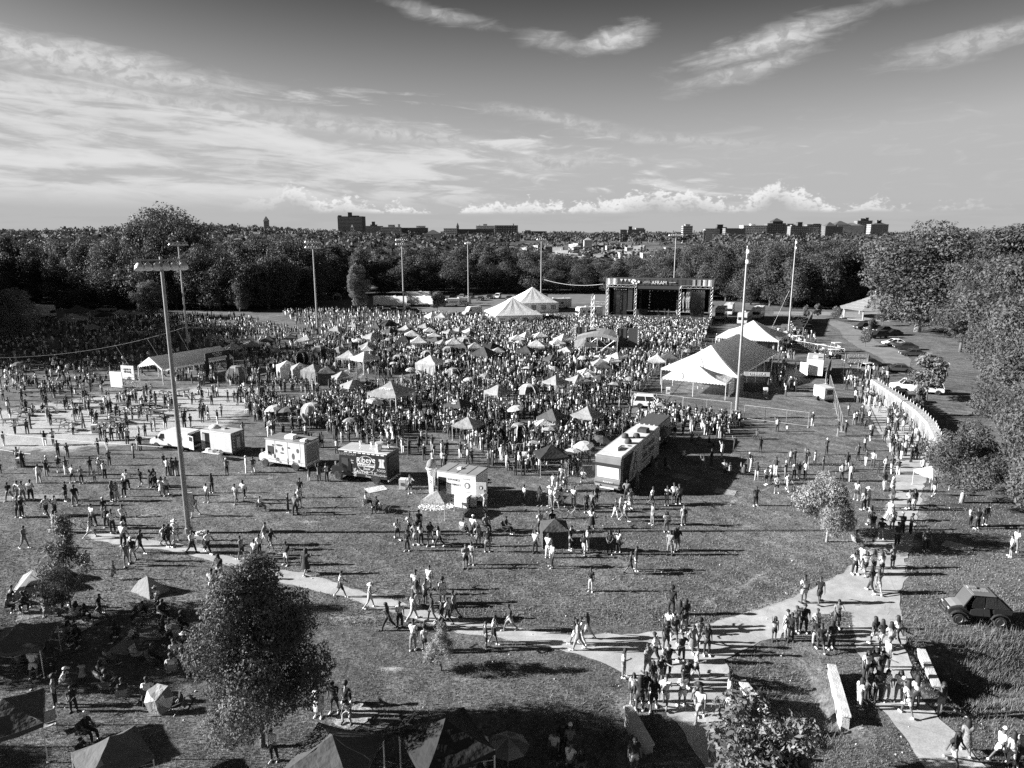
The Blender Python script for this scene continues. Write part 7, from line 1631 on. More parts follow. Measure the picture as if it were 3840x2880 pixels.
def cap_mesh(name, rx, ry_, rz_, zc, cut, n_=12, m_=6, jit=0.0, seed=0):
    r_ = random.Random(seed); b = B(); prof_ = []
    for j in range(m_ + 1):
        q_ = cut + (math.pi / 2 - cut) * j / m_; prof_.append((math.cos(q_), math.sin(q_)))
    P = []
    for c_, s_ in prof_:
        for k in range(n_): t_ = 2 * math.pi * k / n_; f = 1 + r_.uniform(-jit, jit); P.append((math.cos(t_) * c_ * rx * f, math.sin(t_) * c_ * ry_ * f, zc + s_ * rz_ * f))
    b.add(P, [(j * n_ + k, j * n_ + (k + 1) % n_, (j + 1) * n_ + (k + 1) % n_, (j + 1) * n_ + k) for j in range(m_) for k in range(n_)]); return b
HAIR = {}
HAIR['s'] = cap_mesh('hair', .097, .110, .095, .015, -.15).mesh('hair', smoothed=True)
HAIR['a'] = cap_mesh('hair', .155, .15, .145, .045, -.75, 14, 8, .06, 2).mesh('hair', smoothed=True)
b = cap_mesh('hair', .103, .116, .10, .015, -.2, 14)
P = []
for j in range(6):
    for k in range(7): t_ = math.pi * (.02 + .96 * k / 6); w_ = .105 + .035 * math.sin(j * .6); P.append((math.cos(t_) * w_, math.sin(t_) * (.112 + .012 * j), .02 - j * .085))
b.add(P, [(j * 7 + k, j * 7 + k + 1, (j + 1) * 7 + k + 1, (j + 1) * 7 + k) for j in range(5) for k in range(6)]); HAIR['l'] = b.mesh('hair', smoothed=True)
b = cap_mesh('hat', .105, .118, .10, .03, 0.0); b.add([(-.075, -.10, .035), (.075, -.10, .035), (.06, -.20, .02), (-.06, -.20, .02), (-.075, -.10, .028), (.075, -.10, .028), (.06, -.20, .012), (-.06, -.20, .012)], [(0, 1, 2, 3), (7, 6, 5, 4), (0, 3, 7, 4), (1, 5, 6, 2), (3, 2, 6, 7)]); HAIR['c'] = b.mesh('cap', smoothed=True)
b = cap_mesh('hat', .105, .115, .12, .04, 0.0); b.lathe([(.10, .045), (.22, .02), (.225, .012), (.10, .035)], 14, cap=False); HAIR['b'] = b.mesh('sun_hat', smoothed=True)
HN = {'s': 'hair', 'a': 'hair', 'l': 'hair', 'c': 'cap', 'b': 'sun_hat'}
D_ = 90
POSES = {
    's': dict(legs=[(2, 2, .05), (-2, 3, .07)], arms=[(-3, 8, 10, 2), (5, 9, 14, 4)]),
    'p': dict(legs=[(0, 2, .05), (6, 8, .04)], arms=[(20, 6, 95, 25), (-4, 9, 12, 2)], lean=2),
    'f': dict(legs=[(1, 2, .09), (0, 2, .09)], arms=[(18, 8, 85, 45), (18, 8, 80, 45)]),
    'w': dict(legs=[(26, 8), (-18, 22)], arms=[(-24, 6, 12, 0), (24, 6, 25, 0)], lean=4),
    'v': dict(legs=[(-20, 20), (24, 6)], arms=[(26, 7, 35, 5), (-20, 7, 10, 0)], lean=4),
    'r': dict(legs=[(3, 2, .05), (-3, 2, .07)], arms=[(100, 25, 110, 20), (-2, 9, 10, 2)]),
    'g': dict(legs=[(98, 112, .2), (88, 100, .25)], arms=[(30, 14, 30, 10), (45, 12, 35, 12)], lean=18, ground=True),
    'c': dict(legs=[(86, 82, .12), (80, 78, .12)], arms=[(25, 12, 55, 15), (18, 14, 60, 20)], lean=-6, seat=.40),
}
POSES.update({
    'h': dict(legs=[(0, 1, .10), (8, 12, .03)], arms=[(-12, 38, 75, 40), (4, 8, 12, 3)], lean=-2),
    'o': dict(legs=[(1, 2, .06), (-1, 2, .08)], arms=[(14, 6, 48, 28), (16, 6, 52, 30)], lean=3),
    't': dict(legs=[(8, 10, .04), (-6, 3, .07)], arms=[(-10, 12, 30, 5), (35, 10, 70, 10)], lean=5),
    'x': dict(legs=[(16, 6), (-11, 14)], arms=[(-12, 7, 8, 0), (14, 7, 16, 0)], lean=2),
    'y': dict(legs=[(-13, 24), (18, 4)], arms=[(22, 6, 88, 22), (-12, 8, 12, 0)], lean=5),
    'n': dict(legs=[(2, 3, .06), (-4, 2, .05)], arms=[(10, 8, 20, 5), (70, 16, 35, 5)], lean=2)})
FIG = {k: figure('person', v) for k, v in POSES.items()}
for m_ in FIG.values():
    m_['body'].materials.append(M['skin'])
    for k in ('shirt', 'shorts', 'trousers', 'skirt'):
        if k in m_: m_[k].materials.append(M['cloth'])
    for i in (0, 1): m_[f'shoe{i}'].materials.append(M['rubber'])
for h in HAIR.values(): h.materials.append(M['hair'])
TOPN = {'W': 'white', 'L': 'pale', 'G': 'grey', 'K': 'black'}
POSEN = {'s': 'standing', 'p': 'standing with one forearm raised', 'f': 'standing with arms folded', 'w': 'striding', 'v': 'walking', 'r': 'standing with a hand raised to the head', 'g': 'sitting on the ground', 'c': 'sitting in a camp chair', 'h': 'standing with a hand on the hip', 'o': 'standing with both hands held in front', 't': 'half turning', 'x': 'strolling', 'y': 'walking with a raised forearm', 'n': 'pointing'}
LAND = [(gp(*p), t_) for p, t_ in (((720, 2040), 'by the thick mast on the path'), ((250, 1960), 'on the path at the left lawn'), ((450, 1880), 'on the lawn left of the thick mast'), ((380, 1760), 'on the lawn below the dirt ground'), ((60, 1850), 'at the left lawn edge'), ((520, 1640), 'on the dirt ground near the white van'), ((780, 1570), 'on the dirt ground behind the van'), ((350, 1560), 'among the picnic tables'), ((600, 1500), 'on the dirt near the entrance tent'),
        ((900, 1870), 'on the lawn below the gyro trailer'), ((1130, 1880), 'on the lawn below the ice cream truck'), ((1500, 1850), 'beside the cheesesteak truck'), ((1830, 1900), 'beside the shaved ice trailer'), ((1530, 2010), 'in the group on the open lawn below the trucks'), ((1820, 2060), 'in the group below the shaved ice trailer'), ((1010, 2060), 'on the lawn above the big maple'), ((1150, 2170), 'on the path above the big maple'), ((1290, 2240), 'on the curved path right of the maple'), ((1620, 2300), 'in the group on the curved path'), ((1560, 2440), 'on the grass by the thin sapling'),
        ((1830, 2400), 'on the lower edge of the curved path'), ((2170, 2400), 'on the wide middle of the curved path'), ((2220, 2200), 'alone on the open lawn above the path'), ((2080, 2050), 'by the low walled tent'), ((2350, 2150), 'on the open lawn below the coach'), ((2540, 2040), 'on the lawn right of the coach shade'), ((2470, 1900), 'at the front of the coach'), ((2640, 1750), 'in the coach shadow'), ((2780, 1650), 'on the lawn near the mast footing'), ((2820, 1880), 'on the lawn right of the coach shadow'), ((2550, 2350), 'in the knot where the curved path forks'), ((2560, 2560), 'on the footpath by the arched parapet'), ((2740, 2620), 'between the two left parapets'), ((2120, 2780), 'on the grass left of the arched parapet'),
        ((2990, 2380), 'in the group at the path junction'), ((3280, 2420), 'on the straight path above the parapets'), ((3300, 2600), 'in the crowd between the right parapets'), ((3600, 2800), 'at the foot of the straight path'), ((3780, 2820), 'on the grass beyond the straight path'), ((3060, 2230), 'on the path above the junction'), ((3280, 2080), 'on the straight path near the pale small tree'), ((3300, 1950), 'on the straight path in tree shade'), ((3220, 1830), 'beside the straight path above the pale tree'), ((3350, 1700), 'in the queue at the toilet row end'), ((3250, 1600), 'in the queue along the toilet row'), ((2960, 1760), 'on the lawn left of the toilet queue'), ((3090, 1620), 'by the fence beside the toilet queue'), ((3650, 1970), 'under the dark tree'), ((3780, 2080), 'on the right lawn beyond the shade'), ((3480, 1860), 'beside the leaning placard'),
        ((150, 2300), 'on the grass by the pale dome tent'), ((120, 2500), 'under the slack grey canopy'), ((250, 2640), 'among the picnickers below the grey canopy'), ((330, 2780), 'by the tilted grey canopy'), ((500, 2420), 'on the shaded grass left of the maple'), ((560, 2560), 'among the chairs left of the maple'), ((600, 2280), 'by the patterned beach tent'), ((800, 2230), 'at the top of the big maple'), ((1250, 2650), 'behind the dark canopy right of the maple'), ((1800, 2820), 'beside the black steep canopy'), ((2100, 1720), 'on the lawn left of the coach'), ((1300, 1700), 'behind the food trucks'), ((2000, 1650), 'at the crowd edge by the low black canopy'))]
def near_land(x, y): return min(LAND, key=lambda l: (l[0][0] - x) ** 2 + (l[0][1] - y) ** 2)[1]
PL = []
def people(ox, oy, lst, sc=.434):
    for zx, zy, code in lst: PL.append((ox + zx * sc, oy + zy * sc, code))
FACE = {'l': -90, 'r': 90, 'f': 0, 'b': 180}
people(0, 2160, [(865, 312, 'wKKhsr.7'), (1365, 312, 'sWLhcf'), (1840, 165, 'sLWhsb'), (1897, 115, 'sKKtsb'), (520, 275, 'gKKtsr'), (410, 378, 'gLGhsb'), (660, 425, 'gLGhlb'), (722, 425, 'gKKtlb'), (1150, 452, 'gKGhar'), (1272, 352, 'gKKhsl.8'), (1362, 362, 'gKKtsb'), (1385, 382, 'gKKtsr'), (1130, 602, 'gWKhsr'), (1470, 602, 'wWKhsr'), (1400, 562, 'gKKtlb'),
    (580, 572, 'gGKtlr'), (700, 584, 'gKKtlf'), (1040, 562, 'gKKtll'), (300, 882, 'sWWhsb'), (450, 855, 'sKKtlb'), (480, 1125, 'pGKtar'), (640, 1172, 'sKKtsf.8'), (540, 1000, 'gWGhcr'), (720, 902, 'sLLdbf.6'), (940, 795, 'cGGhsb'), (1515, 745, 'cWKhsb'), (1490, 862, 'cLGhcb'), (890, 925, 'cGGtlb'), (930, 1012, 'cKKtab'), (1070, 1085, 'cKGtsb'), (1285, 1085, 'cWKtsb'), (1330, 765, 'cKKtsr'), (760, 1405, 'cKKtbr'), (690, 1605, 'gKWtsr'), (200, 300, 'gKKtsr'), (90, 250, 'gKGtsb'), (180, 830, 'cGKtsr'), (1600, 660, 'cKGtbb'), (1560, 480, 'gKKtar'), (250, 290, 'gKKtll'), (60, 330, 'gGKtlr')])
people(960, 2160, [(735, 182, 'wWKhsr'), (985, 278, 'wLLhbr'), (1140, 462, 'vKKtll'), (1245, 442, 'pWKtsf'), (1355, 382, 'vLLtlr'), (1380, 160, 'sWKhsb'), (1392, 272, 'vGLhlb'), (1462, 245, 'pLKhsr'), (1495, 120, 'sWWhsb'), (1520, 392, 'wKGhsl'), (1600, 462, 'vKKtlr'), (1612, 232, 'sWWhab'), (1662, 402, 'wWKtsl'), (1715, 372, 'wGKhsl'), (1360, 642, 'sWGtsb'), (1460, 664, 'pLKhab'), (1985, 632, 'pKKhsr'), (2055, 582, 'vWKhsr'), (2192, 472, 'wKLhsl'),
    (545, 1212, 'pWWdsf'), (680, 1174, 'sKKhsf'), (770, 1134, 'gKKtab'), (805, 1244, 'gWLtsf'), (1945, 1575, 'cWLtsf'), (160, 1600, 'sWKtsf')])
people(1920, 2160, [(680, 132, 'pKLtsf'), (545, 592, 'vKWhll'), (570, 637, 'wLGtsl'), (602, 592, 'wWWtsl'), (652, 542, 'vKLtll'), (962, 872, 'pWGtlr'), (1350, 502, 'sWKhsf.85'), (1375, 332, 'pKKtaf'), (1402, 574, 'wKKhsf'), (1440, 474, 'sKKtlb'), (1482, 484, 'wKGhsf.8'), (1502, 444, 'sKKtlb'), (1555, 654, 'vGGdsf'), (1612, 614, 'wGGhaf'), (1682, 684, 'sKKtlf'), (1237, 744, 'wWKtsl'), (1330, 644, 'sKKhaf'), (1462, 744, 'sKKtsb'),
    (1045, 1088, 'sLKhlf'), (1102, 1164, 'sKKhlb'), (1152, 1084, 'fKKhsf'), (1172, 864, 'pGGtsb'), (1277, 944, 'sKGhsf'), (1342, 864, 'sKKtsf'), (1222, 1154, 'wKKhlf'), (1322, 1134, 'vWWhsb'), (1467, 1134, 'sWLhsb'), (1502, 984, 'sKKtsf'), (1582, 904, 'vWKhsr'), (1592, 1184, 'wGGhbf'), (1622, 1244, 'wWLhsf'), (1872, 1148, 'wWKhcl'), (1882, 1304, 'pWLhsb'), (1992, 1334, 'pLLhsb'), (440, 1474, 'rKKtab'), (497, 1494, 'pGGtcb'), (362, 1564, 'sLKtsf'), (492, 1644, 'gWGtsb'), (602, 1644, 'gKGtsf'), (1052, 1652, 'sKLhsf'), (1732, 1584, 'sKLhlf'), (1210, 1000, 'sKGtlf')])
people(2880, 2160, [(305, 232, 'sWLhsb'), (440, 238, 'wKKhsb'), (885, 142, 'wKKtlb'), (947, 158, 'vGLhlb'), (50, 558, 'rLKhlf.85'), (160, 532, 'sWWhsb'), (192, 564, 'sKKtsf'), (232, 492, 'sGGtcf'), (302, 484, 'sKKtsf'), (412, 514, 'pWKtsf'), (407, 604, 'sKLtsb'), (452, 654, 'pKKhsb'), (542, 634, 'sKKtlb'), (592, 454, 'sGKtsf'), (917, 604, 'wKWhlb'), (977, 624, 'wKLhlb'), (1052, 644, 'wLGhlb'), (1112, 574, 'wWKtlb'), (1022, 804, 'sWKtsr'), (842, 904, 'sWKtlf'), (912, 904, 'sGKhlf'), (962, 904, 'sKKtsf'), (782, 1144, 'pWLtlr'), (852, 1084, 'sKKtlf'), (942, 1084, 'sKKtlb'), (1012, 1074, 'sWGtlf'), (1122, 1084, 'sWGtlf'), (1192, 1208, 'vWWhlb'), (1267, 1154, 'rWKtlb'), (1482, 1194, 'rKGhsf'), (1592, 1640, 'wKLhlf'), (1702, 1534, 'vGGdlb'), (1992, 1604, 'wWWhcr'), (2092, 1650, 'pWLtlb'), (2185, 1640, 'sLKtsf')])
def rc(): return rnd.choice('sssswvpf') + rnd.choice('WWWWKKKLGG') + rnd.choice('KKKGGLLW') + rnd.choice('hhtttd') + rnd.choice('ssslllacb') + rnd.choice('lrfbb')
people(0, 1440, [(1220, 282, ''), (1115, 182, ''), (1247, 114, ''), (1312, 98, ''), (1802, 112, 'wKKhlf'), (1842, 108, 'sKKhlf'), (1882, 112, 'vKKtlb'), (1747, 142, ''), (1737, 232, ''), (1802, 307, 'vWWtlr'), (1882, 342, 'sWKtsl'), (2030, 157, ''), (2057, 162, ''), (1602, 322, 'wKKtlr'), (267, 387, 'wLKhsr'), (1432, 392, 'sKKtsr'), (1022, 477, ''), (967, 492, 'sWWhlf'), (907, 462, ''), (1077, 472, ''), (1112, 482, ''), (1202, 447, ''), (1257, 452, 'rWKhsf'), (1312, 412, ''), (1342, 412, ''), (392, 532, 'sWKhsb'), (462, 522, 'sKGhsb'), (852, 607, 'sKKhlb'), (927, 572, ''), (1212, 572, 'sKKdlf'), (1157, 642, 'wWLhsf'), (947, 702, 'sWLhsb'), (412, 762, 'sWKhsb'), (512, 762, ''), (577, 787, ''), (632, 852, 'wWKhsb'), (707, 862, 'sLKtsb'), (787, 782, ''), (822, 847, 'wKKhsb'), (867, 782, 'wKGtsl'), (907, 817, 'wWKtlf'), (1417, 702, 'sWWhsb'), (1452, 792, ''), (1492, 792, ''), (1532, 792, ''), (1217, 877, 'wKKhsf'), (1302, 892, 'sKKdlf'), (1342, 892, 'sKKdlf'), (1077, 972, 'sKKtcf'), (1102, 912, 'sWKtcb'), (1402, 962, 'sWWdlf'), (1442, 962, 'wWKhsf'), (1017, 1012, 'sLLdsf'), (972, 1012, 'sGKtlr'), (572, 1012, 'rKKhsr'), (652, 1052, 'sKGtsb'), (82, 1002, ''), (152, 1002, ''), (202, 1012, ''), (272, 1002, 'sWKtsb'), (407, 1142, 'wWKhsr'), (482, 1132, 'sWKtsr'), (192, 1152, ''), (162, 1152, 'sKKtsb'), (812, 1222, 'sWKtsf'), (902, 1152, ''), (977, 1292, 'sWKtsb1.1'), (1072, 1252, 'sWKtsb1.12'), (927, 1242, 'sKKtsb'), (502, 1292, 'wGKtlb'), (475, 1280, 'sGLtlb'), (787, 1332, 'vLWhlr'), (1072, 1402, 'sWKtcb'), (217, 1422, 'wGGhsr'), (1422, 1402, 'wWKhsr'), (1462, 1402, 'wKKhsr'), (1522, 1352, 'sWWhbf'), (1217, 1462, 'wKKhsr'), (1097, 1572, 'wGGhsf'), (1152, 1532, 'wKLhcf'), (1662, 1462, 'vWKtsr'), (1802, 1462, 'wWKtsr'), (1692, 1142, 'wKLtsf'), (1792, 1022, 'sWKhsf'), (1832, 942, 'sKKtlb'), (2042, 1032, 'pWGtsf'), (2112, 1002, 'pWKhsf'), (1962, 787, 'sKKhlf'), (2132, 767, ''), (2192, 762, ''), (2092, 1512, 'wGKhsl'), (2205, 1542, 'sWKhsf'), (1900, 1690, 'sKGdlf'), (760, 1602, 'sWWhsf.8')] + [(rnd.uniform(300, 1100), rnd.uniform(60, 440), rnd.choice(['', 'cKKtsr', 'cWKtsl', ''])) for _ in range(30)])
people(960, 1440, [(380, 984, 'sKWhsb'), (277, 1112, 'pKKtsr'), (342, 1132, 'sGKtsb'), (377, 1072, 'sWGtsb'), (40, 1092, 'cWGtsr'), (460, 837, 'sWWhsf.6'), (547, 837, 'sWWhsf.65'), (612, 842, 'sWWhsb'), (1332, 947, 'sWKhsf'), (77, 1392, 'wGWhsr'), (132, 1432, 'wKLhsr'), (32, 1482, 'wWKtsf'), (267, 1562, 'sKLhsf'), (432, 1642, 'vKKdlb'), (1222, 1342, 'wWKhsf'), (1307, 1442, 'sKKtsf'), (1327, 1302, 'sWKtsf'), (1382, 1387, 'pLLhlf'), (1427, 1392, 'sWKtlb'), (1412, 1272, 'sKKtsf'), (1507, 1382, 'wKGhlf'), (1582, 1407, 'vWKtll'), (1790, 1300, 'cWKtsb'), (1877, 1312, 'sWKtcb'), (1922, 1402, 'pLGhlf'), (1990, 1262, 'cGKtsf'), (2002, 1452, 'sKGhsb'), (2162, 1282, 'cKKtsr'), (1812, 1592, 'pGKhsf'), (1862, 1562, 'fLLhsf'), (1980, 1102, 'sWLtsb'), (955, 1062, 'cWKtsr'), (1040, 1102, 'cKKtsf')])
people(1920, 1440, [(105, 1042, 'sWKtsl'), (240, 1052, 'sKKtlf'), (432, 862, 'wLGhsf'), (392, 932, ''), (352, 922, ''), (462, 922, ''), (612, 862, 'gWGtsb'), (532, 1062, ''), (332, 1062, 'sWGtbl'), (382, 1082, ''), (425, 1060, ''), (240, 1290, 'sWKhsb'), (347, 1272, 'sKKhsb'), (200, 1464, 'sWKtsb'), (312, 1502, 'sWWtsb'), (347, 1584, 'sWKtsl'), (502, 1432, 'sKKhsr'), (622, 1472, 'pKLtlf'), (652, 1442, ''), (842, 1472, 'sKKtlf'), (917, 1452, 'rWKtlf'), (687, 1252, ''), (692, 1102, ''), (640, 1110, 'sKKtsf'), (892, 1152, 'wKWtsr'), (972, 1184, 'wWGhcr'), (932, 1152, 'wLGhsr'), (1022, 1082, ''), (1207, 1052, 'wWKhsr'), (1212, 1214, 'sGGtsl'), (1337, 1052, 'sLLhsf'), (1397, 1032, 'sWKhsb'), (1442, 1042, 'sGKtsb'), (1332, 1274, 'pWGtlf'), (1482, 1222, 'sLGtsb'), (1362, 1477, 'sGGtlf'), (1402, 1444, 'sKLtlf'), (1424, 1436, 'sKGtsf'), (1017, 1642, 'wKKhsr'), (1067, 1612, 'sKLhsr'), (2102, 1052, 'sKKtsf'), (2112, 832, 'sWKhsb'), (2192, 872, 'sWKhsf'), (1722, 702, 'sLLhsf'), (1652, 772, 'sGKtsb'), (1812, 632, 'sWWhlf'), (1962, 362, 'sWWdlf'), (2142, 592, ''), (2047, 722, ''), (1922, 582, ''), (1322, 742, 'gLKtsb'), (1482, 652, 'gKGtsf'), (1832, 762, 'cKKtsb'), (1882, 782, 'cWKtsf'), (2002, 802, 'gWGtsf'), (730, 1040, 'sKKtlf'), (990, 1000, 'sGKtsf'), (1080, 900, 'sGGtcb'), (1240, 790, 'sLKtsf'), (1550, 540, ''), (1610, 560, ''), (1700, 540, 'cKGtsf')])
people(2880, 1440, [(77, 412, 'sKWhlb'), (162, 432, 'sWKtsb'), (382, 362, 'sLKtsf'), (602, 452, 'sLLhsf'), (667, 442, 'sKKtsf'), (502, 612, 'sWWtsr'), (772, 662, 'pWKhsf'), (832, 577, 'sKGtsb'), (882, 492, ''), (1002, 502, ''), (192, 702, ''), (227, 692, ''), (337, 692, ''), (402, 702, ''), (472, 757, 'sWWhlb'), (147, 822, ''), (222, 817, ''), (267, 817, ''), (317, 822, ''), (22, 862, ''), (72, 942, 'sLKhaf'), (167, 922, ''), (212, 1042, 'wKLtsb'), (632, 837, ''), (712, 842, 'sKLhlf'), (677, 742, ''), (902, 722, ''), (842, 702, ''), (952, 772, ''), (1012, 762, ''), (1067, 772, ''), (1122, 782, ''), (1242, 652, ''), (1272, 652, ''), (1332, 782, 'sWWdlf'), (1367, 662, ''), (1182, 622, ''), (1102, 562, ''), (1142, 592, ''), (1002, 922, 'sKWtlb'), (1072, 932, ''), (1432, 962, 'wKWhll'), (1212, 1082, 'sWKhsb'), (1257, 1092, 'sKWhsb'), (1072, 1052, 'pKKtsl'), (762, 1002, ''), (852, 1072, 'sLGtbf'), (822, 1092, ''), (1067, 1262, 'sWGhcb'), (1047, 1182, ''), (902, 1302, ''), (972, 1342, 'sKGtbb'), (882, 1232, ''), (1152, 1302, ''), (1227, 1302, ''), (1112, 1402, 'sKKtsb'), (1072, 1592, 'sGKhsb'), (747, 1642, 'sWKtlf'), (837, 1644, 'wWKhlf'), (802, 1592, ''), (977, 1654, 'sWKhlb'), (907, 1642, 'sWKhlb'), (1742, 1232, 'sWKtsf'), (1802, 1252, 'sKKtsb'), (1872, 1222, 'sKLhsf'), (2092, 1492, 'sWKhsl'), (2132, 1452, 'sWGtsr'), (692, 272, ''), (742, 352, ''), (762, 342, ''), (807, 312, ''), (872, 332, ''), (932, 182, ''), (962, 247, ''), (852, 172, ''), (1072, 292, ''), (1162, 422, ''), (1032, 462, ''), (1102, 432, ''), (882, 462, ''), (760, 1400, 'cLGhcr'), (1360, 1440, 'sKKtsf')])
FAR_PEOPLE = []
PL.sort(key=lambda a: -a[1])
PL = [(a, b_, c if c else rc()) for a, b_, c in PL]
SUB = {'s': 'sshotn', 'w': 'wwxy', 'v': 'vvxy', 'p': 'pphy', 'f': 'ffo'}
PL = [(a, b_, rnd.choice(SUB.get(c[0], c[0])) + c[1:]) for a, b_, c in PL]
INDIV, FAR_PEOPLE = PL[:300], PL[300:]
for px, py, code in INDIV:
    x, y = gp(px, py); z = hgt(x, y); po, tp_, bt, gt, hr, fc = code[:6]; s = 1.06 * float(code[6:]) if len(code) > 6 else rnd.uniform(.98, 1.12)
    if any(inpoly(x, y, pw) for pw in PATHS_W): z = max(z, .02)
    F_ = FIG[po]; rz = R(FACE[fc] + rnd.uniform(-28, 28)); skn = rnd.choice([.07, .08, .10, .13, .17, .26, .09]); bw = rnd.uniform(.9, 1.22)
    bot = {'t': 'trousers', 'h': 'shorts', 'd': 'skirt'}[gt]
    if bot == 'skirt' and 'skirt' not in F_: bot = 'trousers'
    hat = {'c': ' and cap', 'b': ' and sun hat', 'l': ' with long hair', 'a': ' with full rounded hair', 's': ''}[hr]
    child = 'child' if s < .96 else 'person'
    lab = f'{child} in {TOPN[tp_]} top, {TOPN[bt]} {bot}{hat} {POSEN[po]} {near_land(x, y)}'
    if len(lab.split()) > 16: lab = f'{child} in {TOPN[tp_]} top, {TOPN[bt]} {bot}{hat} {near_land(x, y)}'
    if len(lab.split()) > 16: lab = f'{child} in {TOPN[tp_]} top, {TOPN[bt]} {bot} {near_land(x, y)}'
    t = obj('person', F_['body'], None, None, skn, (x, y, z + .0), rz, (s * bw, s * (bw * .5 + .5), s), lab, 'person', 'people walking, standing and sitting on the lawns')
    j = lambda v: v * rnd.uniform(.8, 1.15)
    obj('top', F_['shirt'], None, t, min(.85, j(GREY[tp_]))); obj(bot, F_[bot], None, t, min(.85, j(GREY[bt])))
    sc_ = rnd.choice([.75, .7, .03, .5, .75])
    obj('shoe', F_['shoe0'], None, t, sc_); obj('shoe', F_['shoe1'], None, t, sc_)
    hc = rnd.choice([.012, .015, .02]) if hr in 'sal' else rnd.choice([.75, .6, .03, .7])
    h_ = obj(HN[hr], HAIR[hr], None, t, hc, tuple(F_['head'])); 
    if hr in 'cb': obj('hair', HAIR['s'], None, t, .015, tuple(F_['head']))
    if po == 'c': chair(x, y, rz, rnd.choice([.03, .1, .25, .4]), f'camp chair occupied by a sitter {near_land(x, y)}')
for px, py in ((480, 2625), (560, 2650), (500, 2460), (520, 2475), (1450, 1925), (1432, 1915), (1360, 1910), (150, 2490), (190, 2740), (390, 2560), (660, 2670)):
    x, y = gp(px, py); chair(x, y, rnd.uniform(0, 6.28), rnd.choice([.1, .3, .03, .5]), f'empty camp chair {near_land(x, y)}')
# backpacks worn by some walkers: hung on the back
def backpack(o, F_, c, label):
    p = o.matrix_basis @ (F_['back'] + Vector((0, .19, -.02))); b = B(); b.box((0, 0, 0), (.3, .17, .42), 0, .85); b.box((0, .1, -.06), (.22, .08, .2), 0, .9)
    k = obj('backpack', b.mesh('backpack', .04), 'cloth', None, c, p, o.rotation_euler.z, label=label, cat='backpack')
def shoulder_bag(o, F_, c, label):
    p = o.matrix_basis @ (F_['back'] + Vector((.23, -.02, -.42))); b = B(); b.box((0, 0, 0), (.1, .3, .26), 0, .9); b.tube((0, -.1, .12), (-.12, .02, .62), .012, .012, 4); b.tube((0, .12, .12), (-.12, .06, .62), .012, .012, 4)
    obj('shoulder_bag', b.mesh('shoulder_bag'), 'cloth', None, c, p, o.rotation_euler.z, label=label, cat='bag')
bp_ = 0; seen_l = set()
for o in [o for o in COL.objects if o.name.startswith('person')]:
    if 'standing' in o['label'] and 'sitting' not in o['label'] and rnd.random() < .14 and near_land(o.location.x, o.location.y) not in seen_l:
        seen_l.add(near_land(o.location.x, o.location.y)); w_ = near_land(o.location.x, o.location.y); (backpack(o, FIG['s'], .03, f'dark backpack worn {w_}') if bp_ % 2 else shoulder_bag(o, FIG['s'], rnd.choice([.03, .5, .2]), f'shoulder bag carried at the hip {w_}')); bp_ += 1

# ---- the packed crowd beyond: nobody could count it
def low_person(seated, seed):
    r_ = random.Random(seed); V = []; F2 = []; C = []
    def ring(parts, cid, n_=6):
        o = len(V)
        for (x_, y_, z_, rx, ry2) in parts:
            for k in range(n_): q_ = 2 * math.pi * k / n_; V.append((x_ + math.cos(q_) * rx, y_ + math.sin(q_) * ry2, z_)); C.append(cid)
        for i in range(len(parts) - 1):
            for k in range(n_): F2.append((o + i * n_ + k, o + i * n_ + (k + 1) % n_, o + (i + 1) * n_ + (k + 1) % n_, o + (i + 1) * n_ + k))
        F2.append(tuple(o + (len(parts) - 1) * n_ + k for k in range(n_)))
    dz = -.5 if seated else 0
    st_ = r_.uniform(-.12, .12)
    ring([(0, 0, .92 + dz, .17, .13), (0, 0, 1.12 + dz, .155, .115), (0, 0, 1.36 + dz, .20, .12), (0, 0, 1.47 + dz, .09, .08)], 0)
    ring([(0, -.01, 1.46 + dz, .055, .055), (0, -.01, 1.54 + dz, .075, .085), (0, -.01, 1.64 + dz, .08, .09)], 1, 5)
    ring([(0, .005, 1.60 + dz, .088, .098), (0, .01, 1.68 + dz, .10, .11), (0, .01, 1.75 + dz, .055, .06)], 2, 5)
    if not seated:
        for sd in (-1, 1): ring([(sd * .10, sd * st_, .0, .05, .08), (sd * .09, sd * st_ * .4, .5, .07, .075), (sd * .085, 0, .95, .10, .11)], 3, 4)
    else:
        for sd in (-1, 1): ring([(sd * .14, -.55, .02, .05, .06), (sd * .13, -.40, .42, .075, .09), (sd * .1, -.05, .45, .11, .12)], 3, 4)
    for sd in (-1, 1):
        hz = r_.choice([.95, .95, 1.15, 1.75 if r_.random() < .3 else 1.0]) + dz; hy = -.05 if hz < 1.1 + dz else -.28
        ring([(sd * .23, hy, hz, .035, .035), (sd * .25, -.02, (1.16 + hz - .25 * 0) * .5 + .5 * dz + .05 - .5 * dz * 0 if False else (1.38 + dz + hz) / 2, .042, .045), (sd * .20, 0, 1.41 + dz, .05, .05)], 4, 3)
    return np.array(V), F2, np.array(C)
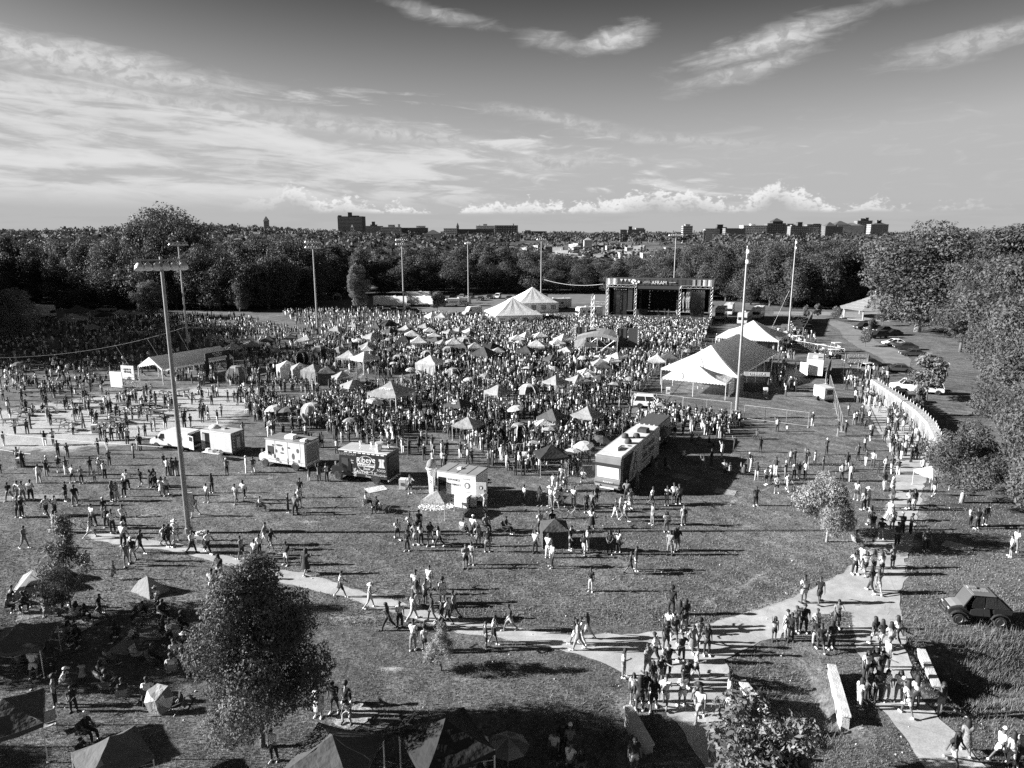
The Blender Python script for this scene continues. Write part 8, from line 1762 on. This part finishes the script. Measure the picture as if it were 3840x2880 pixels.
def tiny_person(seated, seed):
    r_ = random.Random(seed); V = []; F2 = []; C = []
    def ring(parts, cid, n_):
        o = len(V)
        for (x_, y_, z_, rx, ry2) in parts:
            for k in range(n_): q_ = 2 * math.pi * k / n_ + .4; V.append((x_ + math.cos(q_) * rx, y_ + math.sin(q_) * ry2, z_)); C.append(cid)
        for i in range(len(parts) - 1):
            for k in range(n_): F2.append((o + i * n_ + k, o + i * n_ + (k + 1) % n_, o + (i + 1) * n_ + (k + 1) % n_, o + (i + 1) * n_ + k))
        F2.append(tuple(o + (len(parts) - 1) * n_ + k for k in range(n_)))
    dz = -.5 if seated else 0
    ring([(0, 0, .9 + dz, .18, .14), (0, 0, 1.38 + dz, .23, .13), (0, 0, 1.48 + dz, .08, .07)], 0, 5); ring([(0, -.02, 1.46 + dz, .07, .07), (0, -.02, 1.62 + dz, .085, .09)], 1, 4); ring([(0, .01, 1.58 + dz, .10, .11), (0, .01, 1.75 + dz, .07, .07)], 2, 4)
    if seated: ring([(0, -.5, .02, .2, .1), (0, -.2, .46, .2, .14)], 3, 4)
    else:
        for sd in (-1, 1): ring([(sd * .1, r_.uniform(-.08, .08), 0, .06, .08), (sd * .09, 0, .93, .10, .11)], 3, 3)
    if r_.random() < .5: ring([(.26, -.1, .95 + dz, .04, .04), (.2, 0, 1.42 + dz, .06, .06)], 4, 3)
    return np.array(V), F2, np.array(C)
TINY = [tiny_person(False, i) for i in range(4)] + [tiny_person(True, 10 + i) for i in range(2)]
LOWP = [low_person(False, i) for i in range(4)] + [low_person(True, 10 + i) for i in range(2)]
def crowd_mesh(name, spots):
    Vs, Fs, Cs = [], [], []; off = 0; r_ = np.random.RandomState(5)
    for x, y, seated in spots:
        src_ = LOWP if y < 112 else TINY; V, F2, C = src_[4 + r_.randint(2)] if seated else src_[r_.randint(4)]
        a = r_.rand() * 6.28 if (seated or r_.rand() < .35) else math.atan2(x - 36, 176 - y) * -1 + math.pi + r_.randn() * .35; s = r_.uniform(.95, 1.12) * (1 if r_.rand() > .06 else .7)
        a = -a if False else a
        ca_, sa_ = math.cos(a), math.sin(a); W = V * s; wd = r_.uniform(.95, 1.2)
        P = np.stack([(W[:, 0] * wd) * ca_ - W[:, 1] * sa_ + x, (W[:, 0] * wd) * sa_ + W[:, 1] * ca_ + y, W[:, 2]], 1); Vs.append(P)
        sk = r_.choice([.04, .05, .07, .10, .16, .25]); top = r_.choice([.62, .6, .5, .3, .15, .06, .03, .025, .025, .03, .1]); bt = r_.choice([.03, .025, .03, .06, .15, .35, .6]); hr = r_.choice([.012, .015, .015, .02, .6 if r_.rand() < .6 else .02])
        Cs.append(np.choose(C, [top, sk, hr, bt, top if r_.rand() < .25 else sk])); Fs += [tuple(i + off for i in f) for f in F2]; off += len(V)
    V = np.concatenate(Vs); c = np.concatenate(Cs)
    me = bpy.data.meshes.new(name); me.from_pydata(V.tolist(), [], Fs); me.update(); at = me.color_attributes.new('Col', 'FLOAT_COLOR', 'POINT'); at.data.foreach_set('color', np.stack([c, c, c, np.ones_like(c)], 1).ravel())
    me.polygons.foreach_set('use_smooth', [True] * len(me.polygons)); return me
SOLID = [(gp(1080, 1745), 3.4), (gp(1390, 1790), 3.6), (gp(1720, 1870), 3.0), (gp(815, 1690), 2.6), (gp(640, 1675), 3.0), (gp(2290, 1850), 2.6), (gp(2350, 1800), 3), (gp(2410, 1760), 3), (gp(2450, 1720), 3), (gp(2500, 1705), 3.4), (gp(2245, 1318), 3.4), (gp(2175, 1318), 1.6), (gp(2350, 1325), 2.6), (gp(1180, 1490), 3), (gp(1090, 1485), 2.5)]
def ok_spot(x, y): return all((x - p[0]) ** 2 + (y - p[1]) ** 2 > r_ * r_ for p, r_ in SOLID)
REG = [([(850, 1590), (1000, 1600), (1560, 1660), (1760, 1700), (2210, 1690), (2215, 1790), (1900, 1760), (1560, 1760), (1200, 1700), (900, 1650)], .26, .05),
       ([(1830, 1192), (2270, 1203), (2668, 1216), (2640, 1285), (2480, 1385), (2370, 1500), (1900, 1510), (1600, 1480), (1480, 1430), (1280, 1380), (1150, 1330), (1200, 1275), (1500, 1232), (1700, 1212)], 1.25, .06),
       ([(1900, 1192), (2270, 1203), (2668, 1216), (2645, 1270), (2400, 1300), (2100, 1260), (1880, 1220)], .9, .0),
       ([(1040, 1500), (1300, 1440), (1900, 1500), (2400, 1515), (2560, 1560), (2780, 1590), (2700, 1660), (2480, 1660), (2300, 1640), (2210, 1690), (2000, 1640), (1760, 1700), (1560, 1660), (1250, 1630), (1000, 1600), (950, 1560)], 1.75, .12), ([(1500, 1660), (1760, 1700), (2000, 1640), (2230, 1690), (2200, 1800), (1900, 1780), (1850, 1730), (1560, 1710)], .8, .1),
       ([(0, 1190), (250, 1200), (620, 1185), (900, 1190), (1180, 1255), (1140, 1330), (860, 1345), (820, 1400), (620, 1440), (470, 1420), (300, 1470), (0, 1500)], .34, .7),
       ([(1050, 1180), (1330, 1165), (1700, 1190), (1850, 1192), (1500, 1230), (1200, 1270)], .4, .1), ([(620, 1430), (860, 1380), (1150, 1340), (1280, 1390), (1080, 1440), (900, 1455), (760, 1460)], .42, .1),
       ([(2850, 1300), (2965, 1290), (3000, 1420), (2980, 1500), (2870, 1460)], .42, .0), ([(3160, 1430), (3280, 1470), (3400, 1590), (3500, 1710), (3460, 1770), (3330, 1700), (3220, 1590)], .55, .0), ([(3150, 1400), (3350, 1400), (3330, 1440), (3170, 1450)], .35, .0), ([(2900, 1245), (3050, 1255), (3060, 1290), (2900, 1290)], .35, 0),
       ([(0, 1500), (300, 1480), (700, 1465), (1000, 1500), (700, 1620), (300, 1600), (0, 1600)], .22, .3), ([(0, 1590), (250, 1580), (620, 1620), (560, 1760), (250, 1800), (0, 1840)], .06, 0), ([(880, 1480), (1120, 1440), (1300, 1520), (1000, 1640)], .9, .2), ([(2620, 1640), (2900, 1600), (3000, 1800), (2700, 1780)], .05, .2), ([(2480, 1400), (2760, 1430), (2860, 1330), (2720, 1260)], .12, .2)]
spots = []
r_ = random.Random(21)
for poly, dens, sit in REG:
    W_ = [gp(*p) for p in poly]; xs = [p[0] for p in W_]; ys = [p[1] for p in W_]; A_ = (max(xs) - min(xs)) * (max(ys) - min(ys)); n_ = int(A_ * dens)
    for _ in range(n_):
        x, y = r_.uniform(min(xs), max(xs)), r_.uniform(min(ys), max(ys))
        if inpoly(x, y, W_) and ok_spot(x, y) and (.55 + .9 * math.sin(x * .31 + 1.3 * math.sin(y * .17)) * math.sin(y * .27 + x * .11) + (.6 if y > 120 else .3)) > r_.random(): spots.append((x, y, r_.random() < sit))
spots += [(*gp(a, b_), c[0] in 'gc') for a, b_, c in FAR_PEOPLE]
obj('crowd', crowd_mesh('crowd', spots), 'crowd', kind='stuff', label='packed festival crowd standing and sitting across the field to the stage', cat='crowd')
# performers on the stage
for k, u in enumerate((.42, .46, .50, .565, .60, .675)):
    P = Matrix.Rotation(srz, 4, 'Z') @ Vector((SW * u, 2.2 + .4 * (k % 2), DK)) + sa; F_ = FIG['wsprsv'[k]]
    t = obj('person', F_['body'], None, None, .08, (P.x, P.y, DK), srz + .1, 1.0, ['performer striding at the left of the stage', 'performer in dark clothes standing on stage beside the lights', 'performer with one forearm raised at centre stage', 'performer with a hand raised at centre stage', 'performer standing right of centre stage', 'performer in white clothes at the right of the stage'][k], 'person', 'performers on the stage')
    c_ = .75 if k == 5 else .06; obj('top', F_['shirt'], None, t, c_); obj('trousers', F_['trousers'], None, t, c_ * .8); obj('hair', HAIR['l'], None, t, .02, tuple(F_['head'])); obj('shoe', F_['shoe0'], None, t, .5); obj('shoe', F_['shoe1'], None, t, .5)
print('individual people', len(INDIV), 'crowd', len(spots), 'backpacks', bp_)
